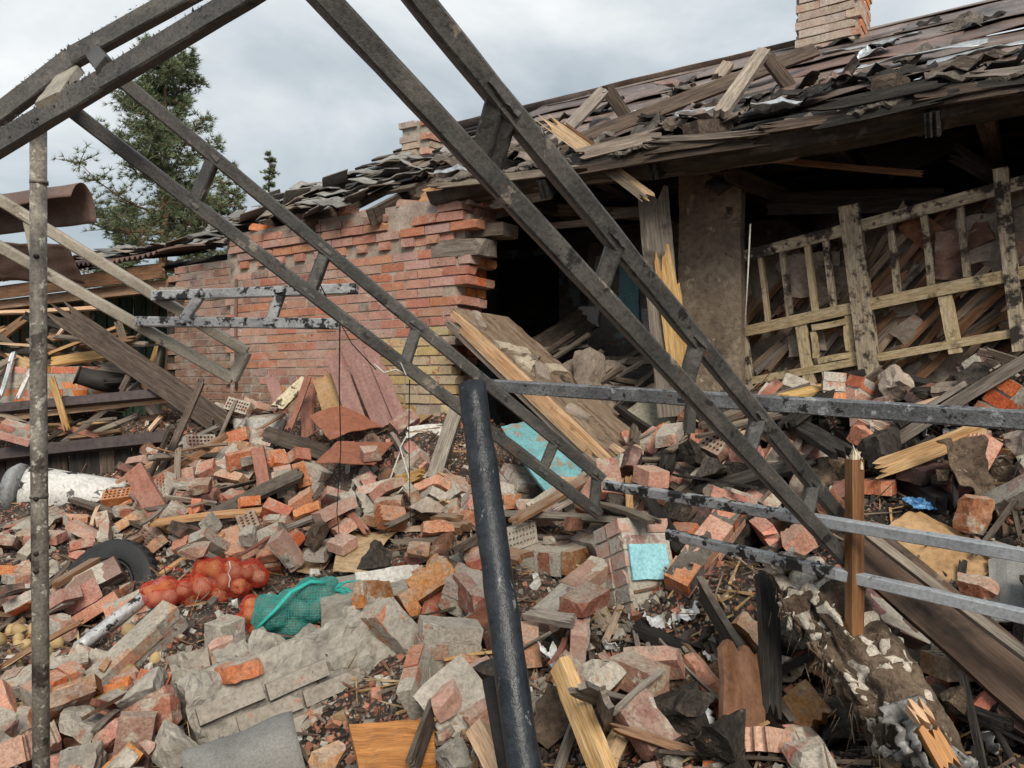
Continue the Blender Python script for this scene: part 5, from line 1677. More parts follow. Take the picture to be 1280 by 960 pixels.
chunk('brick slab leaning in the hollow of the tyre', 98, 748, 2, 1, 2, (58, -26, 24), 'brick_brown', .05, 15, crust=.2)
chunk('tall mortared orange chunk left of the splintered stake', 1012, 604, 1, 1, 3, (20, 62, 40), 'brick_bright', .08, 16, crust=.3)
chunk('orange brick pair resting under the large dark truss', 960, 612, 2, 1, 1, (30, -46, 30), 'brick_bright', .06, 17, crust=.1, mort='ash')
chunk('whitish upright brick column beside the foot of the steel pole', 72, 900, 1, 1, 3, (8, 80, 62), 'brick_bright', .07, 18, crust=.6)
chunk('sooty red chunk at the right below the level grey bar', 1215, 590, 1, 2, 2, (20, 30, 20), 'brick', .03, 19, crust=.4)
chunk('big pale mortared block under the leaning broken ceiling slab', 655, 615, 1, 2, 2, (25, 12, 34), 'brick_crust', .05, 20, crust=.8)
chunk('grey-crusted chunk touching the brown stick before the tyre', 165, 775, 1, 2, 1, (24, -20, 30), 'brick_bright', .04, 21, crust=.45)
chunk('brick clump topped with mortar above the herringbone lino', 420, 640, 1, 2, 1, (-40, 20, 30), 'brick', .05, 22, crust=.3, perf=True)
chunk('mortared pair of perforated bricks near the broken corner rubble', 555, 610, 1, 1, 2, (30, 30, 60), 'brick_crust', .05, 23, crust=.5, perf=True)
chunk('orange hollow brick clump left of the lower pale bar', 800, 640, 1, 1, 2, (20, 40, 50), 'brick_bright', .06, 24, crust=.3, perf=True)
chunk('brick pair half sunk below the lattice frame post', 1085, 505, 1, 1, 2, (10, 24, 20), 'brick_bright', .04, 25, crust=.3)
chunk('pale-faced brick chunk beneath the small casement', 1000, 500, 1, 1, 2, (40, 24, -20), 'brick_crust', .04, 26, crust=.7)
chunk('dusty chunk of three bricks at the right slope edge', 1262, 520, 1, 1, 3, (30, 20, 30), 'brick_bright', .04, 27, crust=.4)


cl = random.Random(41)
CLS = [(230, 600, 'below the foot of the slanting beam'), (300, 590, 'left of the upper red-brown sheet'), (520, 600, 'under the short white board'), (465, 622, 'below the lower red-brown sheet'), (610, 640, 'just behind the black pipe'),
       (330, 690, 'above the red onion bag'), (150, 665, 'behind the tyre'), (40, 700, 'behind the steel pole by the tyre'), (110, 860, 'between the pole foot and the pale column'), (30, 870, 'among the potatoes at the left edge'),
       (560, 830, 'left of the lower black pipe'), (590, 760, 'touching the left side of the black pipe'), (255, 700, 'right of the tyre'), (700, 645, 'below the teal painted boards'), (745, 690, 'between the bricks on edge and the blue patch'),
       (850, 600, 'left of the big truss foot'), (1120, 560, 'above the charred beam by the stake'), (1040, 515, 'below the lattice frame casement'), (950, 545, 'on the dark soil under the level bar'), (1265, 640, 'in the right slope edge by the brown cloth'),
       (390, 610, 'under the red-brown sheets at their left'), (160, 920, 'at the bottom between pole and cement slab'), (575, 900, 'near the pale stick and orange board'), (20, 935, 'in the bottom left corner')]
for k, (px, py, where) in enumerate(CLS):
    m2, wd_ = cl.choice((('brick', 'red'), ('brick_bright', 'orange'), ('brick_crust', 'mortar-smeared'), ('brick_pink', 'dusty pink')))
    sh = cl.choice(((1, 1, 2), (1, 2, 1), (2, 1, 1), (1, 2, 2), (1, 1, 3)))
    chunk('%s clump of mortared bricks %s' % (wd_, where), px, py, *sh, (cl.uniform(-60, 60), cl.uniform(-45, 45), cl.uniform(0, 180)), m2, cl.uniform(.03, .07), 60 + k, crust=.5, miss=.0, perf=cl.random() < .3)


# ================================================================== BOARDS AND TIMBERS
def pt(q, up=0.03):
    return P(*q) if len(q) == 3 else T(*q) + Vector((0, 0, up))


_ps = [1000]


def plank(label, a, b, w, th, mt, roll=0, name='plank', cat='plank', spl=(.05, .05), up=0.03, warp=.012, upv=(0, 0, 1), twist=.06, group=None):
    a, b = pt(a, up), pt(b, up)
    _ps[0] += 1
    o = obj(name, plank_mesh(name, (b - a).length, w, th, _ps[0], spl, warp, twist, 5, 8), M[mt], None, (a + b) / 2, basis(b - a, upv, roll))
    return tag(o, label, cat, group, 'thing')


FRONT = (0, -1, .35)
plank('thick dark burnt beam slanting down in front of the green boards', (62, 382, 7.7), (285, 535, 6.9), .22, .09, 'wood_dark', name='timber_beam', cat='beam', upv=FRONT, spl=(.4, .08))
plank('dark level rail across the left ruin, upper one', (-60, 517, 7.2), (214, 491, 7.2), .085, .08, 'paint_rail', name='timber_rail', cat='beam', upv=FRONT)
plank('yellow barked pole lying under the upper dark rail', (-60, 531, 7.25), (224, 498, 7.3), .05, .05, 'wood_fresh', name='wooden_pole', cat='pole', spl=(.1, .1))
plank('thin grey stick leaning at the beam foot near the wall', (254, 474, 6.5), (194, 606, 5.95), .055, .03, 'wood_dark', upv=FRONT)
plank('brown plank end rising from the rubble before the dark beam', (192, 602, 5.85), (285, 543, 6.2), .075, .045, 'wood_brown', spl=(.03, .1))
plank('yellowish split stick below the brown plank end', (192, 608, 5.8), (292, 573, 6.0), .05, .035, 'wood_fresh', spl=(.03, .15))
plank('broken brown painted board with a yellow splintered end', (168, 588, 5.7), (212, 664, 5.2), .14, .05, 'paint_brown', upv=FRONT, spl=(.01, .06))
plank('long dark moulding trim running up toward the painted sheets', (212, 672, 5.0), (378, 590, 5.45), .11, .035, 'wood_dark', upv=(0, -.6, .8))
plank('second narrower dark trim lying below the long moulding', (228, 682), (352, 626), .07, .03, 'wood_char', upv=(0, -.6, .8), up=.08)
plank('charcoal flat board beside the soot-splashed brick row', (330, 541, 6.1), (418, 570, 5.75), .12, .025, 'wood_dark', upv=FRONT)
plank('upright brown board end amid the bricks before the wall', (322, 560, 5.7), (332, 612, 5.4), .09, .04, 'paint_brown', upv=FRONT)
plank('faded pink board end standing by the brick wall', (338, 468, 6.75), (352, 512, 6.5), .10, .025, 'paint_pink', upv=FRONT)
plank('board with flaking cream paint leaning toward the wall', (344, 512, 6.4), (384, 474, 6.55), .10, .035, 'cream_flaky', upv=FRONT)
plank('narrow red-brown strip leaning across the cream board', (386, 470, 6.5), (360, 540, 6.0), .055, .02, 'paint_brown', upv=FRONT)
plank('first maroon floorboard leaning against the brick wall', (416, 440, 6.45), (452, 542, 5.95), .14, .03, 'paint_pink', upv=FRONT)
plank('second maroon floorboard with dark gap leaning on the brick wall', (437, 428, 6.42), (482, 536, 5.92), .16, .03, 'paint_pink', upv=FRONT)
plank('third shorter maroon floorboard nearest the yellow-washed bricks', (462, 434, 6.35), (502, 528, 5.88), .10, .03, 'paint_pink', upv=FRONT)
plank('olive brown board end wedged under the maroon floorboards', (402, 470, 6.5), (418, 520, 6.2), .16, .02, 'cardboard', upv=FRONT)
plank('grey leaning post stump below the slim truss', (572, 508, 5.7), (541, 602, 5.2), .10, .07, 'wood_grey', upv=FRONT, name='timber_stump', cat='timber')
plank('short white-painted board lying under the yellow-washed bricks', (508, 541, 5.75), (572, 537, 5.6), .09, .04, 'plaster_white', upv=FRONT)
plank('grey-brown board with a yellow end left of the black pipe', (486, 642), (582, 684), .10, .045, 'wood_brown', upv=(0, -.4, 1), up=.10)
plank('tan batten lying above the herringbone lino', (440, 668), (530, 672), .04, .03, 'wood_fresh', up=.05)
plank('brown stick lying across the front of the tyre', (66, 766), (176, 700), .06, .035, 'wood_brown', up=.16)
plank('dark plank slanting behind the tyre', (88, 632), (185, 668), .08, .03, 'wood_dark', up=.06)
# the great board and timbers lower right
plank('broad dark brown board with pale edge running off at right', (1062, 668, 2.62), (1350, 916, 2.10), .17, .035, 'wood_mud', upv=(-.25, -.85, .45), name='wide_board', cat='board', twist=0.0, warp=0)
plank('pale edge strip along the top of the broad brown board', (1048, 640, 2.58), (1345, 868, 2.04), .026, .03, 'wood_grey', upv=(-.25, -.85, .45), twist=0)
t = empty('wooden_stake', 'upright brown stake with white splintered top before the pale bars', 'stake', P(1068, 765, 2.33))
a, b = P(1068, 785, 2.33) - P(1068, 765, 2.33), P(1068, 574, 2.33) - P(1068, 765, 2.33)
obj('shaft', plank_mesh('shaft', (b - a).length + .02, .040, .036, 77, (.0, .0), 0, 0, 4, 6), M['wood_brown2'], t, (a + b) / 2 + Vector((0, 0, -.01)), basis(b - a, (0, -1, 0), 12))
for k in range(22):
    c = b + Vector((rk.uniform(-.018, .018), rk.uniform(-.016, .016), -.01))
    hgt = rk.uniform(.012, .06) * (1.2 - abs(c.x - b.x) / .02)
    obj('splinter', tube_mesh('splinter', [c - Vector((0, 0, .02)), c + Vector((rk.gauss(0, .002), rk.gauss(0, .002), hgt * .5)), c + Vector((rk.gauss(0, .005), rk.gauss(0, .005), hgt))], [.0065, .005, .0006], 4, smooth=False), M['splinter_white'], t)
plank('charred beam slanting down right behind the splintered stake', (1052, 556), (1185, 650), .09, .07, 'wood_char', up=.05, name='timber_beam', cat='beam')
plank('long weathered timber slanting up to the right slope edge', (1110, 556, 3.95), (1335, 418, 3.55), .075, .06, 'wood_grey', name='timber_beam', cat='beam')
plank('thin grey lath lying under the small casement', (985, 472), (1140, 506), .04, .02, 'wood_grey', up=.03, name='lath', cat='lath')
plank('pale splinter stick on the dark soil by the stake', (1086, 538), (1152, 562), .03, .02, 'wood_fresh', up=.03, name='lath', cat='lath')
plank('charred lath beside the orange brick slab', (1118, 846, 2.45), (1262, 912, 2.12), .05, .03, 'wood_char', name='lath', cat='lath')
plank('brown plank under the charred lath in the right corner', (1125, 850), (1290, 935), .16, .03, 'wood_grey', up=.04)
plank('upright brown varnished panel at the edge of the dark hollow', (925, 805, 2.62), (928, 935, 2.42), .17, .022, 'panel_brown', upv=(.35, -1, 0), spl=(.04, .02), name='wood_panel', cat='panel')
plank('charred narrow board hanging upright into the dark hollow', (958, 715, 2.75), (964, 900, 2.52), .07, .03, 'wood_char', upv=(.2, -1, 0), spl=(.02, .2))
plank('brown panel lying at the bottom of the dark hollow', (905, 952, 2.5), (972, 905, 2.75), .20, .02, 'panel_brown', upv=(.2, -.6, .7), name='wood_panel', cat='panel')
plank('dark board slanting between the black pipe and paper scraps', (792, 800), (878, 842), .09, .04, 'wood_char', up=.06)
plank('dark wedge of timber below the blue-painted fragment', (690, 802), (742, 858), .10, .05, 'wood_char', up=.04)
# split firewood
fw = [('tall split log leaning in front at the white papers', (702, 830, 2.55), (762, 975, 2.15), .075, .05), ('short split log leaning at the foot of the black pipe', (598, 912, 2.35), (636, 985, 2.15), .07, .05),
      ('pale split stick pointing at the orange board', (598, 872), (545, 912), .045, .035), ('split log at the bottom, slanting right of the tall one', (880, 898), (812, 944), .055, .04),
      ('dusty split log behind the tall leaning log', (792, 905), (760, 975), .07, .05), ('yellow split log under the blue-painted fragment', (742, 762), (764, 800), .07, .05),
      ('slender yellow stick next to the blue-painted fragment', (776, 772), (756, 818), .03, .025), ('small split log lying by the tall leaning log', (782, 900), (764, 925), .05, .04),
      ('thin pale splinter at the base of the black pipe', (684, 880), (704, 920), .03, .02)]
for i, (lb, a, b, w, th) in enumerate(fw):
    a, b = pt(a, .05), pt(b, .05)
    L = (b - a).length
    rq = random.Random(i + 70)
    pr = [(-.5, -.35), (.1, -.5), (.5, -.1), (.35, .4), (-.2, .5)]
    V, Fc = [], []
    nx = 7
    for k in range(nx + 1):
        for (y, z) in pr:
            V.append(Vector((-L / 2 + L * k / nx + (rq.gauss(0, .008) if k in (0, nx) else 0), y * w * rq.uniform(.92, 1.08), z * th * 1.3 * rq.uniform(.92, 1.08))))
    for k in range(nx):
        for q in range(5):
            c = k * 5 + q
            e_ = k * 5 + (q + 1) % 5
            Fc.append((c, c + 5, e_ + 5, e_))
    Fc += [(0, 1, 2, 3, 4), tuple(nx * 5 + q for q in (4, 3, 2, 1, 0))]
    tag(obj('firewood_log', mesh('firewood_log', V, Fc), M['wood_fresh'], None, (a + b) / 2, basis(b - a, (0, -.3, 1), rq.uniform(-40, 40))), lb, 'firewood', 'split firewood at the front')

# leaning slab of ceiling with torn edge, and the teal board under it
a, b = P(566, 388, 5.85), P(782, 592, 4.75)
sl = basis(b - a, (.45, -.35, .75))
Lc = (b - a).length
t = empty('ceiling_slab', 'long torn slab of ceiling leaning out of the room from the broken corner', 'ceiling slab', (a + b) / 2 + sl @ Vector((0, .0, 0)), sl)
obj('boarding', rough_box('boarding', Lc, .62, .05, .05, .012, 6, seed=3.7, chips=3), M['slab_top'], t, (0, .30, 0.0))
for k in range(5):
    obj('edge_board', plank_mesh('edge_board', Lc * rk.uniform(.75, 1.0), .05, .045, 500 + k, (.15, .15), .01, .05, 4, 10), M['wood_grey' if k in (1, 3) else 'wood_peach'], t, (rk.uniform(-.06, .06), -.03 - .012 * k, -.05 + .042 * (k % 3) - .02), (R(90) if k % 2 else 0, 0, 0))
for k in range(9):
    obj('plaster', rough_box('plaster', rk.uniform(.1, .3), rk.uniform(.06, .16), .03, .03, .012, 9, seed=k * 2.1, chips=4), M['plaster_grey' if k % 2 else 'plaster_cream'], t, (rk.uniform(-Lc * .45, Lc * .45), rk.uniform(0.05, .5), .04), (0, 0, rk.uniform(0, 3)))
plank('teal painted board slipped beneath the leaning ceiling slab', (648, 530, 5.2), (722, 628, 4.55), .26, .025, 'paint_teal', upv=(.2, -1, .5), name='painted_board', cat='board')
plank('narrow teal strip next to the wider teal board', (700, 560, 5.05), (770, 655, 4.5), .10, .02, 'paint_teal', upv=(.2, -1, .5), name='painted_board', cat='board')
plank('grey beam end poking from the dark hole below the slab', (772, 584, 4.95), (832, 556, 4.9), .08, .06, 'wood_grey', name='timber_beam', cat='beam', upv=FRONT)
plank('tilted greenish plaster board in the mouth of the room', (745, 575, 5.6), (835, 505, 5.5), .30, .05, 'plaster_cream2', upv=(0, -.7, .6), name='plaster_board', cat='board')

# laths heaped in the burnt room
rl = random.Random(31)
for k in range(26):
    px, py = rl.uniform(690, 800), rl.uniform(428, 492)
    d = 6.6 - (py - 430) / 60 * .8 + rl.uniform(-.2, .2)
    c = P(px, py, d)
    an = rl.choice((rl.gauss(5, 6), rl.gauss(32, 8)))
    L = rl.uniform(.35, .8)
    dv = Vector((math.cos(R(an)), rl.uniform(-.5, .2), math.sin(R(an)))).normalized() * L / 2
    o = obj('lath', plank_mesh('lath', L, .045, .02, 700 + k, (.03, .03), .01, .1, 3, 5), M[rl.choice(['wood_grey', 'wood_dark', 'wood_dark'])], None, c, basis(dv, (0, -.6, .8), rl.uniform(-25, 25)))
    tag(o, 'sooty lath in the heap inside the dark burnt room', 'lath', 'laths heaped in the burnt room')
plank('two-board beam leaning upward inside the dark room', (668, 440, 6.6), (735, 398, 6.9), .22, .05, 'wood_dark', upv=FRONT, name='timber_beam', cat='beam')
for k in range(9):
    px, py = rl.uniform(700, 840), rl.uniform(462, 520)
    c = P(px, py, 5.9 + rl.uniform(-.2, .4))
    o = obj('mortar_lump', rough_box('mortar_lump', rl.uniform(.15, .35), rl.uniform(.12, .25), rl.uniform(.1, .2), .04, .02, 8, seed=k + .3, chips=4), M['plaster_grey'], None, c, (rl.uniform(0, 3), rl.uniform(0, 3), rl.uniform(0, 3)))
    tag(o, 'sooty plaster lump on the heap in the room mouth', 'lump', 'plaster lumps in the room mouth')

# ================================================================== LOW PLANK WALL AND LEFT RUIN
t = empty('plank_wall', 'low dark plank wall with a level top rail behind the white tank', 'plank wall', P(90, 600, 7.0))
o0 = P(90, 600, 7.0)
a, b = P(-60, 575, 6.9) - o0, P(217, 546, 6.9) - o0
obj('rail', plank_mesh('rail', (b - a).length, .10, .09, 91, (.03, .03), .01, 0, 4, 8), M['paint_rail'], t, (a + b) / 2, basis(b - a, FRONT))
for k in range(14):
    f = (k + .5) / 14
    c = a.lerp(b, f) + Vector((0, .10, -.42))
    obj('plank', plank_mesh('plank', .8, .135, .025, 800 + k, (.03, .05), .01, .02, 4, 4), M['wood_char' if k % 3 else 'wood_dark'], t, c, basis(Vector((rl.gauss(0, .02), 0, 1)), (0, -1, 0)))
lft = [(60, 545, 7.3, 210, 520, 7.5, .07, 'wood_brown', 'brown plank in the pile between the two dark rails'), (75, 560, 7.2, 175, 518, 7.4, .05, 'wood_grey', 'grey split stick between the two dark rails'),
       (70, 532, 7.2, 128, 547, 7.2, .06, 'paint_brown', 'reddish brown stick end lying on the lower dark rail'), (75, 552, 7.3, 180, 535, 7.5, .06, 'wood_fresh', 'yellow split pole between the two dark rails'),
       (185, 540, 7.2, 202, 520, 7.3, .035, 'wood_fresh', 'short yellow stick by the dark beam foot'), (-20, 440, 8.2, 35, 395, 8.4, .12, 'wood_brown', 'brown board slanting up at the left edge'),
       (0, 500, 7.6, 18, 440, 7.8, .04, 'zinc', 'bright metal strip leaning at the left edge'), (22, 500, 7.5, 42, 455, 7.6, .04, 'plaster_white', 'thin white strip left of the steel pole'),
       (-20, 392, 8.6, 130, 385, 8.6, .05, 'wood_fresh', 'yellow level batten before the green boards'), (60, 420, 8.2, 122, 410, 8.3, .18, 'wood_brown', 'wide brown board lying before the green wall'),
       (62, 453, 7.9, 150, 440, 8.0, .12, 'wood_fresh', 'pale thick board on the brick stub at left'), (0, 548, 7.0, 60, 520, 7.1, .05, 'wood_grey', 'grey pole end behind the steel pole'),
       (150, 492, 7.2, 172, 450, 7.3, .06, 'wood_dark', 'short dark prop under the slanting beam'), (120, 458, 7.6, 175, 465, 7.7, .10, 'wood_grey', 'greyish board beside the dark stove pipe'),
       (-30, 478, 7.6, 20, 445, 7.8, .07, 'wood_grey', 'weathered plank leaning on the left brick stub'), (130, 478, 7.4, 200, 470, 7.6, .06, 'wood_char', 'charred stick under the slanting beam'),
       (100, 430, 8.0, 170, 424, 8.0, .07, 'wood_brown', 'brown plank behind the pale thick board')]
for x0, y0, d0, x1, y1, d1, w, mt, lb in lft:
    plank(lb, (x0, y0, d0), (x1, y1, d1), w, .03, mt, upv=(0, -.8, .6), spl=(.06, .1))
rz_ = random.Random(77)
for k in range(62):
    up_pile = k < 30
    px, py = (rz_.uniform(-40, 205), rz_.uniform(405, 480)) if up_pile else (rz_.uniform(-40, 225), rz_.uniform(500, 560))
    d = rz_.uniform(7.9, 8.6) if up_pile else rz_.uniform(7.05, 7.7)
    mt, wd_ = rz_.choice((('wood_grey', 'grey'), ('wood_dark', 'dark burnt'), ('wood_brown', 'brown'), ('wood_fresh', 'yellow'), ('wood_char', 'charred'), ('wood_grey', 'grey')))
    c = P(px, py, d)
    L = rz_.uniform(.3, 1.0)
    an = R(rz_.gauss(0, 26))
    dv = Vector((math.cos(an), rz_.uniform(-.5, .5), math.sin(an))).normalized()
    o_ = obj('plank', plank_mesh('plank', L, rz_.uniform(.03, .12), rz_.uniform(.015, .03), 3000 + k, (.08, .12), .015, .1, 4, 6), M[mt], None, c, basis(dv, (0, -.6, .8), rz_.uniform(-40, 40)))
    sz_ = 'long' if L > .75 else 'short' if L < .5 else 'mid-length'
    tag(o_, '%s %s plank in the pile %s' % (sz_, wd_, 'before the green boards above the dark rails' if up_pile else 'between the two dark level rails'), 'plank', 'planks piled %s' % ('before the green boards' if up_pile else 'between the dark rails'))
# low brick stub of a wall in the left ruin
t = chunk('low broken brick stub wall behind the upper dark rail', 60, 480, 6, 2, 6, (0, 0, -4), 'brick_bright', -.05, 40, d=7.9, crust=.15, name='brick_stub_wall')
t = chunk('orange perforated brick lump lying on the lower dark rail', 22, 545, 1, 1, 2, (20, 20, 20), 'brick_bright', .03, 41, d=6.75, crust=.0, perf=True)
# stove pipe
t = empty('stove_pipe', 'dark iron stove pipe elbow lying on the left ruin pile', 'pipe', P(112, 475, 7.5))
obj('shaft', tube_mesh('shaft', [Vector((-.09, -.06, .05)), Vector((.08, .02, -.01)), Vector((.26, .1, -.05))], [.085, .10, .10], 18, hollow=.008, lump=.012, ls=6), M['iron_dark'], t)
obj('flange', tube_mesh('flange', [Vector((-.095, -.062, .052)), Vector((-.08, -.054, .046))], [.095, .095], 18, hollow=.02), M['iron_dark'], t)

# ================================================================== BOILER, TYRE, SHEETS, BAGS
a, b = P(42, 612, 6.3), P(152, 628, 6.45)
t = empty('water_tank', 'chipped white enamel cylinder tank with a grey end cap', 'tank', a)
dn = (b - a)
pts = [dn * k for k in np.linspace(-.08, 1.05, 12)]
obj('shell', tube_mesh('shell', pts, [.185] * 12, 30, lump=.01, ls=5), M['enamel'], t)
capd = dn.normalized()
q0 = -dn * .08
obj('end_cap', tube_mesh('end_cap', [q0 - capd * .005 + Vector((-.02, 0, 0)), q0 - capd * .03 + Vector((-.03, 0, 0)), q0 - capd * .06 + Vector((-.05, 0, 0)), q0 - capd * .075 + Vector((-.06, 0, 0))], [.20, .205, .17, .05], 28), M['glass_board'], t, (0, -.03, -.0), None)

tc_ = T(128, 748) + Vector((0, .08, .02))
t = empty('tyre', 'worn black car tyre half buried in bricks', 'tyre', tc_, (R(62), R(10), R(-14)))
Rm, rm = .245, .072
V, Fc = [], []
ns, nr = 96, 22
for i in range(ns):
    A_ = 2 * math.pi * i / ns
    for j in range(nr):
        B_ = 2 * math.pi * j / nr
        cr, cz = math.cos(B_), math.sin(B_)
        sq = 1.0 / max(abs(cr), abs(cz)) ** .55
        rr2 = rm * sq
        x = Rm + rr2 * cr * .95
        z = rr2 * cz * .95
        if cr > .75:
            x += .007 * (1 if i % 3 else -1.2)
        if cr < -.55:
            x = max(x, Rm - rm * .9)
        V.append((x * math.cos(A_), x * math.sin(A_), z))
for i in range(ns):
    for j in range(nr):
        a_, b_ = i * nr + j, i * nr + (j + 1) % nr
        c_, d_ = ((i + 1) % ns) * nr + (j + 1) % nr, ((i + 1) % ns) * nr + j
        Fc.append((a_, d_, c_, b_))
obj('tread', mesh('tread', V, Fc, False), M['tyre'], t)
obj('bead', tube_mesh('bead', [(.176 * math.cos(k * math.pi / 20), .176 * math.sin(k * math.pi / 20), .055) for k in range(41)], .008, 6), M['tyre'], t)


def crumple(label, name, cat, px, py, sx, sy, mt, seed, rot=(0, 0, 0), amp=.04, sc=9, th=.003, lift=.05, d=None, n=22, curl=0, ragged=0.0, group=None):
    p = (P(px, py, d) if d else T(px, py)) + Vector((0, 0, lift))
    rq = random.Random(seed)

    def fn(a, b):
        x, y = (a - .5) * sx, (b - .5) * sy
        r_ = 1 + ragged * MN.noise((math.atan2(y, x) * 2.2, seed, 3))
        x, y = x * r_, y * r_
        z = amp * MN.noise((x * sc, y * sc, seed * 3.1)) + amp * .5 * MN.noise((x * sc * 2.7, y * sc * 2.7, seed * 1.7)) + curl * (x * x)
        return Vector((x, y, z))
    o = obj(name, sheet_mesh(name, fn, n, n, th, True), M[mt], None, p, [R(q) for q in rot])
    return tag(o, label, cat, group, 'thing')


# red-brown painted sheets
def poly_sheet(label, corners, mt, name, cat, th=.006, bend=.02, seed=0):
    c = [pt(q, .05) for q in corners]
    o_ = sum(c, Vector()) / 4

    def fn(a, b):
        p = c[0].lerp(c[1], a).lerp(c[3].lerp(c[2], a), b) - o_
        return p + Vector((0, 0, bend * math.sin(a * math.pi) + .01 * MN.noise((a * 4, b * 4, seed))))
    return tag(obj(name, sheet_mesh(name, fn, 14, 14, th, False), M[mt], None, o_), label, cat)


poly_sheet('upper red-brown painted sheet lying folded below the maroon floorboards', [(386, 520, 5.95), (436, 507, 6.15), (478, 534, 5.9), (412, 550, 5.65)], 'sheet_red', 'painted_sheet', 'sheet', seed=1)
poly_sheet('lower red-brown painted sheet jutting out over the bricks', [(394, 578, 5.25), (422, 552, 5.6), (492, 553, 5.55), (468, 581, 5.2)], 'sheet_red', 'painted_sheet', 'sheet', bend=.0, seed=2)
poly_sheet('tan herringbone linoleum scrap draped over the flat grey block', [(416, 726), (430, 676), (500, 674), (462, 727)], 'lino', 'linoleum_scrap', 'linoleum', bend=.05, seed=3, th=.004)
poly_sheet('curled tan hardboard edge left of the herringbone scrap', [(360, 722), (378, 694), (418, 700), (392, 730)], 'lino', 'hardboard_scrap', 'hardboard', bend=-.03, seed=4, th=.004)
poly_sheet('dusty slate-grey sheet on the dark soil under the big truss', [(955, 548), (960, 520), (1022, 522), (1008, 552)], 'ash', 'roofing_sheet', 'sheet', seed=5)
poly_sheet('tan plywood sheet behind the pale bars at right', [(1108, 660, 3.05), (1150, 640, 3.2), (1262, 700, 2.9), (1225, 790, 2.62)], 'cardboard', 'plywood_sheet', 'plywood', seed=6)
poly_sheet('dull grey sheet in the right corner beyond the plywood', [(1235, 700, 2.85), (1300, 690, 2.85), (1300, 790, 2.5), (1240, 780, 2.6)], 'tar', 'roofing_sheet', 'sheet', seed=7)
poly_sheet('orange varnished wooden seat board broken along its lower edge', [(436, 908, 2.72), (542, 904, 2.74), (545, 958, 2.50), (452, 975, 2.46)], 'wood_orange', 'seat_board', 'board', th=.02, bend=.004, seed=8)
# rolled roofing felt at the bottom
p0 = P(255, 975, 2.5)


def roll_fn(a, b):
    an = -1.1 + 3.2 * b
    x = (a - .5) * .36
    r = .13 * (1 + .15 * b)
    return Vector((x, -math.cos(an) * r * .8, math.sin(an) * r + .02 * MN.noise((a * 3, b * 3, 1))))


tag(obj('felt_roll', sheet_mesh('felt_roll', roll_fn, 18, 26, .005), M['tar'], None, P(312, 968, 2.62), (0, R(-14), R(20))), 'curved grey roofing felt piece at the bottom before the slab', 'roofing felt')
# curled rusty sheet on the annex roof
def curl_fn(a, b):
    an = 2.6 * b
    return Vector((a * 1.75, .2 * math.cos(an), .34 * math.sin(an) * (1.0 + .1 * a) + .10 * a + .02 * MN.noise((a * 4, b * 4, 7))))


tag(obj('curled_sheet', sheet_mesh('curled_sheet', curl_fn, 20, 22, .006), M['rust_sheet'], None, P(-75, 296, 8.4), (R(0), R(-1), R(-10))), 'curled brown rusty sheet metal perched on the annex roof', 'sheet metal')
tag(obj('curled_sheet', sheet_mesh('curled_sheet', lambda a, b: Vector((a * 1.2, .3 * b + .03 * math.sin(a * 5), -.38 * b + .03 * MN.noise((a * 5, b * 5, 2)))), 14, 10, .006), M['rust_sheet'], None, P(-40, 300, 8.3), (0, R(4), R(-8))), 'rust-stained flat sheet hanging beneath the curled sheet', 'sheet metal')

# foil-wrapped pipe
a, b = T(98, 822) + Vector((0, 0, .05)), T(208, 738) + Vector((0, 0, .06))
t = empty('foil_pipe', 'short pipe wrapped in scorched silver foil left of the red bag', 'pipe', a)
obj('shaft', tube_mesh('shaft', [Vector((0, 0, 0)).lerp(b - a, k / 13) for k in range(14)], [.036] * 14, 18, lump=.006, ls=22), M['foil'], t)
obj('core', tube_mesh('core', [(a - b) * .10, (b - a) * .02], [.014, .018], 10), M['iron_dark'], t)


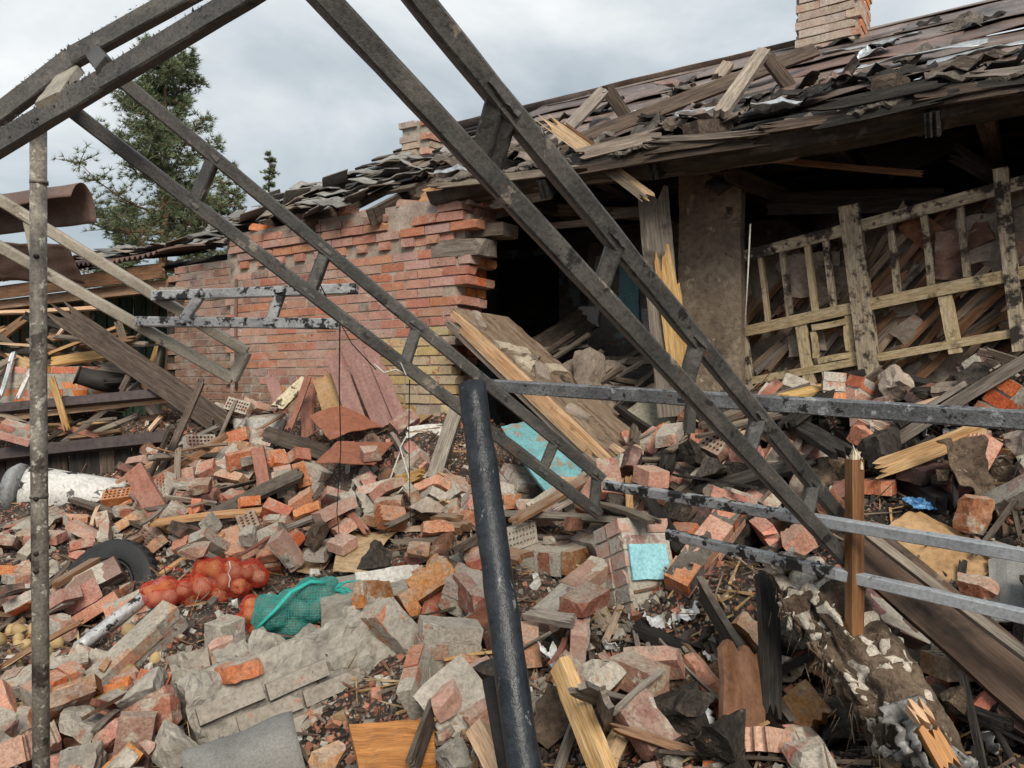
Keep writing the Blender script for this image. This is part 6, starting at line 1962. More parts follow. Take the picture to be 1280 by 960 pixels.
# net bags: vegetables as things of their own inside a stretched net
def net_bag(label, centre_px, blobs, mt, band, name, seed, veg, n, vlabel, vgroup, vr):
    p0 = T(*centre_px) + Vector((0, 0, .15 if veg == 'potato' else .09))
    rq = random.Random(seed)
    cs = []
    tries = 0
    while len(cs) < n and tries < 9000:
        tries += 1
        c, ax = rq.choice(blobs)
        d_ = Vector((rq.gauss(0, 1), rq.gauss(0, 1), rq.gauss(0, 1))).normalized() * rq.random() ** .33
        q_ = Vector(c) + Vector((d_.x * ax[0], d_.y * ax[1], d_.z * ax[2]))
        r_ = vr * rq.uniform(.82, 1.15)
        if all((q_ - o_[0]).length > (r_ + o_[1]) * .86 for o_ in cs):
            cs.append((q_, r_))
    # net surface: voxel-remeshed hull of slightly larger spheres, relaxed
    bm = bmesh.new()
    for q_, r_ in cs:
        bmesh.ops.create_icosphere(bm, subdivisions=2, radius=r_ * 1.42, matrix=Matrix.Translation(q_))
    me = bpy.data.meshes.new('net')
    bm.to_mesh(me)
    bm.free()
    tmp = bpy.data.objects.new('net_tmp', me)
    COL.objects.link(tmp)
    m1 = tmp.modifiers.new('r', 'REMESH')
    m1.mode = 'VOXEL'
    m1.voxel_size = .009
    m2 = tmp.modifiers.new('s', 'SMOOTH')
    m2.factor = .5
    m2.iterations = 26
    dg = bpy.context.evaluated_depsgraph_get()
    net = bpy.data.meshes.new_from_object(tmp.evaluated_get(dg))
    bpy.data.objects.remove(tmp)
    for v in net.vertices:                               # creases of the slack net
        c = v.co
        rdg = 1 - abs(MN.noise((c.x * 16 + seed, c.y * 16, c.z * 16))) * 2
        v.co = c + v.normal * (.010 * rdg + .005 * MN.noise((c.x * 45, c.y * 45, c.z * 45)))
    net.shade_smooth()
    net.materials.clear()
    bm = bmesh.new()
    bm.from_mesh(net)
    me2 = bpy.data.meshes.new('strands')
    bm.to_mesh(me2)
    bm.free()
    tmp = bpy.data.objects.new('net_tmp', me2)
    COL.objects.link(tmp)
    m1 = tmp.modifiers.new('r', 'REMESH')
    m1.mode = 'VOXEL'
    m1.voxel_size = .0135
    m3 = tmp.modifiers.new('w', 'WIREFRAME')
    m3.thickness = .0018 if veg == 'potato' else .0013
    strands = bpy.data.meshes.new_from_object(tmp.evaluated_get(bpy.context.evaluated_depsgraph_get()))
    bpy.data.objects.remove(tmp)
    strands.materials.clear()
    root = empty(name, label, 'net bag', p0)
    nt_ = obj('net', net, M[mt], root)
    obj('strands', strands, M[band], nt_)
    vm = []
    for s in range(3):
        b2 = bmesh.new()
        bmesh.ops.create_icosphere(b2, subdivisions=3, radius=1.0)
        for v in b2.verts:
            c = v.co.copy()
            k = 1 + .10 * MN.noise((c.x * 1.4 + s * 5, c.y * 1.4, c.z * 1.4))
            if veg == 'onion':
                c.z *= .86
                if c.z > .6:
                    c.z += (c.z - .6) ** 2 * 3.0
            else:
                c.x *= 1.25
            v.co = c * k
        vm.append(from_bm(veg, b2, True))
    for i, (q_, r_) in enumerate(cs):
        o_ = obj(veg, vm[i % 3], M['potato_grimy' if veg == 'potato' else veg], None, p0 + q_, (rq.uniform(0, 6), rq.uniform(0, 6), rq.uniform(0, 6)), shared=True)
        o_.scale = (r_, r_, r_)
        tag(o_, vlabel, veg, vgroup)
    return root, p0, vm, cs


root, p0, onion_me, cs = net_bag('red net bag of onions lying slumped on the bricks', (250, 752), [((-.14, 0, -.045), (.14, .10, .055)), ((.12, .02, .03), (.17, .11, .085)), ((.24, .04, .06), (.10, .08, .06))], 'net_red', 'net_red_band', 'onion_bag', 3, 'onion', 30,
                                 'yellow onion inside the slumped red net bag', 'onions inside the red net bag', .046)
fold = []
rb = random.Random(4)
for k in range(16):                                   # gathered folds of the net
    s = Vector((-.26 + rb.random() * .55, -.08 + rb.uniform(-.03, .05), rb.uniform(-.03, .12)))
    obj('net_fold', tube_mesh('net_fold', [s, s + Vector((rb.uniform(.02, .06), -.012, rb.gauss(.01, .02))), s + Vector((rb.uniform(.07, .11), 0, rb.gauss(.0, .03)))], .0022, 5), M['net_red_band'], root)
obj('drawstring', tube_mesh('drawstring', [(.20, -.09, .16), (.215, -.11, .13), (.20, -.11, .10), (.215, -.115, .07), (.205, -.11, .04), (.21, -.115, .02)], .0035, 6), M['plaster_white'], root)
root, p0, _, _ = net_bag('small torn red net remnant beside the teal bag', (322, 795), [((0, 0, .02), (.10, .07, .075))], 'net_red', 'net_red_band', 'onion_bag', 6, 'onion', 9, 'onion inside the small torn red net remnant', 'onions in the torn red net', .034)
root, p0, pot_me, _ = net_bag('teal net bag of potatoes lying on the cement slab', (372, 798), [((-.05, 0, -.02), (.13, .09, .08)), ((.08, .03, .04), (.13, .09, .07))], 'net_teal', 'net_teal_band', 'potato_bag', 8, 'potato', 26,
                              'grimy potato inside the teal net bag', 'potatoes inside the teal net bag', .045)
seam = [(-.20, -.10, -.10), (-.13, -.145, -.03), (-.06, -.16, .04), (.0, -.12, .11), (.08, -.06, .15), (.15, -.04, .14)]
obj('seam', tube_mesh('seam', seam, [.011, .010, .009, .009, .009, .008], 7, lump=.005, ls=40), M['net_teal_band'], root)
for k in range(9):
    s = Vector((.18, 0, .09))
    e_ = s + Vector((rb.uniform(.05, .14), rb.uniform(-.05, .05), rb.uniform(-.06, .05)))
    obj('net_fold', tube_mesh('net_fold', [s, s.lerp(e_, .5) + Vector((0, -.01, .02)), e_], [.006, .005, .002], 5, lump=.004, ls=50), M['net_teal_band'], root)

# loose potatoes on the mud
rv = random.Random(12)
for k in range(46):
    if k < 32:
        px, py = rv.gauss(28, 22), rv.uniform(770, 915)
    else:
        px, py = rv.uniform(130, 260), rv.uniform(790, 900)
    if k in (40, 41, 42, 43):
        px, py = rv.uniform(345, 400), rv.uniform(690, 712)
    p = T(px, py)
    r_ = rv.uniform(.024, .042)
    o_ = obj('potato', pot_me[k % 3], M['potato'], None, p + Vector((0, 0, r_ * .7)), (rv.uniform(0, 6), rv.uniform(0, 6), rv.uniform(0, 6)), shared=True)
    o_.scale = (r_, r_, r_ * .9)
    if 40 <= k <= 43:
        tag(o_, 'loose yellow potato spilled above the red onion bag', 'potato', 'potatoes spilled above the onion bag')
    elif k < 32:
        tag(o_, 'loose yellow potato on the mud at the left edge near the pole', 'potato', 'loose potatoes on the mud by the pole')
    else:
        tag(o_, 'loose yellow potato among the bricks below the foil pipe', 'potato', 'loose potatoes below the foil pipe')

# ================================================================== BURNT MATTRESS ROLL (right)
path = [P(972, 712, 2.62), P(1008, 742, 2.55), P(1048, 800, 2.42), P(1092, 862, 2.30), P(1135, 930, 2.16), P(1170, 1000, 2.05)]
t = empty('mattress_roll', 'burnt brown mattress roll with dirty white stuffing spilling from its fold', 'mattress', path[3])
o0 = path[3]
n = 110
pts, rd = [], []
for i in range(n):
    f = i / (n - 1) * (len(path) - 1)
    k = min(int(f), len(path) - 2)
    q_ = path[k].lerp(path[k + 1], f - k) - o0
    pts.append(q_)
    s = i / (n - 1)
    rd.append(.035 + .066 * math.sin(min(1, s * 1.5 + .15) * math.pi / 2) * (1 - .45 * max(0, s - .55)))
V, Fc = [], []
seg_ = 72
for i, p in enumerate(pts):
    d_ = (pts[min(i + 1, n - 1)] - pts[max(0, i - 1)]).normalized()
    s_ = d_.cross(Vector((0, 0, 1))).normalized()
    u_ = s_.cross(d_)
    for k in range(seg_):
        an = 2 * math.pi * k / seg_
        rr3 = rd[i] * (1.0 + .30 * math.cos(an - 2.3) + .10 * math.cos(3 * an + i * .018))
        fold_ = .014 * math.sin(an * 7 + 1.2 * math.sin(i * .058)) + .006 * math.sin(an * 17 + i * .036)
        q_ = p + (s_ * math.cos(an) * 1.05 + u_ * math.sin(an)) * (rr3 + fold_)
        q_ = q_ + nvec(q_, 7) * .022 + nvec(q_, 19) * .010 + nvec(q_, 45) * .004
        V.append(q_)
for i in range(n - 1):
    for k in range(seg_):
        a_, b_ = i * seg_ + k, i * seg_ + (k + 1) % seg_
        Fc.append((a_, b_, b_ + seg_, a_ + seg_))
Fc.append(tuple(range(seg_))[::-1])
Fc.append(tuple((n - 1) * seg_ + k for k in range(seg_)))
obj('cover', mesh('cover', V, Fc, True), M['felt'], t)


def tuft_mesh(name, sx, sy, sz, seed, amp=.5):
    b2 = bmesh.new()
    bmesh.ops.create_icosphere(b2, subdivisions=3 if sx < .04 else 4, radius=1.0)
    for v in b2.verts:
        c = v.co.copy()
        k = 1 + amp * MN.noise((c.x * 1.6 + seed, c.y * 1.6, c.z * 1.6)) + amp * .5 * MN.noise((c.x * 4.5 + seed, c.y * 4.5, c.z * 4.5)) + amp * .22 * MN.noise((c.x * 12 + seed, c.y * 12, c.z * 12))
        v.co = Vector((c.x * sx, c.y * sy, c.z * sz)) * k
    return from_bm(name, b2, True)


rs = random.Random(17)
st = [(968, 703, 2.55, .036, .035, .03), (984, 702, 2.55, .03, .03, .026)]
V2 = []
for i in range(n):
    for k in range(seg_):
        q_ = V[i * seg_ + k]
        o_ = (q_ - pts[i]).normalized()
        bias = .34 * o_.z - .30 * o_.y - .05 * o_.x + .42 * (1 - i / n) ** 1.6 - .68
        v_ = bias + .75 * MN.noise(q_ * 13) + .45 * MN.noise(q_ * 31) + .2 * MN.noise(q_ * 70)
        V2.append(q_ + o_ * max(-.012, min(.026, .035 * v_)))
obj('stuffing_layer', mesh('stuffing_layer', V2, Fc[:-2], True), M['foam'], t)
for i, (px, py, d, sx, sy, sz) in enumerate(st):
    obj('stuffing', tuft_mesh('stuffing', sx, sy, sz, i * 3.7, .75), M['foam'], t, P(px, py, d) - o0, (R(20), R(30 + i * 20), R(i * 50)))
for i, (x0, y0, x1, y1, w, mt, d) in enumerate(((1140, 880, 1160, 905, .045, 'wood_fresh', 2.02), (1158, 912, 1188, 962, .05, 'wood_orange2', 1.98))):
    a_, b_ = P(x0, y0, d) - o0, P(x1, y1, d - .05) - o0
    obj('slat', plank_mesh('slat', (b_ - a_).length * 1.3, w, .03, 40 + i, (.05, .05), 0, .1, 4, 4), M[mt], t, (a_ + b_) / 2, basis(b_ - a_, (0, -1, .3)))
for k in range(4):
    q0_ = k * 7.7
    fn_ = (lambda q0_: lambda a, b: Vector(((a - .5) * .17, (b - .5) * .12, .045 * MN.noise((a * 3, b * 3, q0_)) + .018 * MN.noise((a * 9, b * 9, q0_)))))(q0_)
    obj('plastic_wrap', sheet_mesh('plastic_wrap', fn_, 18, 14, .002, True), M['grey_plastic'], t, P(1138 + 12 * k, 905 + 22 * k, 2.06 - .02 * k) - o0, (R(55), R(20 * k), R(30 + 40 * k)))
for k in range(34):                                    # ragged burnt strips hanging off the roll
    f = rs.random()
    i_ = int(10 + f * (n - 22))
    q0_, sx_, sy_ = rs.uniform(0, 60), rs.uniform(.05, .16), rs.uniform(.02, .06)
    fn_ = (lambda sx_, sy_, q0_: lambda a, b: Vector(((a - .5) * sx_, (b - .5) * sy_ * (1.15 - a) + .012 * MN.noise((a * 4, b * 3, q0_)), .02 * MN.noise((a * 3, b * 3, q0_)) + .006 * MN.noise((a * 11, b * 9, q0_)))))(sx_, sy_, q0_)
    side = Vector((-.085, -.07, -.02)) if rs.random() < .6 else Vector((.05, -.09, .03))
    obj('burnt_strip', sheet_mesh('burnt_strip', fn_, 12, 6, .004, True), M['felt' if k % 4 else 'foam'], t, pts[i_] + side * rs.uniform(.8, 1.15), basis(Vector((rs.gauss(.1, .3), rs.gauss(-.1, .2), -1)), (-.5, -1, .4), rs.uniform(-40, 40)))
rs2 = random.Random(23)
hs = []
for k in range(150):                                   # frayed threads hanging from the cover
    i = rs2.randrange(10, n - 4)
    p = pts[i] + Vector((rs2.uniform(-.13, .02), rs2.uniform(-.12, .02), rs2.uniform(-.10, .02)))
    e1 = p + Vector((rs2.gauss(-.01, .02), rs2.gauss(-.01, .02), -rs2.uniform(.02, .09)))
    w = Vector((rs2.uniform(.0008, .002), 0, .0006))
    hs.append(([p - w, p + w, e1 + w * .4, e1 - w * .4, p + Vector((0, .002, 0)), e1 + Vector((0, .001, 0))], [(0, 1, 2, 3), (1, 4, 5, 2), (4, 0, 3, 5)]))
tag(obj('threads', join_meshes('threads', hs), M['felt'], t), kind='stuff')
# the torn flap of stuffing hanging beside the roll
crumple('sooty grey cloth rag hanging among the chunks above the blue patch', 'rag', 'rag', 768, 664, .14, .24, 'rag_grey', 5, (50, 0, 25), .05, 12, .006, .08)
crumple('dark sooty cloth heap on the right slope', 'cloth_heap', 'cloth', 1170, 590, .42, .38, 'cloth_dark', 6, (20, 8, 30), .13, 6, .006, .10, n=34)
crumple('brown leathery cloth hanging at the right edge', 'cloth_heap', 'cloth', 1235, 640, .24, .46, 'felt', 7, (45, 0, 20), .10, 7, .006, .10, n=30)
crumple('black charred felt flap below the level grey bar', 'felt_flap', 'felt', 918, 560, .40, .22, 'cloth_dark', 8, (20, -10, 10), .05, 6, .006, .08)
crumple('blue crumpled foil wrapper on the right slope', 'foil_wrapper', 'wrapper', 1152, 646, .13, .09, 'bluefoil', 9, (25, 0, 10), .02, 26, .002, .06)
crumple('green and white crumpled wrapper near the paper scraps', 'foil_wrapper', 'wrapper', 830, 836, .11, .05, 'green_foil', 10, (25, 0, 10), .02, 30, .002, .05)
crumple('dusty plastic bag stuck at the mouth of the room', 'plastic_bag', 'bag', 852, 528, .22, .20, 'paper_dusty', 11, (60, 0, 10), .10, 9, .004, .08)
for i, (px, py, sx, sy, ry, lb) in enumerate([(700, 850, .09, .24, 20, 'long torn white paper beside the tall split log'), (862, 780, .12, .10, -30, 'crumpled white paper right of the blue-painted fragment'), (822, 790, .12, .07, 10, 'torn white paper under the blue-painted fragment'),
                                              (764, 822, .06, .06, 40, 'small white paper scrap by the yellow stick'), (858, 915, .16, .10, 0, 'crumpled silvery paper ball near the lower split log'), (820, 830, .07, .05, 15, 'white paper scrap touching the green wrapper'),
                                              (888, 838, .12, .04, 25, 'white paper strip near the upright brown panel'), (1160, 556, .17, .07, 20, 'white foam board piece on the right slope'), (1192, 552, .09, .07, -10, 'smaller white foam piece on the right slope'),
                                              (1236, 950, .16, .06, 30, 'white paper strip in the lower right corner'), (748, 868, .05, .04, 0, 'tiny white scrap by the split logs'), (836, 905, .12, .05, 30, 'white paper edge under the silvery ball'),
                                              (640, 455, .10, .08, 0, 'pale scrap inside the dark room')]):
    crumple(lb, 'paper_scrap', 'paper', px, py, sx, sy, 'paper', 20 + i, (30, ry, ry * 2), .035, 20, .002, .05, n=16, ragged=.5, d=6.0 if py == 455 else None)
# hanging wires
def wire(label, pts, r, mt, name='wire'):
    a = Vector(pts[0])
    return tag(obj(name, tube_mesh(name, [Vector(p) - a for p in pts], r, 6), M[mt], None, a), label, 'wire')


wire('thin dark wire hanging from the slim truss over the red-brown sheets', [P(425, 400, 2.62), P(424, 480, 2.9), P(426, 560, 3.3), P(421, 640, 3.9), P(424, 668, 4.6)], .0022, 'wire')
wire('second thin wire hanging past the yellow-washed bricks', [P(512, 475, 2.66), P(511, 540, 2.9), P(512, 600, 3.4), P(513, 655, 4.6)], .002, 'wire')
wire('wire looping down over the brick wall behind the bracket', [P(400, 355, 2.6), P(412, 380, 2.7), P(440, 430, 2.7), P(470, 462, 2.68)], .002, 'wire')
wire('pale tangled cable beside the short white board', [P(480, 620, 5.1), P(498, 570, 5.3), P(508, 545, 5.4), P(500, 560, 5.3), P(512, 600, 5.1), P(490, 625, 5.0)], .006, 'wire_pale', 'cable')
wire('cable tie wound round the slim truss chord', [P(468, 455, 2.58), P(480, 466, 2.56), P(495, 462, 2.57), P(508, 470, 2.58), P(500, 452, 2.6)], .003, 'wire_pale', 'cable')
wire('cord hanging in front of the brown partition', [P(938, 280, 5.0), P(935, 340, 5.0), P(931, 410, 5.0)], .005, 'wire_pale', 'cord')
wire('white bent cable end by the foot of the pole', [P(70, 945, 2.85), P(85, 936, 2.9), P(102, 932, 2.95), P(110, 936, 2.95)], .005, 'plaster_white', 'cable')

# ================================================================== LOOSE RUBBLE, PIECE BY PIECE
FK = [('solid', i) for i in range(4)] + [('perf', i) for i in range(4)] + [('ridged', i) for i in range(2)] + [('half', i) for i in range(4)] + [('shard', i) for i in range(6)] + [('lump', i) for i in range(5)] + [('crust', i) for i in range(7)] + [('clod', i) for i in range(5)]
PL = []
_rp = random.Random(99)
for i in range(14):
    L = (0.28, 0.36, 0.45, 0.5, 0.6, 0.7, 0.85, 1.05, 0.4, 0.55, 0.33, 0.48, 0.62, 0.8)[i]
    w = _rp.choice((.035, .05, .06, .075, .09, .11))
    PL.append(plank_mesh('loose_plank', L, w, _rp.choice((.018, .025, .035)), 2000 + i, (.07, .10), .015, .1, 5, 7))
LT = [plank_mesh('loose_lath', (0.3, .42, .55, .36, .25, .65)[i], .028 + .004 * (i % 3), .013, 2100 + i, (.04, .05), .012, .15, 3, 6) for i in range(6)]
NF = len(FK)
ALLM = [LB[k][i] for k, i in FK] + PL + LT
FMAT = ['brick', 'brick_bright', 'brick_crust', 'brick_sooty', 'mortar', 'plaster_grey', 'wood_grey', 'wood_dark', 'wood_char', 'wood_brown', 'wood_fresh', 'paint_brown', 'cement', 'brick_pink', 'soil_dark', 'felt']
MW = {'brick': 'red', 'brick_bright': 'bright orange', 'brick_crust': 'mortar-crusted', 'brick_sooty': 'sooty', 'mortar': 'pale', 'plaster_grey': 'sooty grey', 'wood_grey': 'weathered grey', 'wood_dark': 'dark burnt',
      'wood_char': 'charred black', 'wood_brown': 'brown', 'wood_fresh': 'pale yellow', 'paint_brown': 'red-brown painted', 'cement': 'grey cement', 'brick_pink': 'dusty pink', 'soil_dark': 'ashy', 'felt': 'muddy brown'}
KW = {'clod': ('soil_clod', 'dark soil clod', 'clod'), 'crust': ('brick', 'brick with mortar stuck on', 'brick'), 'solid': ('brick', 'whole solid brick', 'brick'), 'perf': ('brick', 'perforated brick', 'brick'), 'ridged': ('brick', 'broken ribbed hollow brick', 'brick'), 'half': ('half_brick', 'half brick', 'half brick'),
      'shard': ('brick_fragment', 'small brick fragment', 'fragment'), 'lump': ('mortar_lump', 'mortar lump', 'lump'), 'plank': ('plank', 'short broken plank', 'plank'), 'lath': ('lath', 'thin broken lath', 'lath')}


MARKS = [(52, 925, 'foot of the steel pole'), (20, 820, 'potatoes on the mud'), (130, 700, 'tyre'), (85, 612, 'white tank'), (150, 780, 'foil pipe'), (235, 745, 'red onion bag'), (375, 795, 'teal net bag'),
         (345, 880, 'long cement slab'), (310, 950, 'grey felt piece'), (490, 935, 'orange seat board'), (520, 770, 'flat-topped grey block'), (455, 700, 'herringbone linoleum'), (440, 560, 'red-brown sheets'),
         (455, 490, 'maroon floorboards'), (330, 540, 'soot-splashed brick row'), (240, 560, 'foot of the slanting beam'), (295, 640, 'long dark moulding'), (188, 630, 'yellow-ended brown board'),
         (600, 610, 'upper black pipe'), (640, 850, 'lower black pipe'), (720, 560, 'leaning ceiling slab'), (690, 590, 'teal painted board'), (700, 712, 'bricks on edge'), (795, 740, 'blue-painted fragment'),
         (884, 712, 'slanting orange brick block'), (730, 900, 'tall split log'), (845, 920, 'silvery paper ball'), (925, 870, 'upright brown panel'), (1050, 810, 'mattress roll'), (1068, 650, 'splintered stake'),
         (1166, 828, 'orange brick slab'), (1210, 760, 'broad brown board'), (1152, 646, 'blue foil wrapper'), (1180, 590, 'dark cloth heap'), (1080, 480, 'thick lattice post'), (990, 480, 'small casement'),
         (905, 555, 'black felt flap'), (850, 525, 'dusty plastic bag'), (800, 645, 'pale bar ends'), (556, 560, 'grey post stump'), (1235, 500, 'long weathered timber'), (570, 690, 'yellow-ended board by the pipe')]


def near_mark(p):
    px = 640 + p.x / p.y * FPX
    py = 480 - (p.z - CAMZ) / p.y * FPX
    return min(MARKS, key=lambda m: (m[0] - px) ** 2 + 1.5 * (m[1] - py) ** 2)[2]


def pose(q, kind):
    """how a piece lies, read from its own axes"""
    x, z = q @ Vector((1, 0, 0)), q @ Vector((0, 0, 1))
    if kind in ('plank', 'lath'):
        return 'steep' if abs(x.z) > .5 else 'slanting' if abs(x.z) > .2 else 'flat-lying'
    if kind in ('shard', 'lump', 'clod'):
        return ''
    if abs(x.z) > .75:
        return 'upright'
    if abs(z.z) > .9:
        return 'flat-lying'
    if abs(z.z) < .35:
        return 'edge-on'
    return 'tilted'


def put_fill(k, m, loc, q, sc):
    kind = FK[k][0] if k < NF else ('plank' if k < NF + len(PL) else 'lath')
    nm, words, cat = KW[kind]
    mn = FMAT[m]
    q = Quaternion(q).normalized()
    o = obj(nm, ALLM[k], M[mn], None, loc, q, shared=True)
    o.scale = (sc, sc, sc)
    mk = near_mark(Vector(loc))
    size = ('tiny ' if sc < .7 else 'large ' if sc > 1.15 else '') if kind in ('shard', 'lump', 'clod') else ''
    ps = pose(q, kind)
    lb = ' '.join(('%s%s %s %s near the %s' % (size, ps, MW[mn] if kind != 'crust' or mn != 'brick_crust' else 'grey-spattered', words, mk)).split())
    return tag(o, lb, cat, 'loose %s pieces near the %s' % (cat, mk))


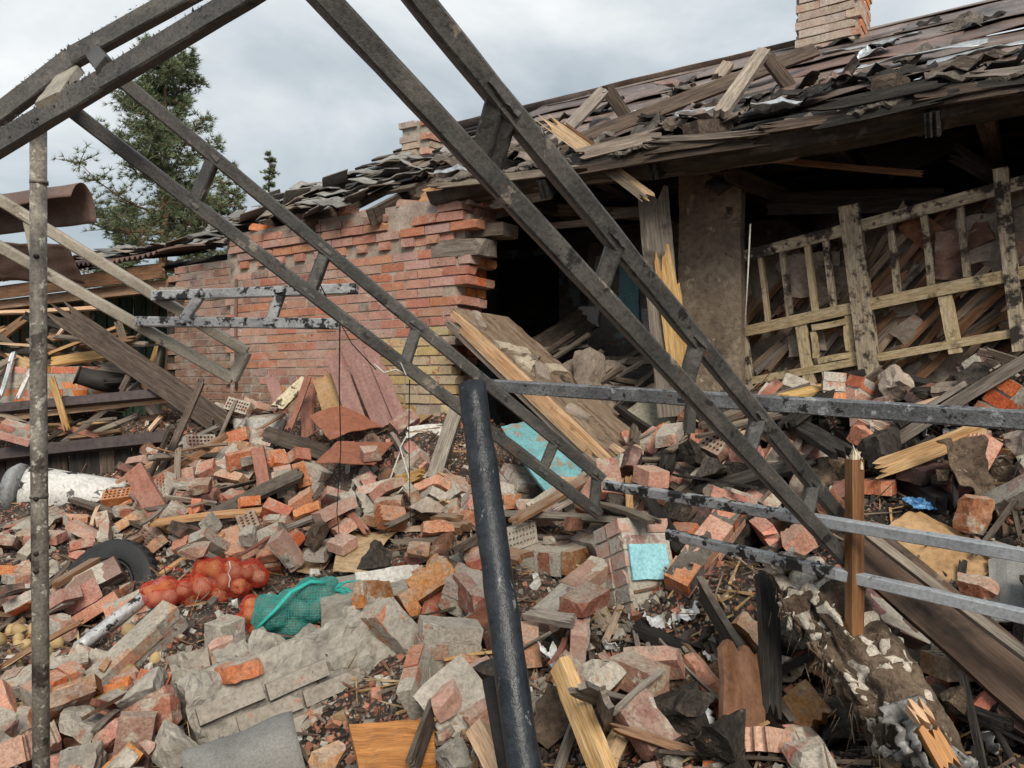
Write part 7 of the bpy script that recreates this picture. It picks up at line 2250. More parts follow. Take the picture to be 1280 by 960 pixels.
# kind, material, position in mm, turn (quaternion x 100), size in percent: where each piece came to rest when it fell
FILL = [36,15,1956,2659,840,21,65,58,43,75,
18,0,760,5008,1222,61,39,18,-66,110,
42,6,-2191,5677,836,77,35,5,-53,76,
14,1,-2640,5798,882,48,-16,48,71,45,
46,6,349,4367,856,50,28,-18,80,83,
47,6,-1369,4839,627,37,63,36,59,87,
19,3,-2275,6567,866,21,-34,92,-2,55,
51,9,-2325,5300,733,33,71,-55,-28,98,
13,2,529,4469,937,39,87,11,26,101,
2,3,1954,3418,1149,71,-21,-10,66,100,
21,4,-3498,5705,493,75,31,-14,-57,60,
51,6,-1843,5120,698,7,44,-89,-10,107,
33,14,535,2460,528,75,46,28,39,130,
17,0,-2519,7176,1285,64,70,-31,8,60,
22,12,-2423,3504,156,97,24,9,1,40,
0,1,889,4324,1078,62,-9,12,-77,100,
14,13,-389,5210,830,36,-89,-16,-23,45,
54,8,1290,2164,655,57,-35,74,-4,78,
0,2,-4258,7389,747,99,-4,-11,-4,100,
9,1,1334,2460,599,79,8,-33,51,100,
0,3,953,3948,910,70,45,-19,-52,100,
23,5,-1258,2511,238,18,65,10,-73,105,
36,15,-1540,5427,764,34,-81,-25,41,105,
25,2,-522,5008,858,1,52,79,-33,100,
17,13,-3061,6312,704,41,85,-31,-13,55,
36,15,2276,3602,1259,90,-1,43,2,40,
51,6,-3397,5114,291,47,24,-28,81,86,
15,1,-2953,6281,796,4,-74,66,-11,110,
52,10,1652,2065,563,92,17,-12,-33,75,
43,9,2120,2469,848,8,99,2,13,72,
25,0,-1777,3161,265,44,62,62,-18,100,
46,6,-1993,5276,736,38,4,0,-92,80,
21,5,427,4534,972,72,54,-15,41,130,
19,0,944,5234,1239,42,85,32,-2,125,
35,14,1870,2949,977,14,-16,-15,97,50,
32,15,1958,2748,902,41,-87,27,-4,90,
56,7,1859,2956,1069,1,93,24,28,64,
54,11,-652,2602,279,49,-15,-5,85,71,
45,6,-2133,5414,734,63,-63,31,-33,98,
55,6,-2530,5912,803,86,15,-28,39,87,
24,4,572,4600,950,54,-82,-18,-3,90,
2,3,-107,3375,535,20,-82,53,-6,100,
26,0,-839,6078,1292,42,22,62,63,100,
20,12,1123,3596,790,43,-49,-67,-36,50,
41,7,838,4193,905,68,-11,-41,59,105,
39,9,-1359,6462,1317,28,13,-20,93,97,
33,15,-690,3681,535,41,12,-87,22,50,
11,3,1201,2973,528,21,53,70,43,91,
1,1,-1731,4800,609,49,18,-23,82,100,
7,0,-975,5309,916,68,20,48,51,100,
26,0,-3513,5391,488,80,-18,-11,-57,100,
34,14,498,2672,471,14,-84,13,51,50,
10,0,-662,5237,806,25,42,-32,-82,92,
32,15,580,2937,371,14,20,63,74,60,
54,6,1412,2391,623,12,-22,-90,-35,61,
38,6,2113,3810,1530,94,-12,-28,-17,75,
16,0,784,4961,806,37,39,-21,-82,55,
56,6,-3134,5150,308,84,19,-13,49,84,
15,3,-3105,6982,1116,23,-14,75,-61,45,
10,0,-1763,3541,232,36,17,16,-91,90,
14,1,573,2188,519,5,46,-89,6,45,
20,4,-3112,6549,866,56,5,35,75,40,
33,15,1915,3640,1068,41,55,3,-73,40,
22,4,-3225,5583,485,94,14,2,-31,50,
34,15,1262,2211,698,4,70,-27,-65,60,
35,14,1128,3718,844,58,-70,11,40,90,
44,11,-1717,6520,1341,68,38,0,-63,97,
8,1,1585,1995,623,49,-85,17,5,100,
19,2,1078,3905,936,28,20,36,-87,110,
32,14,1166,3513,824,40,-82,-5,-40,75,
16,0,-2002,5428,757,4,54,52,66,95,
11,0,-3029,4519,264,46,-24,-9,85,95,
23,4,-2114,2990,147,53,9,62,57,75,
15,0,-766,5274,760,22,-10,-82,52,70,
37,10,737,4849,1134,20,27,-14,93,106,
38,6,-2703,7171,1331,30,6,-43,85,83,
10,2,-2025,5655,814,27,9,34,90,97,
55,10,2295,3296,1230,58,-15,-3,80,62,
17,0,-2076,3752,159,37,67,-46,-45,70,
19,0,-1819,3165,146,15,-69,51,49,45,
54,8,1670,3461,1090,8,-99,6,5,57,
11,0,1809,3034,1089,51,41,65,-38,96,
19,0,-1990,5553,768,28,-42,84,19,125,
24,4,-1061,2478,248,29,35,75,48,40,
8,1,1286,3470,903,21,77,54,26,100,
55,8,1478,2523,619,26,46,75,38,73,
33,15,719,3037,435,11,-37,87,-29,130,
19,1,-2146,6044,1028,61,23,75,10,80,
24,12,-983,4899,759,9,43,89,-15,90,
55,7,1015,3122,498,61,22,20,-73,66,
23,12,1856,3009,960,64,-41,30,57,40,
6,13,-1651,4973,669,16,-85,-50,1,100,
44,9,-217,4180,704,41,-10,-12,90,87,
56,7,-2211,6671,1035,8,-17,-32,93,80,
18,0,-2697,5676,605,48,-19,-39,76,110,
17,0,-3388,5553,446,60,68,36,20,55,
10,0,-1856,3080,168,96,4,-19,-18,93,
19,3,965,5073,1119,30,-80,9,-51,95,
18,0,-1315,2702,199,4,10,31,-95,70,
46,6,-2480,6778,1141,30,41,-2,-86,88,
13,1,-3337,5930,559,13,-1,7,-99,90,
39,7,1483,2552,660,94,24,-21,14,61,
53,7,-2213,5332,777,30,-90,-29,6,109,
34,15,1634,3925,1185,40,37,-13,-83,130,
4,13,-3163,6583,929,30,90,-30,-2,100,
36,14,1449,4180,1080,99,-10,10,-7,60,
22,12,493,4131,720,40,45,-75,26,60,
15,2,-2469,6811,1032,17,7,93,-32,60,
49,8,1782,4423,1383,50,33,-1,-80,95,
7,0,-2139,6556,1012,28,-13,-36,88,100,
26,2,-2909,5545,502,44,71,-32,-45,100,
45,6,-2088,6640,1019,54,-2,71,-45,80,
56,7,1025,2543,377,66,-11,-43,-61,58,
54,7,938,2595,299,13,-90,-25,33,82,
21,4,663,4478,919,4,17,86,48,50,
1,2,-1744,5694,881,43,0,30,-85,100,
4,1,-2376,4438,318,27,-16,95,-1,100,
28,3,1707,2261,716,93,34,2,-15,100,
56,7,1612,3167,943,13,16,-1,-98,63,
10,3,2059,2689,919,68,13,28,-67,94,
41,7,546,2989,485,4,12,82,55,75,
54,9,-1661,2929,189,96,-6,-27,4,73,
16,0,2247,3532,1257,44,17,16,87,95,
35,15,1455,4363,1146,9,-98,8,-15,75,
39,10,667,4067,739,27,6,38,88,99,
20,4,-3208,4861,183,86,20,46,3,40,
9,0,-1081,4911,734,37,42,30,77,100,
56,8,1158,4587,1314,68,9,-28,67,90,
0,0,-1466,4716,556,59,20,-24,75,100,
32,15,1527,3799,1147,22,16,31,-91,105,
50,6,1157,2656,355,20,-38,6,90,72,
10,1,-2170,5490,808,98,16,8,4,94,
17,0,-1942,5492,720,46,1,26,-85,70,
54,6,1047,4975,1303,23,-4,94,-27,104,
51,8,1989,3384,1121,74,-19,-9,64,59,
5,1,-3133,6190,695,3,-11,95,29,100,
9,1,-1565,5103,697,94,11,-2,-33,100,
43,7,-284,2674,444,47,-59,-59,30,60,
55,10,2023,2866,958,97,3,-22,-3,55,
53,7,-1847,3284,231,75,-9,51,-41,53,
20,5,945,5142,1198,30,19,-82,45,90,
23,12,-3124,5625,450,1,51,-12,-85,50,
19,3,-2872,5367,441,30,39,69,53,110,
55,9,725,3127,523,78,-2,11,-61,62,
38,10,-838,5240,780,20,-9,-83,52,86,
18,0,-1945,5254,745,89,-9,44,8,45,
56,6,812,2080,527,7,89,44,-6,60,
54,7,1391,4243,1097,5,-29,95,6,103,
32,14,680,4143,783,75,-12,25,60,105,
54,10,386,2217,478,36,12,0,-92,77,
56,10,1686,2250,640,26,-60,75,10,77,
36,14,1011,5707,1071,45,84,29,6,130,
22,12,-3634,5807,521,96,22,-7,-13,130,
56,6,1422,2248,591,86,-21,20,-42,70,
52,6,-682,5346,903,17,93,7,31,108,
32,14,1783,3828,1112,43,3,-27,-86,40,
12,0,409,2370,553,84,23,23,-43,100,
52,9,274,2555,516,5,-89,11,-44,80,
1,2,-1946,2752,178,82,7,-12,-56,100,
3,0,-807,5806,1313,35,14,41,-83,100,
2,0,-2137,3758,217,56,-51,58,-30,100,
17,0,-2774,4331,254,67,-22,35,-62,70,
38,11,-3688,5886,541,49,-75,-42,15,88,
49,10,544,4174,873,23,-58,74,26,99,
14,0,-1982,5729,826,20,68,39,59,60,
6,0,-1651,4866,719,50,12,-35,79,100,
41,7,864,4434,1005,47,60,-52,-38,80,
2,3,1859,3493,1210,95,11,-4,27,100,
13,0,-2261,4952,570,21,-76,52,-32,98,
18,1,908,2839,229,94,-21,-25,7,110,
2,13,-3095,5598,535,3,-24,-5,-97,100,
19,0,-668,2391,270,34,85,-14,38,80,
21,4,-934,5040,789,13,-7,-37,-92,130,
19,0,-2278,5346,750,56,41,-70,-14,95,
17,1,-1816,5697,820,40,64,-18,-63,55,
10,0,-1933,5348,811,4,-53,83,15,102,
24,12,-2504,3856,205,56,64,-32,-41,60,
52,10,-1949,4721,569,91,25,-21,27,110,
39,6,-2601,5436,496,87,24,-18,-39,98,
27,0,-1588,2837,222,32,3,-17,-93,100,
35,15,1310,3714,935,28,88,32,20,75,
9,0,-3257,4638,255,2,-97,-25,3,100,
12,2,862,5046,1215,3,78,58,21,93,
17,0,2145,2637,881,15,-88,-39,-21,70,
37,6,-2161,5572,833,47,87,-10,14,89,
18,0,-3153,5894,547,64,75,8,-18,60,
36,15,460,2734,466,37,-84,5,40,60,
56,6,-2850,6734,1097,9,20,39,-89,103,
55,7,541,2141,504,3,96,20,18,66,
19,0,-954,5238,1131,50,10,-14,85,125,
17,0,391,2068,508,57,-62,52,13,110,
34,14,557,4124,950,24,63,-55,49,105,
37,7,818,4308,1001,60,40,-9,-69,77,
31,13,-2270,7107,1365,88,-19,6,44,100,
14,0,1622,2166,579,91,-5,-21,35,95,
54,7,1931,2944,1030,31,-69,-56,-34,61,
15,2,-2772,5784,628,82,8,18,-54,60,
14,0,731,4929,872,63,33,24,-66,80,
3,0,-2331,6459,898,59,40,-55,-44,100,
37,9,-383,4557,818,96,11,-6,-26,81,
33,15,764,3997,823,92,36,13,9,105,
14,1,-1859,3470,188,60,7,78,15,70,
35,14,772,2857,255,64,29,17,69,75,
55,6,1420,2320,566,88,-28,25,-28,67,
6,1,1192,3620,903,30,66,-56,-38,100,
19,2,-1554,4854,638,63,-29,-47,-55,110,
1,2,-1132,4571,614,73,1,-8,68,100,
18,3,1845,3918,1126,58,27,2,77,70,
36,14,100,2545,364,64,-19,74,-2,50,
20,12,-2617,3730,190,46,7,30,83,40,
15,0,631,2203,505,58,-68,37,-26,45,
51,6,-1703,3289,263,16,-18,90,35,82,
11,3,955,2716,263,41,27,19,-85,96,
52,7,1370,3809,1031,85,31,-33,-28,94,
32,15,1267,2165,524,59,39,-36,-61,50,
18,0,-849,5118,765,37,-7,-58,72,95,
6,0,2101,3549,1324,92,14,-25,26,100,
18,0,1941,4045,1257,30,-22,43,82,45,
54,10,1812,3014,999,85,17,18,47,66,
16,1,-1699,2992,174,27,-3,-44,-86,95,
53,7,-2741,4509,387,50,21,32,-78,85,
36,15,-3123,4269,258,47,-58,-64,15,50,
53,6,1479,2658,778,44,19,39,-79,68,
23,4,-696,5101,731,97,16,-11,15,40,
19,1,1187,2565,478,12,-99,-7,-2,110,
56,10,-256,3297,466,2,-70,-71,1,78,
30,3,1488,2202,650,80,46,1,-38,100,
15,0,-2258,6785,1025,9,-12,-78,-60,110,
26,2,-3123,4811,289,10,-18,95,-22,100,
28,0,1918,4040,1394,10,-63,74,21,100,
18,2,369,2111,463,13,-4,49,-86,45,
16,1,-180,3138,476,13,8,83,-53,80,
4,0,-4418,6410,674,20,2,-2,98,100,
52,10,-3135,5813,616,79,20,3,-58,86,
56,6,1906,2709,981,14,-84,52,-3,76,
12,2,-2680,5757,687,42,-32,-45,72,93,
36,15,1895,2724,843,26,78,39,42,60,
39,6,1461,2308,582,88,30,4,-37,71,
22,4,-259,3025,405,29,-75,-44,40,50,
31,13,271,3170,571,57,-46,-50,45,100,
55,9,-269,4485,710,64,19,-19,-72,108,
30,0,-1489,4924,702,12,3,44,89,100,
18,1,-2093,3467,157,18,57,-48,-64,55,
24,12,-1370,5469,824,38,-24,-88,-17,40,
17,0,-2241,5189,752,59,26,-57,-50,125,
24,4,-3375,4949,219,31,-90,-21,-23,40,
14,1,381,4428,840,86,5,-33,-38,60,
34,15,1922,3981,1237,34,-79,49,12,75,
23,4,-1601,4732,636,77,8,62,15,90,
22,4,955,4968,1107,66,8,-31,68,75,
34,14,764,3160,528,75,7,-18,-64,40,
18,1,438,2975,413,87,-44,19,-9,80,
42,8,1316,4357,1237,90,16,-18,35,103,
34,14,1981,3561,1191,38,20,76,49,60,
54,7,979,3727,802,83,-7,16,-53,84,
18,3,-2915,5890,563,27,-1,24,93,45,
56,10,-1889,3228,224,5,-98,-15,-15,81,
29,0,-2056,3611,281,91,-35,-11,21,100,
47,6,1614,4309,1179,69,-18,-40,57,71,
36,14,2167,2702,910,16,-3,-96,21,75,
14,1,1600,2600,746,45,-36,-64,-51,45,
35,15,1386,3625,1036,84,-19,-40,32,130,
44,6,-2482,6286,1008,51,2,-12,-85,101,
16,0,1949,2879,991,54,52,-36,-56,70,
6,1,1665,3501,1136,2,47,-88,1,100,
50,8,1159,4008,1092,35,-90,13,-23,104,
55,11,383,2845,437,6,90,39,-19,70,
54,9,704,4090,860,21,31,26,-89,91,
11,2,2210,3856,1459,59,-75,10,-29,91,
22,4,1022,3701,820,17,4,-9,-98,60,
16,0,-437,3864,614,84,12,47,24,95,
36,14,1895,4138,1338,35,-35,-77,-40,105,
20,12,-2640,6555,958,1,7,20,-98,105,
8,1,72,3196,527,52,-49,-56,42,100,
15,1,1794,3951,1337,85,9,8,-52,125,
56,9,-2256,6754,1181,23,-15,93,23,96,
55,6,-226,2573,360,62,20,-5,-76,57,
23,4,2111,2611,931,54,47,69,-14,75,
11,1,-1629,3050,241,34,66,-60,29,102,
56,8,1104,5937,1033,67,7,-12,-73,86,
54,9,679,2976,444,46,-27,81,23,72,
19,1,-2563,7058,1324,60,-33,-61,-39,80,
52,7,-759,5358,936,63,19,-36,66,100,
53,9,565,2948,430,95,-13,6,-27,80,
10,1,-1324,4666,661,16,-87,-26,-39,98,
19,13,-1805,3425,218,77,-53,30,-21,110,
18,0,1063,3168,567,53,74,15,38,60,
49,11,682,2833,449,8,12,99,-5,71,
5,2,-2691,6660,1095,50,-78,-31,23,100,
55,8,1390,2179,575,73,22,32,-57,65,
17,3,-2795,4016,146,71,-22,66,11,45,
38,7,-2098,6147,1006,20,37,90,-10,95,
16,1,-2108,5208,760,7,71,-17,-67,95,
9,1,-113,2733,446,20,21,8,-95,100,
34,15,1508,2522,660,30,79,53,-4,40,
53,7,989,3940,1000,51,-14,-38,76,108,
52,8,1332,2516,662,89,-41,9,-17,81,
20,5,-1945,3089,198,56,46,-17,-67,60,
10,0,-1247,4911,687,93,32,9,-16,99,
52,6,-330,3232,466,80,-57,-15,-13,64,
17,1,604,2987,402,89,10,41,17,80,
20,4,-1173,2689,308,53,-10,82,19,130,
12,1,1694,2074,654,68,-22,43,55,98,
2,3,-2134,5315,838,5,-3,-20,98,100,
55,10,410,2921,410,0,-14,-9,-99,61,
48,8,2013,3953,1433,85,-21,-17,45,86,
52,7,-716,5103,856,89,3,-9,44,83,
29,13,-3774,5455,465,11,-42,-90,-3,100,
27,13,-1619,5491,908,37,-69,37,51,100,
8,1,832,2887,356,10,-3,-41,91,100,
26,0,798,4720,1111,22,84,-8,-48,100,
10,0,-3505,5594,505,98,17,-5,-1,92,
1,0,-806,4822,762,91,-2,-1,41,100,
15,13,-1596,2935,180,56,23,21,-77,70,
44,6,273,2362,579,68,23,56,42,55,
8,1,-750,2186,335,10,16,97,-14,100,
50,7,833,4463,1151,15,-43,89,11,92,
8,0,-1750,2871,248,81,-7,-42,-40,100,
51,7,-1875,2842,173,75,6,-17,-63,80,
4,2,32,4199,773,62,-66,-33,26,100,
19,2,-1513,2993,187,10,-73,-67,-6,55,
54,9,-2288,5707,796,2,-61,-67,-42,72,
12,0,-2303,5122,648,30,89,17,-31,97,
40,6,-1905,4653,610,13,-20,-96,-17,83,
12,13,-2180,5285,689,94,-10,-25,21,101,
22,12,-2198,5168,672,19,18,90,34,60,
42,8,732,3796,942,26,-56,-78,-4,72,
9,0,-3254,5157,349,12,-34,-89,-30,100,
2,2,-3509,7158,873,66,48,-8,-57,100,
17,2,-1355,5348,778,46,75,17,45,80,
3,1,-2162,3248,241,83,36,6,-42,100,
4,0,1436,2432,714,99,-5,3,9,100,
36,14,1059,4086,1148,30,22,87,32,130,
44,8,1564,4138,1356,70,10,1,-71,100,
54,10,-354,3621,430,87,-40,-17,-23,107,
0,1,-2763,6158,804,50,29,5,-81,100,
24,4,-1862,3218,165,76,16,1,63,40,
12,0,-771,4882,847,5,-100,3,-7,102,
4,0,-2435,3233,207,8,-12,95,28,100,
54,6,1276,4408,1123,26,6,8,-96,88,
36,14,2073,2388,818,65,-33,68,-2,130,
0,3,-3219,6511,873,28,91,-28,-14,100,
16,1,-2968,5982,612,29,80,28,-45,125,
54,6,-2184,5243,812,85,-52,6,2,110,
17,0,-2116,6425,965,36,20,91,11,125,
31,0,-2410,5090,570,56,71,-42,13,100,
12,13,-2614,6451,939,31,-17,-63,-69,95,
38,7,1356,4984,1451,1,93,29,23,89,
50,6,-726,5415,1063,19,46,39,77,76,
21,4,458,2223,509,95,14,26,-2,40,
13,1,-1317,4996,771,3,20,-25,-95,92,
14,0,271,2985,475,3,95,-22,-20,55,
10,2,-3655,5522,497,11,93,31,17,98,
51,9,-2790,4384,289,36,-92,-9,8,96,
50,8,924,4477,1239,59,14,4,-80,105,
33,15,1395,4765,1377,39,52,-20,-73,75,
10,0,1418,4646,1410,87,24,-5,42,93,
34,15,899,3111,545,32,-6,-10,-94,105,
16,0,-2199,3898,192,79,7,-10,-60,55,
18,2,1002,2786,218,50,86,11,6,80,
21,4,-2857,6261,794,39,68,18,-59,50,
23,4,-2738,7261,1353,13,57,27,-76,40,
18,2,662,4599,993,27,69,-24,-63,125,
10,0,-1697,3435,243,29,-46,-69,-47,91,
36,14,299,3375,527,56,-72,-39,-9,60,
52,8,1158,4434,1247,19,12,91,35,105,
32,15,1105,3186,619,65,-14,-7,-74,40,
51,11,-375,4709,710,36,-1,-7,93,92,
36,14,-1663,5192,692,4,43,-80,-42,75,
51,6,-1518,2892,345,73,-17,10,-65,82,
33,14,1065,4257,1081,49,-44,33,68,40,
26,0,-644,3597,619,39,35,-72,-46,100,
15,2,-3144,6044,584,27,-40,-68,56,55,
18,1,710,2897,496,85,-9,36,-38,125,
19,1,1892,2867,960,77,57,12,25,55,
4,0,-2380,6717,1046,9,20,23,-95,100,
1,2,-384,4881,792,68,25,-8,-68,100,
1,0,-373,3752,518,47,-65,-56,-19,100,
10,1,-1707,3340,243,13,-8,90,42,103,
49,10,583,4495,1048,5,99,12,-1,100,
24,4,-2072,2765,140,62,-50,-59,16,90,
30,2,-1320,2878,264,13,-9,98,-11,100,
52,8,1594,2308,619,78,41,-28,-37,74,
19,0,-4533,6720,665,32,-37,62,62,45,
54,6,-974,5192,796,28,-71,-65,-2,72,
33,14,399,1962,525,9,-62,69,-37,105,
56,7,670,2219,530,4,7,-97,23,81,
26,0,1078,3838,1036,99,-2,15,7,100,
1,0,-2401,5750,861,68,46,22,-53,100,
56,9,-1859,2724,227,31,85,-32,-28,82,
16,0,-2733,6392,892,42,-11,17,88,125,
26,3,642,4382,1152,38,-43,-33,75,100,
27,2,-223,5022,864,12,17,-26,-94,100,
55,6,567,3123,473,52,46,-9,71,73,
7,1,-2316,5512,782,49,46,-51,-54,100,
21,4,-3379,4415,296,41,-12,-84,34,130,
12,1,-1699,5611,1054,40,31,-5,86,96,
53,7,-302,3615,549,94,-15,-8,30,80,
17,0,-1273,3458,302,10,-24,96,-14,95,
52,8,2057,4204,1473,60,46,-6,66,97,
8,1,2006,2527,868,32,83,46,-1,100,
8,1,1261,4297,1283,20,-9,-34,91,100,
16,0,-1722,5038,643,80,-11,31,51,45,
32,15,998,5238,1171,83,28,9,47,60,
25,13,-932,5190,879,89,-30,-18,28,100,
54,8,1559,2125,565,19,-74,64,-8,66,
22,4,-2899,6484,916,25,-17,94,-13,130,
14,0,1961,2606,900,28,-33,69,58,95,
28,0,91,4623,849,98,19,1,7,100,
42,6,284,2376,638,52,-6,-30,-79,66,
17,3,1092,3801,855,80,-24,-30,45,110,
13,2,-2159,2740,174,86,9,-23,-45,95,
53,9,-2045,3689,198,3,70,70,14,102,
44,6,345,4154,878,95,-14,2,-26,99,
36,14,1770,2587,906,27,2,96,-9,130,
17,2,1163,6120,1006,36,48,-57,-55,45,
20,4,-2231,6466,911,39,44,80,15,130,
35,14,2184,2570,898,38,86,26,22,75,
12,1,1799,2092,692,15,-32,-81,46,104,
19,2,-2250,6605,895,42,71,-54,15,70,
55,9,-3316,5129,298,34,11,-36,86,99,
55,8,2132,3048,1173,44,53,-36,-63,60,
18,0,2198,3070,1196,94,28,2,18,70,
51,7,1819,3799,1285,28,27,8,-92,86,
32,15,1853,2212,712,53,13,-16,82,50,
55,11,548,3013,442,34,43,44,-71,82,
19,0,1341,2324,645,63,-30,-59,-40,70,
16,3,312,4072,873,4,-91,-42,6,95,
18,3,1158,3076,522,39,89,4,25,70,
34,15,1598,2249,565,4,31,83,-47,50,
44,7,857,2930,599,40,64,-41,-51,81,
52,6,31,3092,533,13,-26,31,91,72,
53,6,-2053,3118,152,41,14,-4,-90,55,
19,2,-1763,3005,157,7,-87,47,15,45,
3,0,-1350,2768,316,48,56,-38,56,100,
18,1,-1458,5124,702,58,-4,45,68,70,
28,1,-2092,7051,1336,24,3,54,81,100,
52,11,-570,4915,755,47,0,-13,87,90,
52,10,-133,3204,482,20,1,-11,-97,82,
52,7,-1289,5146,882,70,-25,28,-61,96,
17,2,-351,3262,463,99,14,5,1,70,
14,0,-2429,6493,861,38,-64,-62,-24,95,
15,2,1745,2535,745,65,-63,30,-30,55,
14,0,734,4959,1183,27,-93,8,-24,55,
4,13,-1090,4761,825,92,-3,-18,35,100,
19,2,1491,2565,739,87,-20,-35,-28,95,
33,15,1661,3794,1145,40,39,-16,81,75,
22,5,1861,2531,795,4,-64,-74,22,105,
35,15,1637,2169,651,53,-43,71,18,60,
18,1,911,4591,1051,23,-49,-54,65,95,
16,0,1711,4126,1175,66,-39,27,58,45,
20,4,922,4741,1128,26,89,15,35,90,
45,8,1512,2535,698,26,2,89,-37,68,
17,2,-1955,2954,166,12,11,-68,-72,125,
18,3,841,2892,223,92,6,31,-22,60,
10,1,-1447,2542,255,64,-18,-59,47,101,
56,6,286,4270,754,7,26,95,13,86,
33,15,2244,4343,1564,90,39,16,6,75,
52,8,1590,2739,862,25,-81,-49,-20,79,
17,2,-1591,4746,558,5,30,-54,-78,70,
13,0,-507,4240,666,70,-15,-14,68,105,
32,14,-3504,5005,283,83,-55,-5,5,60,
24,5,2242,3949,1564,94,-29,4,-18,130,
10,3,2128,4007,1502,62,31,-6,72,103,
55,6,-814,5359,849,12,9,-49,86,84,
30,0,-2165,6338,997,67,38,-5,-63,100,
33,15,593,2398,486,32,52,28,74,40,
12,1,-415,4306,787,26,96,11,1,102,
4,2,-3697,7099,815,99,-11,-7,5,100,
51,9,548,2861,450,51,-8,-13,84,80,
18,3,892,5020,1130,61,28,1,-75,95,
18,3,1424,4276,1136,92,-36,8,-15,80,
17,0,-235,2669,385,7,-22,86,45,60,
8,0,-2463,6561,924,32,-83,-41,20,100,
18,0,-1879,3573,302,65,51,5,56,45,
48,9,-2327,5629,762,11,31,29,-90,88,
10,0,-1179,4826,722,95,22,-7,21,93,
15,2,-3537,5305,459,97,12,-8,21,60,
18,1,-2214,3581,113,37,62,-48,-49,45,
54,7,1623,2693,832,88,25,-18,37,54,
54,7,-1746,3095,182,6,-48,87,-2,71,
54,7,-1223,4765,740,9,6,22,-97,89,
27,13,-1307,4510,630,6,-49,15,-86,100,
21,5,-1248,4812,609,76,9,44,-47,75,
18,1,98,4699,816,85,48,16,16,45,
0,1,1540,4359,1276,28,24,-41,-83,100,
6,0,-1821,3252,310,15,17,-26,-94,100,
35,14,1384,4849,1430,89,28,31,18,130,
54,6,1310,3818,973,78,40,-4,-48,73,
55,6,518,2076,496,31,14,-6,-94,58,
12,2,-1561,6673,1436,5,-38,91,16,97,
41,7,-3951,5564,429,10,-91,-37,-14,90,
8,1,-1364,5084,819,14,-26,54,79,100,
56,6,-2530,6801,1227,38,-53,72,22,90,
36,14,1220,4110,1118,80,-59,13,-4,130,
13,1,711,4220,919,75,-37,-55,0,101,
48,6,-3205,6712,931,30,87,-39,-1,100,
36,14,1035,2925,319,54,38,70,-27,50,
3,0,-3133,4611,307,63,-29,10,-71,100,
14,13,-372,3590,406,0,28,-91,32,60,
39,6,-712,5167,883,80,-23,-17,53,102,
53,6,-1693,2727,223,66,-43,1,-61,69,
53,8,1004,4494,1124,17,-70,69,4,83,
0,1,-1960,5840,994,33,-93,15,7,100,
31,0,-2565,4361,372,95,-8,-24,-16,100,
48,7,-2454,6507,1050,23,-21,59,-74,91,
14,0,-3224,4909,237,92,27,10,-25,125,
40,6,-1185,4807,788,7,-35,92,15,96,
17,1,1261,3668,855,20,-26,9,94,45,
22,12,-3097,6308,784,91,16,-22,32,130,
56,8,1180,2919,602,10,31,67,-67,94,
24,5,-1190,5037,715,59,-32,-74,1,75,
56,10,1390,4372,1403,4,-89,-45,-12,106,
35,14,1482,2407,608,26,-68,67,15,40,
35,14,612,4205,908,42,44,34,-72,50,
51,6,-1310,4711,604,21,41,36,-81,85,
54,6,1930,3639,1171,91,3,33,-26,77,
9,0,996,2611,506,48,-67,56,-1,100,
32,14,990,2611,303,28,44,-48,-71,50,
53,8,565,4109,906,86,-11,10,49,93,
15,1,1718,2172,607,42,-13,-90,-4,45,
38,11,-2590,5254,465,67,-62,27,-32,88,
45,9,428,2269,552,15,5,-46,87,79,
53,6,-1888,6170,1156,3,51,65,-57,108,
12,0,-3152,5023,301,27,5,-25,93,104,
5,0,-2580,5686,773,21,-45,-56,-66,100,
56,7,982,4335,1176,21,-6,-20,95,96,
29,0,-2897,5794,647,89,-1,5,-45,100,
32,15,174,2633,460,62,64,44,11,130,
19,0,-297,3299,458,10,-76,14,-63,55,
44,7,-2811,6087,968,50,0,79,36,70,
9,0,210,2884,519,55,-9,29,-78,100,
9,1,-1747,5144,814,22,4,-14,-96,100,
33,15,672,4007,731,45,71,-21,50,60,
19,0,-1647,5483,710,57,24,-76,20,60,
55,8,1512,4469,1223,29,11,28,-91,107,
54,9,-3162,4733,228,10,-6,19,97,108,
23,12,-172,2428,408,79,-33,52,6,75,
52,7,309,3019,499,73,14,8,66,69,
54,6,-396,5059,779,77,10,7,-63,96,
51,6,-322,4285,724,68,15,-4,-72,72,
51,6,1623,2410,708,39,-44,78,22,80,
36,14,965,4199,1068,63,-41,-41,-52,90,
17,0,-2237,5424,733,64,-3,76,-7,45,
18,1,2696,3205,1198,1,3,-18,98,60,
32,14,757,4997,836,3,92,-36,14,50,
39,7,858,3092,455,66,44,13,-60,67,
20,12,492,4700,985,56,-69,42,-18,50,
15,0,1617,2719,888,86,-43,28,0,95,
33,15,609,2856,483,34,-32,-70,-54,90,
32,14,-168,4348,716,51,-76,-32,-25,90,
23,4,-713,2441,282,16,-42,23,86,50,
38,8,636,4426,1025,86,-42,-27,12,89,
17,0,-354,3954,655,75,-40,11,52,125,
16,0,848,4798,1097,53,37,73,22,60,
0,0,-200,3592,615,66,-54,43,-29,100,
28,0,-1336,2646,299,25,38,-11,-88,100,
56,7,-1916,5608,882,41,81,34,25,93,
18,2,552,3975,738,3,69,-66,31,95,
10,0,-3427,4895,274,60,20,-13,76,90,
37,6,-2263,6272,915,93,-9,7,35,78,
32,15,-1880,3028,228,95,9,-21,-20,50,
16,1,1379,2267,665,14,-41,19,88,55,
36,14,2245,3398,1223,66,-40,56,-29,60,
56,6,879,2868,470,16,86,47,-9,69,
27,0,-1948,6914,1456,39,63,49,-45,100,
55,11,226,3212,529,47,48,-46,-58,73,
42,7,-178,3839,635,80,18,3,-57,79,
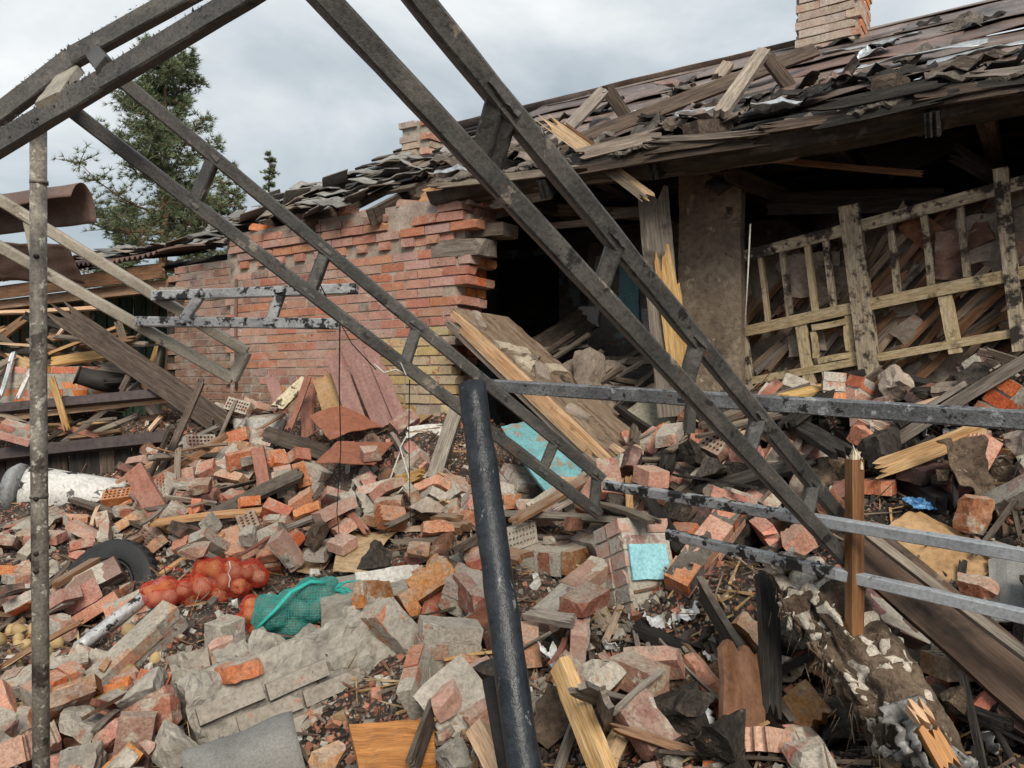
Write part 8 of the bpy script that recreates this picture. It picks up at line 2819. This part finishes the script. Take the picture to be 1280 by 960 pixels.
34,14,-2320,3819,183,14,62,75,-19,50,
17,2,1561,2270,585,34,3,-83,-44,60,
1,3,1463,4224,1168,89,45,4,-4,100,
45,10,2033,3891,1491,1,-24,-69,68,73,
54,6,-2166,5133,789,10,10,-2,-99,81,
34,14,-67,2932,511,21,-85,44,-19,130,
32,15,-1381,2374,215,27,96,-7,-10,60,
44,10,-1956,5020,742,9,3,12,-99,71,
18,1,614,3119,414,35,32,-1,-88,70,
24,4,-2728,5486,461,10,19,76,62,75,
35,15,1782,4257,1303,19,-52,51,66,40,
2,1,-1028,4702,725,51,-20,-18,82,100,
22,5,672,3853,915,30,-16,-21,92,75,
53,9,-2422,6037,1106,11,11,95,26,90,
29,1,-2532,6601,1051,55,-66,-48,17,100,
55,6,-2373,7185,1336,85,9,-1,51,94,
11,0,-1451,2855,309,65,-39,-13,64,91,
55,7,1815,3735,1243,84,10,-7,53,79,
54,7,949,2808,195,3,17,-53,-83,64,
14,0,1863,2554,856,93,-24,-26,9,95,
22,5,-1511,5086,779,3,-86,-48,19,90,
55,9,-3427,5752,507,5,-57,-81,-12,95,
21,12,-1997,5761,927,25,-19,-57,-76,60,
14,0,-70,4248,671,7,-88,29,-37,110,
45,10,392,2605,537,29,14,-15,-93,62,
38,11,-951,4745,755,3,-45,-84,-31,90,
55,8,1799,2344,724,92,23,-10,-31,59,
52,7,-2782,4381,310,52,10,35,-77,86,
40,7,1959,4443,1556,29,10,78,-55,94,
33,14,1853,4209,1403,40,16,37,82,130,
36,14,1204,3760,850,22,53,81,-14,75,
55,6,1518,4391,1145,93,23,-18,-22,78,
2,0,-2363,6652,1142,82,55,-17,1,100,
8,1,-1522,4992,769,43,88,13,-17,100,
11,1,2383,3399,1284,7,-81,58,-7,97,
37,10,-1506,5601,838,70,26,-3,-67,82,
14,1,-3707,4937,270,6,-39,-3,-92,110,
52,9,1697,3692,1147,80,-26,6,54,84,
9,1,-985,4490,673,30,1,-18,94,100,
2,3,-1991,4755,692,24,54,-80,-3,100,
13,3,-377,4144,720,53,32,2,-79,91,
51,6,-548,3719,376,63,77,2,-12,84,
10,2,-2214,5063,750,74,-53,-26,-32,102,
14,0,-2815,5842,593,49,85,17,11,70,
42,7,526,3702,995,2,85,-52,-3,77,
51,8,1431,2567,646,50,82,-7,27,58,
18,2,1071,4120,1056,68,71,-11,-15,55,
19,0,432,3076,459,72,-46,-7,-52,70,
16,2,1053,3037,478,31,51,71,36,110,
21,4,-1450,5404,807,87,35,8,-33,105,
3,1,-3334,5032,366,17,91,-36,14,100,
14,3,1170,1913,544,8,69,-55,46,45,
12,2,315,2795,535,83,-38,5,41,100,
18,2,380,2887,437,95,-16,6,25,55,
13,13,-1309,3524,360,23,61,-49,58,90,
17,3,1836,2662,913,6,-48,-48,-73,80,
16,2,211,4196,748,93,7,4,35,55,
18,0,-2064,2814,124,90,-33,23,-17,45,
10,0,1626,4428,1477,36,-3,10,-93,103,
34,15,1346,2580,631,19,-94,-19,-21,60,
39,7,-1740,6157,1125,21,21,90,32,108,
30,0,-2430,7268,1409,95,-12,22,-17,100,
54,8,1466,2334,643,38,81,40,-17,60,
15,2,-2521,6403,863,4,-11,71,-69,70,
30,3,1535,3547,1099,85,-1,-26,46,100,
46,10,1858,3436,1309,64,75,-3,18,109,
49,10,-3017,6432,924,84,2,-19,51,105,
55,6,-231,4462,717,38,66,-39,-52,71,
5,0,-2399,6444,1069,94,-10,-2,32,100,
33,14,1898,3673,1258,22,-27,-20,-92,90,
15,1,-2971,5313,423,25,9,-88,-41,95,
3,0,-1716,2943,377,24,-45,77,-38,100,
33,14,782,4554,1107,51,20,25,79,130,
4,2,-2467,6985,1394,54,-82,20,0,100,
22,4,-2265,3842,248,32,-82,-38,-29,50,
8,0,-27,4808,863,55,-10,5,83,100,
3,0,307,3265,687,42,3,8,-90,100,
19,0,-3469,5051,290,40,48,-71,33,60,
12,2,-3049,6648,1006,19,7,24,95,92,
36,14,981,2798,361,40,60,-23,66,130,
47,6,163,3165,644,93,15,-8,-33,78,
31,0,-810,5053,914,26,80,50,21,100,
23,5,2126,4219,1564,89,33,33,-1,130,
14,0,-1317,4815,618,76,-42,-34,36,80,
56,8,2167,2840,1020,71,42,1,-56,55,
17,0,-2492,5137,443,65,57,36,34,60,
8,1,2037,3390,1288,4,87,2,49,100,
35,14,1740,3602,1131,40,56,-49,-53,50,
14,0,-551,4960,778,16,6,-99,-1,70,
18,0,-2852,4412,270,71,49,9,49,45,
52,8,1241,3027,546,46,-16,84,23,55,
18,13,-3409,6010,557,62,75,23,1,80,
12,0,-149,3904,733,96,17,-20,5,98,
31,3,1552,4759,1516,21,89,13,37,100,
12,2,-153,4463,785,25,57,-52,-58,101,
18,3,2174,4102,1549,98,0,-13,-14,110,
1,0,-491,3663,564,64,-46,22,-58,100,
36,15,2075,4084,1375,44,-48,-63,-42,50,
43,8,1777,4396,1530,34,18,-3,-92,109,
18,0,1148,4165,1149,17,33,-24,-90,80,
17,1,-1621,3176,188,36,27,67,59,110,
34,15,2132,3413,1237,5,89,45,-7,130,
19,1,-2154,5127,752,74,-5,-14,66,70,
45,6,-3494,4957,248,12,-7,-5,-99,99,
51,6,-1732,5699,945,26,-95,13,9,79,
54,7,-1868,2889,213,12,-34,25,90,76,
24,5,1443,3862,1088,31,26,69,60,130,
48,8,890,5365,1315,34,-10,-85,38,91,
8,1,-29,2401,430,59,58,-26,-51,100,
16,0,-4061,5932,531,7,99,6,5,110,
1,0,-652,5423,1089,88,-11,38,-26,100,
54,6,-479,4261,740,70,71,0,4,104,
33,14,969,2907,286,3,-7,-34,-94,40,
52,6,-2744,6447,952,30,-26,55,74,82,
7,0,-2856,7132,1392,83,55,-4,-5,100,
14,3,-3409,5044,265,21,92,34,2,95,
14,2,-268,3746,505,5,-91,6,41,60,
41,7,754,4071,928,11,32,24,-91,92,
40,10,-501,4970,808,37,78,-50,-2,79,
28,1,-3114,4913,360,28,1,5,96,100,
17,0,-1877,5488,716,2,-76,-65,-2,45,
47,10,-708,5238,958,21,-30,-50,79,106,
55,10,-318,5073,801,23,0,13,-96,105,
5,0,-1602,5694,1043,18,35,91,-16,100,
45,11,-1197,4726,689,27,13,95,7,97,
19,1,-1894,3860,265,27,-53,-17,-78,125,
21,4,-1908,4920,692,58,68,-20,39,105,
52,11,-15,4409,719,38,-85,35,-10,72,
17,0,-623,2593,330,28,37,-71,-54,110,
4,0,738,3794,830,83,6,1,-55,100,
17,0,916,2484,455,4,-1,94,-34,125,
27,3,1071,2777,370,61,42,-53,-42,100,
30,2,-1596,2904,318,97,-8,15,-15,100,
9,0,2308,3148,1249,74,-12,-14,65,100,
52,7,1409,2580,709,28,21,32,-88,61,
56,7,700,4096,1023,34,-40,81,-25,107,
8,1,-1761,2702,305,12,97,6,18,100,
11,3,-876,5341,961,21,-75,57,-26,94,
13,0,-196,5167,911,91,-25,-27,19,103,
56,7,2512,3341,1275,49,22,10,84,107,
1,2,-2047,6450,1084,6,-6,-30,-95,100,
21,4,-1446,3528,296,16,25,-76,-58,130,
36,14,724,2778,337,88,-31,35,6,130,
53,7,1496,4043,1291,51,14,-2,-85,109,
52,6,1315,4307,1404,15,14,97,10,103,
11,3,-2893,6004,693,86,-37,30,-19,105,
32,14,1069,2529,464,15,-81,-51,-25,75,
12,2,279,2528,617,38,43,82,0,96,
51,7,-2825,5896,683,82,11,17,54,84,
16,2,2218,3687,1315,43,33,45,-71,80,
55,6,454,2075,490,60,-25,28,-71,69,
24,5,1460,2015,564,21,35,55,-73,60,
18,2,-2003,3634,173,58,38,-21,-69,55,
23,12,-2194,3040,151,33,-43,-25,80,50,
5,2,-2492,5575,836,5,-56,-62,-55,100,
17,0,-1987,3542,151,37,-84,-36,18,55,
33,14,387,2715,537,18,50,80,-29,90,
8,0,-374,5190,918,87,22,24,36,100,
31,2,-3522,5929,590,72,-24,19,-62,100,
34,15,2100,3309,1210,24,40,-29,-83,105,
51,10,1503,3165,922,14,-59,79,-8,66,
41,7,1544,2317,704,92,1,-27,-30,58,
45,10,-993,2420,250,32,-13,85,-39,53,
21,12,-3199,4355,340,45,74,-3,51,75,
23,4,-1063,5063,787,5,-71,-29,64,105,
11,0,-2945,7404,1397,91,15,-1,38,92,
24,4,-1943,2909,230,22,37,-82,37,90,
6,0,1112,4217,1261,77,39,-7,-50,100,
29,1,-2742,4335,374,26,-15,94,-14,100,
14,0,-3521,5751,519,88,46,4,-9,80,
52,6,358,4341,963,70,59,13,37,95,
52,6,920,5066,1292,11,-96,-17,-19,73,
18,0,896,2717,173,91,34,4,-24,45,
3,0,1022,5076,1274,40,83,37,13,100,
54,9,508,2683,509,4,-86,-46,19,68,
23,4,-2860,5613,468,61,34,50,-50,50,
55,8,1617,4522,1370,39,-32,86,11,101,
27,1,-165,4640,856,3,-98,-4,20,100,
8,1,-735,4685,789,21,-17,31,-91,100,
55,6,1374,2701,620,26,-24,-66,66,70,
52,6,-2312,4971,746,6,-71,70,7,80,
25,0,-1949,5882,1096,5,88,43,-18,100,
17,13,-1275,2703,336,21,45,85,16,55,
41,9,-2385,3904,282,36,6,46,-81,74,
55,6,-1979,3138,169,20,3,-82,53,57,
25,1,-5672,8053,334,4,-88,-47,-2,100,
21,12,-2270,6151,977,57,51,1,65,130,
53,11,-2455,5586,664,89,23,-35,15,87,
53,7,428,2667,536,17,-30,93,-13,63,
2,0,2068,2823,1015,91,30,-25,15,100,
25,0,-274,4634,799,85,-25,13,-45,100,
17,1,1026,5368,1270,2,-37,-31,-87,110,
23,5,-3962,7423,869,5,71,66,23,90,
51,6,608,2924,443,23,7,12,96,69,
52,6,1538,3705,1080,21,96,-12,14,104,
55,6,-669,5001,848,25,-5,-10,96,78,
15,0,-1793,4415,636,22,12,70,-66,125,
51,7,1792,2440,799,34,-88,32,0,75,
20,5,481,3930,754,99,1,-12,5,75,
2,0,-387,3735,656,28,13,47,-83,100,
13,3,-2932,4482,367,51,-81,-28,10,99,
39,7,-646,4638,798,27,-85,-44,0,76,
3,0,-1386,2975,332,14,23,50,-83,100,
53,6,-3272,5713,528,19,-87,44,10,84,
24,5,880,2788,292,56,-70,14,-43,105,
19,0,-3580,6601,758,10,41,-91,3,70,
29,0,-2310,5520,885,5,-1,-100,-1,100,
38,6,1460,2301,624,99,7,8,8,78,
10,3,1415,3437,1058,23,-40,-50,-73,94,
16,0,-191,3224,465,5,-99,9,-12,45,
45,8,1805,3543,1271,24,-11,91,-32,104,
52,8,1817,3168,1156,38,-75,-54,-5,63,
33,15,1280,4714,1364,67,-67,-25,-20,40,
17,0,376,3101,473,81,27,14,-50,70,
32,14,834,2382,489,24,72,62,-20,75,
17,1,1366,3950,1043,73,57,-28,25,70,
4,0,-2229,6282,1024,23,12,91,31,100,
52,6,-2097,5390,817,84,11,12,-51,105,
39,8,1682,3762,1187,53,-6,38,-75,81,
35,15,771,4287,1015,65,47,60,-7,60,
17,2,-1618,5927,1045,67,17,70,18,70,
15,2,-287,3952,696,42,-74,53,-7,70,
11,0,-1319,2886,372,58,-80,-2,-11,95,
54,7,1727,2402,765,0,57,68,46,72,
55,7,1922,2828,990,82,13,14,-54,64,
25,1,-1980,5707,1051,73,-58,-29,21,100,
33,14,1120,2624,445,57,-5,-10,82,130,
22,5,-502,4666,858,46,12,-21,-85,130,
33,14,560,4683,1043,29,-15,18,93,130,
30,0,-625,4866,894,41,38,40,73,100,
2,2,913,4488,1305,84,3,-15,52,100,
32,14,594,2084,543,34,-26,19,89,60,
48,6,-1561,5241,750,28,-5,11,-95,71,
32,14,2340,3831,1645,65,-57,-27,-42,130,
17,0,1108,4366,1136,39,31,65,57,110,
16,0,-757,2493,283,14,68,-66,30,60,
11,0,-332,3863,661,6,-33,49,-80,97,
54,6,-249,3445,512,92,10,-31,21,58,
17,0,-2998,6363,775,13,64,-46,-60,95,
37,11,-2468,5701,767,60,43,18,65,98,
26,2,-2788,5836,752,20,60,59,50,100,
33,14,297,2621,512,94,18,-14,-25,75,
24,12,495,3051,428,4,85,-27,-46,75,
22,12,-946,4798,724,58,-76,-22,21,75,
36,14,840,5209,1237,30,18,-67,-66,60,
35,14,1632,2164,790,20,59,78,-7,130,
14,1,-1952,6409,1010,4,71,-43,56,95,
53,11,184,3008,564,62,10,-18,-76,68,
13,3,1402,4446,1360,7,-64,-72,-25,90,
23,4,-2778,4150,210,2,-51,-11,85,40,
11,3,1977,4158,1461,91,22,-29,-20,100,
14,0,-2235,4510,415,15,-86,49,3,95,
56,10,607,4000,1017,20,-63,75,-8,102,
18,0,-1434,5289,773,44,45,66,41,70,
15,3,748,4056,1017,8,-59,80,4,110,
12,0,971,3115,581,79,-32,42,-31,99,
19,2,550,3064,476,0,17,-66,-73,80,
24,12,-1570,2674,176,16,53,-73,-41,50,
10,3,-3184,6789,1012,75,55,27,-25,95,
36,14,1440,3954,1038,31,-4,-83,46,50,
18,0,-1609,5571,842,40,17,-44,-78,95,
37,7,-475,5065,771,68,16,-13,-71,93,
18,0,-590,4212,623,35,-79,38,-35,45,
53,7,1069,4458,1289,25,-90,-36,-2,102,
8,0,428,2611,618,1,-94,34,7,100,
21,4,-2699,7085,1344,48,-11,-80,-36,105,
56,7,2056,3521,1368,10,16,13,-97,103,
19,13,-817,5323,859,36,59,-71,9,60,
14,3,1871,2656,812,7,-18,16,-97,80,
32,14,1694,3517,1317,95,30,-3,8,130,
55,8,2822,3002,1161,89,-5,-26,37,90,
53,8,711,4385,1124,20,50,82,17,74,
4,1,860,3786,855,40,68,-58,-23,100,
19,0,-3583,7091,767,32,74,10,-58,80,
55,6,516,3175,518,71,1,42,-56,67,
45,7,-2774,3277,173,22,-10,-64,73,102,
9,1,484,2821,486,39,84,-36,8,100,
32,15,1295,3821,1036,20,-51,-79,27,60,
53,6,-3319,5353,445,71,6,6,-70,82,
53,9,-1874,4802,658,77,-24,-19,56,79,
32,14,1083,3034,609,39,64,-22,-62,130,
23,4,-3066,5171,386,51,-69,-51,9,90,
19,0,-492,4098,717,26,66,-67,23,110,
45,6,-2945,6245,741,37,9,32,87,70,
15,1,-1792,3145,168,48,48,-71,20,45,
14,1,621,3046,498,6,16,97,17,110,
17,3,1372,3478,952,47,65,41,44,55,
4,1,-1468,3094,317,65,19,40,-61,100,
15,13,-211,2740,495,64,21,-7,-73,110,
19,0,1424,4339,1295,44,-78,-20,-40,60,
10,13,-146,3024,456,9,82,50,26,101,
7,2,-3024,5741,571,50,-16,-79,32,100,
25,0,-3291,4885,322,53,62,-56,-12,100,
27,0,-2490,4272,251,25,22,68,66,100,
35,14,1304,4525,1335,47,85,14,20,75,
45,11,-1595,3097,303,76,-14,25,58,72,
44,7,1460,4512,1483,25,11,6,-96,91,
21,5,2261,3393,1307,64,66,-39,-2,130,
33,14,1954,2716,954,60,-30,-37,-64,50,
43,7,-166,4149,789,17,80,57,14,96,
36,14,-4410,5967,554,76,-37,36,40,90,
18,3,1239,3012,595,53,-4,-22,82,80,
29,0,-1773,3025,262,27,-44,78,-36,100,
11,0,-3002,5397,458,31,10,-29,-90,103,
24,5,1020,3206,576,9,28,-94,20,50,
52,8,690,4257,1103,21,75,44,44,108,
32,14,921,4641,1079,27,16,95,-6,50,
54,6,1992,3567,1281,44,11,8,-89,70,
54,10,1418,2371,636,84,-53,10,9,54,
17,0,830,4922,867,81,27,34,39,95,
52,6,355,2775,460,38,-20,-8,-90,65,
43,9,-1420,2795,198,76,1,-5,-65,55,
33,15,-1138,4535,740,40,-37,64,-54,130,
33,14,499,2935,487,44,-10,-77,-45,75,
11,2,-359,5061,875,28,26,90,-22,99,
56,8,1005,3879,1115,53,5,9,84,94,
17,2,-1725,5534,870,71,65,-2,28,125,
18,0,1963,2193,718,20,91,-34,-14,60,
16,2,-2567,4404,246,25,-51,-81,-15,95,
1,1,-538,5113,915,32,89,-32,9,100,
48,7,22,2594,398,4,-80,60,2,68,
27,0,1907,2246,787,11,-74,65,7,100,
35,14,898,3879,892,19,-94,-27,-5,40,
10,0,-2190,3110,214,92,35,-8,-13,105,
19,1,568,3030,377,52,-1,-66,-54,55,
16,3,2200,3164,1194,37,89,3,27,70,
55,7,1979,4170,1391,73,33,-8,-60,94,
0,0,-3302,5475,514,4,-1,-8,100,100,
14,2,621,2132,517,38,-45,-81,-8,60,
38,7,-1424,5186,766,95,-17,-24,-7,86,
52,6,-3970,5491,404,15,90,32,26,84,
46,9,-1558,3021,360,22,66,71,13,73,
35,14,-1445,5232,707,62,-33,70,12,40,
20,4,-2944,4147,240,6,76,64,-7,50,
54,6,2321,3704,1684,36,19,-24,-88,70,
18,2,-1815,2799,159,9,-9,54,-83,55,
3,0,519,2832,578,0,20,87,-44,100,
16,13,-2768,5180,446,0,-87,49,6,80,
30,2,-2024,3041,229,52,-31,56,57,100,
47,8,2236,4310,1617,9,-7,-95,-28,87,
23,4,2,4304,700,76,-28,37,45,75,
32,14,558,2393,609,94,30,8,-17,75,
11,0,-2129,5274,904,7,3,21,-97,96,
23,4,-897,4908,759,47,57,48,-47,60,
13,1,1145,5011,1395,28,54,79,-2,93,
36,14,166,3184,510,81,-56,17,-1,60,
30,3,2367,3908,1694,43,-21,30,83,100,
23,4,-1535,2701,258,7,2,26,-96,105,
15,0,-2028,2932,224,75,26,38,-48,125,
37,8,2162,3995,1553,24,-10,32,-91,98,
46,9,220,4254,968,94,13,-16,29,106,
15,2,851,2310,503,58,-36,-61,41,80,
17,1,-1440,4618,595,58,-81,-8,0,125,
39,6,1320,4065,1184,41,-6,-4,91,78,
13,13,203,4429,849,3,9,96,28,97,
54,7,-3122,4897,230,31,30,-26,-86,93,
19,0,799,5014,807,2,-99,13,-7,55,
52,6,-2457,5474,707,48,21,85,-6,96,
44,10,1846,4600,1568,93,16,0,33,78,
7,13,-1746,5836,1020,61,37,-70,9,100,
12,3,-1684,2651,210,47,-1,36,80,105,
14,1,-2950,4463,266,2,54,-58,60,45,
17,2,-2619,6342,878,51,67,34,41,80,
10,0,1241,4097,1231,49,-5,-6,87,103,
28,0,-2285,5804,968,62,9,-35,70,100,
1,1,-2483,4457,370,12,26,72,-63,100,
25,0,-2055,5686,905,13,-20,-92,31,100,
36,14,-697,4102,650,34,-83,-18,-39,130,
9,0,-2593,7233,1361,32,-63,-68,-17,100,
10,1,-2974,6146,797,78,33,-53,-2,98,
12,2,-2163,6635,1142,26,20,-71,-62,93,
54,6,-136,4710,790,64,6,-12,75,82,
32,14,1450,4505,1183,11,-95,-28,-6,40,
55,6,-2836,4452,339,37,-27,89,-6,107,
52,7,-1295,4683,600,87,-17,-45,-6,73,
27,3,2262,2625,980,8,71,-62,-34,100,
53,11,-1522,4674,643,60,7,7,-80,78,
6,0,446,4273,935,31,-92,22,7,100,
31,0,1233,3747,988,54,-43,-7,72,100,
9,1,740,2287,546,11,37,-90,21,100,
21,4,-3187,4095,249,9,-73,-33,-59,60,
55,6,-3359,5688,478,60,4,-17,78,106,
7,1,1079,4374,1270,18,-61,42,64,100,
22,4,-1975,3766,202,90,5,-14,42,75,
36,14,1703,3600,1200,52,-71,46,5,90,
19,0,1343,3738,979,89,23,-26,29,60,
52,7,1230,3904,969,89,24,-32,21,96,
36,14,579,2161,590,51,-75,-28,31,130,
24,12,427,2940,447,7,9,39,91,50,
56,9,-2498,5921,1050,12,97,19,-13,80,
33,14,1849,3370,1176,80,45,-8,-39,60,
26,0,527,4214,1086,27,-63,-69,-25,100,
32,15,818,2966,465,13,-71,-50,48,105,
34,15,462,4239,785,68,-45,-52,-24,105,
19,2,828,2160,558,58,62,37,-38,110,
16,1,793,3015,353,50,31,-38,-72,70,
9,1,1678,3893,1115,7,72,67,13,100,
22,4,1802,2886,969,37,49,-5,79,50,
39,11,-686,5979,1298,49,-28,-16,81,103,
55,6,-3280,6545,816,43,-81,35,-21,105,
53,6,396,2424,641,7,-41,91,5,55,
19,0,-336,5152,797,45,40,78,15,55,
45,10,-410,5246,968,39,-81,-32,28,72,
16,0,-4070,7127,711,55,50,16,-65,80,
13,0,-2180,6721,1114,51,-19,-65,-54,92,
8,1,729,4062,1114,58,5,-2,81,100,
19,2,-87,3547,584,55,77,30,-6,95,
32,14,1974,2650,927,47,77,-20,-40,50,
17,13,-411,3692,381,82,14,40,39,60,
48,6,-3734,5951,546,3,-45,87,19,86,
54,8,1824,2165,738,4,-45,-85,-26,71,
36,14,1468,4460,1171,28,43,71,49,50,
10,3,853,4620,1217,84,-27,-47,2,98,
34,14,804,3195,566,89,-26,-4,38,60,
33,14,991,4249,1196,25,-14,-19,-94,130,
19,1,-1672,5601,935,84,-20,-51,5,125,
32,15,344,3207,534,3,39,53,75,40,
12,2,-3364,4755,254,100,2,-9,-2,97,
39,7,-2774,4340,429,59,-20,-10,77,95,
14,3,-1355,3015,214,32,-73,-30,-52,80,
16,1,915,3886,824,82,3,52,23,45,
24,4,-961,2386,258,54,-59,-50,-33,60,
35,15,1541,2404,649,85,-7,7,52,50,
10,0,-2754,6540,980,26,3,96,3,104,
16,0,2566,4191,1700,1,-22,-97,-1,60,
51,7,910,3901,917,72,-56,-22,-36,85,
24,4,-1530,3469,214,19,42,78,42,50,
49,6,205,2550,477,65,51,3,56,62,
14,3,1514,4419,1174,30,86,11,39,70,
33,15,99,2687,397,22,-85,44,-18,50,
17,0,1178,3134,613,48,36,-16,78,110,
36,15,902,3043,469,76,-18,48,40,90,
48,7,786,4952,1267,32,-70,-63,12,74,
51,9,590,2284,521,89,36,-22,-17,72,
35,14,863,3962,938,68,65,32,-5,90,
19,0,-2524,5551,645,3,44,-66,60,110,
3,3,440,4227,992,28,-81,-49,-14,100,
14,0,-3550,7129,759,83,17,-35,39,45,
53,6,666,2869,528,30,38,33,81,67,
17,3,1662,2477,744,59,6,80,-9,80,
17,0,-3032,4661,262,64,38,61,25,70,
35,15,1816,3262,1203,31,59,27,-70,40,
19,2,-2528,5749,694,22,-10,-57,-78,70,
51,7,1158,3408,785,92,24,-10,31,72,
32,15,2294,4008,1595,40,91,6,-2,60,
23,4,-2471,3055,189,76,-4,65,-3,130,
49,7,2520,3698,1669,2,-18,-48,-86,93,
19,0,-2734,5061,458,42,-34,75,38,110,
12,3,963,3793,938,83,22,-47,21,99,
15,0,-1653,3250,174,70,-70,-10,13,70,
24,12,-2555,6763,1025,2,-71,-56,-43,40,
19,0,-1602,3384,224,45,-36,65,-50,55,
54,9,216,3217,597,61,-10,45,64,59,
27,3,2122,3116,1244,11,82,52,20,100,
40,6,-2479,5719,910,62,10,-53,57,104,
35,14,1591,2367,768,31,51,50,-64,105,
22,4,-3050,4626,231,26,-85,24,-38,40,
19,2,1021,4168,1118,24,26,-92,18,80,
52,7,-2141,5869,981,1,83,50,23,99,
13,0,-1553,5699,925,37,-34,86,4,90,
8,1,-1512,5558,951,8,80,11,-58,100,
56,7,1730,2202,740,58,74,-13,-31,57,
18,2,-2240,3440,172,30,-45,-60,58,45,
55,6,-2694,5611,490,99,2,-15,2,95,
52,10,511,2909,470,52,85,0,10,54,
38,6,676,2998,547,37,73,57,-3,74,
52,8,2308,4226,1597,23,12,-22,-94,79,
19,2,-2058,3228,158,6,94,-30,13,45,
16,3,-1026,5616,1187,90,-41,3,-14,125,
20,12,-1457,3062,394,11,-65,-71,-24,105,
14,2,60,2304,391,19,33,-83,-41,70,
32,14,2642,3236,1206,15,-2,39,91,40,
46,7,1227,4193,1370,99,4,-12,4,90]
for r in range(0, len(FILL), 10):
    v = FILL[r:r + 10]
    put_fill(v[0], v[1], [c / 1000.0 for c in v[2:5]], [c / 100.0 for c in v[5:9]], v[9] / 100.0)

# ---- crumbs and splinters nobody could count
rc = random.Random(55)


def crumb(c, s, flat=.7):
    V = []
    rot = Euler((rc.uniform(0, 6), rc.uniform(0, 6), rc.uniform(0, 6))).to_matrix()
    for x in (-1, 1):
        for y in (-1, 1):
            for z in (-1, 1):
                V.append(c + rot @ Vector((x * s * rc.uniform(.45, 1.25), y * s * rc.uniform(.35, 1.0), z * s * flat * rc.uniform(.35, 1.0))))
    return (V, [(0, 1, 3, 2), (4, 6, 7, 5), (0, 4, 5, 1), (2, 3, 7, 6), (0, 2, 6, 4), (1, 5, 7, 3)])


def sample_ground():
    if rc.random() < .55:
        px, py = rc.uniform(-80, 1360), rc.uniform(505, 1000)
        d = 3.2
        p = T(px, py)
        return Vector((p.x + rc.gauss(0, .06), p.y + rc.gauss(0, .06), 0)) if p.y < 8 else None
    return Vector((rc.uniform(-3.9, 3.4), rc.uniform(1.9, 7.6), 0))


light_, dark_, spl_ = [], [], []
for k in range(21000):
    p = sample_ground()
    if p is None:
        continue
    if abs(p.x) > 8 or p.y > 9:
        continue
    h = H(p.x, p.y)
    s = min(.036, .004 + .012 * rc.random() ** 2 + (.02 * rc.random() if rc.random() < .18 else 0))
    p.z = h + s * .35
    isd = p.x + .8 * MN.noise((p.x * .9, p.y * .9, 2)) > .95
    if k % 8 == 0:
        L = rc.uniform(.03, .16)
        dv = Vector((rc.gauss(0, 1), rc.gauss(0, 1), rc.gauss(0, .35))).normalized() * L
        sd_ = dv.cross(Vector((0, 0, 1))).normalized() * rc.uniform(.002, .008)
        up_ = Vector((0, 0, rc.uniform(.002, .006)))
        c = p + Vector((0, 0, .015))
        V = [c - dv - sd_ - up_, c - dv + sd_ - up_, c - dv + sd_ + up_, c - dv - sd_ + up_, c + dv - sd_ * .3 - up_ * .3, c + dv + sd_ * .3 - up_ * .3, c + dv + sd_ * .3 + up_ * .3, c + dv - sd_ * .3 + up_ * .3]
        spl_.append((V, [(0, 1, 2, 3), (7, 6, 5, 4), (0, 4, 5, 1), (1, 5, 6, 2), (2, 6, 7, 3), (3, 7, 4, 0)]))
    else:
        (dark_ if isd and rc.random() < .8 else light_).append(crumb(p, s))
tag(obj('brick_crumbs', join_meshes('brick_crumbs', light_), M['crumbs']), 'fine crumbs of brick, mortar and plaster strewn over the heap', kind='stuff')
tag(obj('charred_crumbs', join_meshes('charred_crumbs', dark_), M['crumbs_dark']), 'charred crumbs and clods strewn over the dark slope', kind='stuff')
tag(obj('wood_splinters', join_meshes('wood_splinters', spl_), M['splinters']), 'thin wood splinters strewn over the whole heap', kind='stuff')
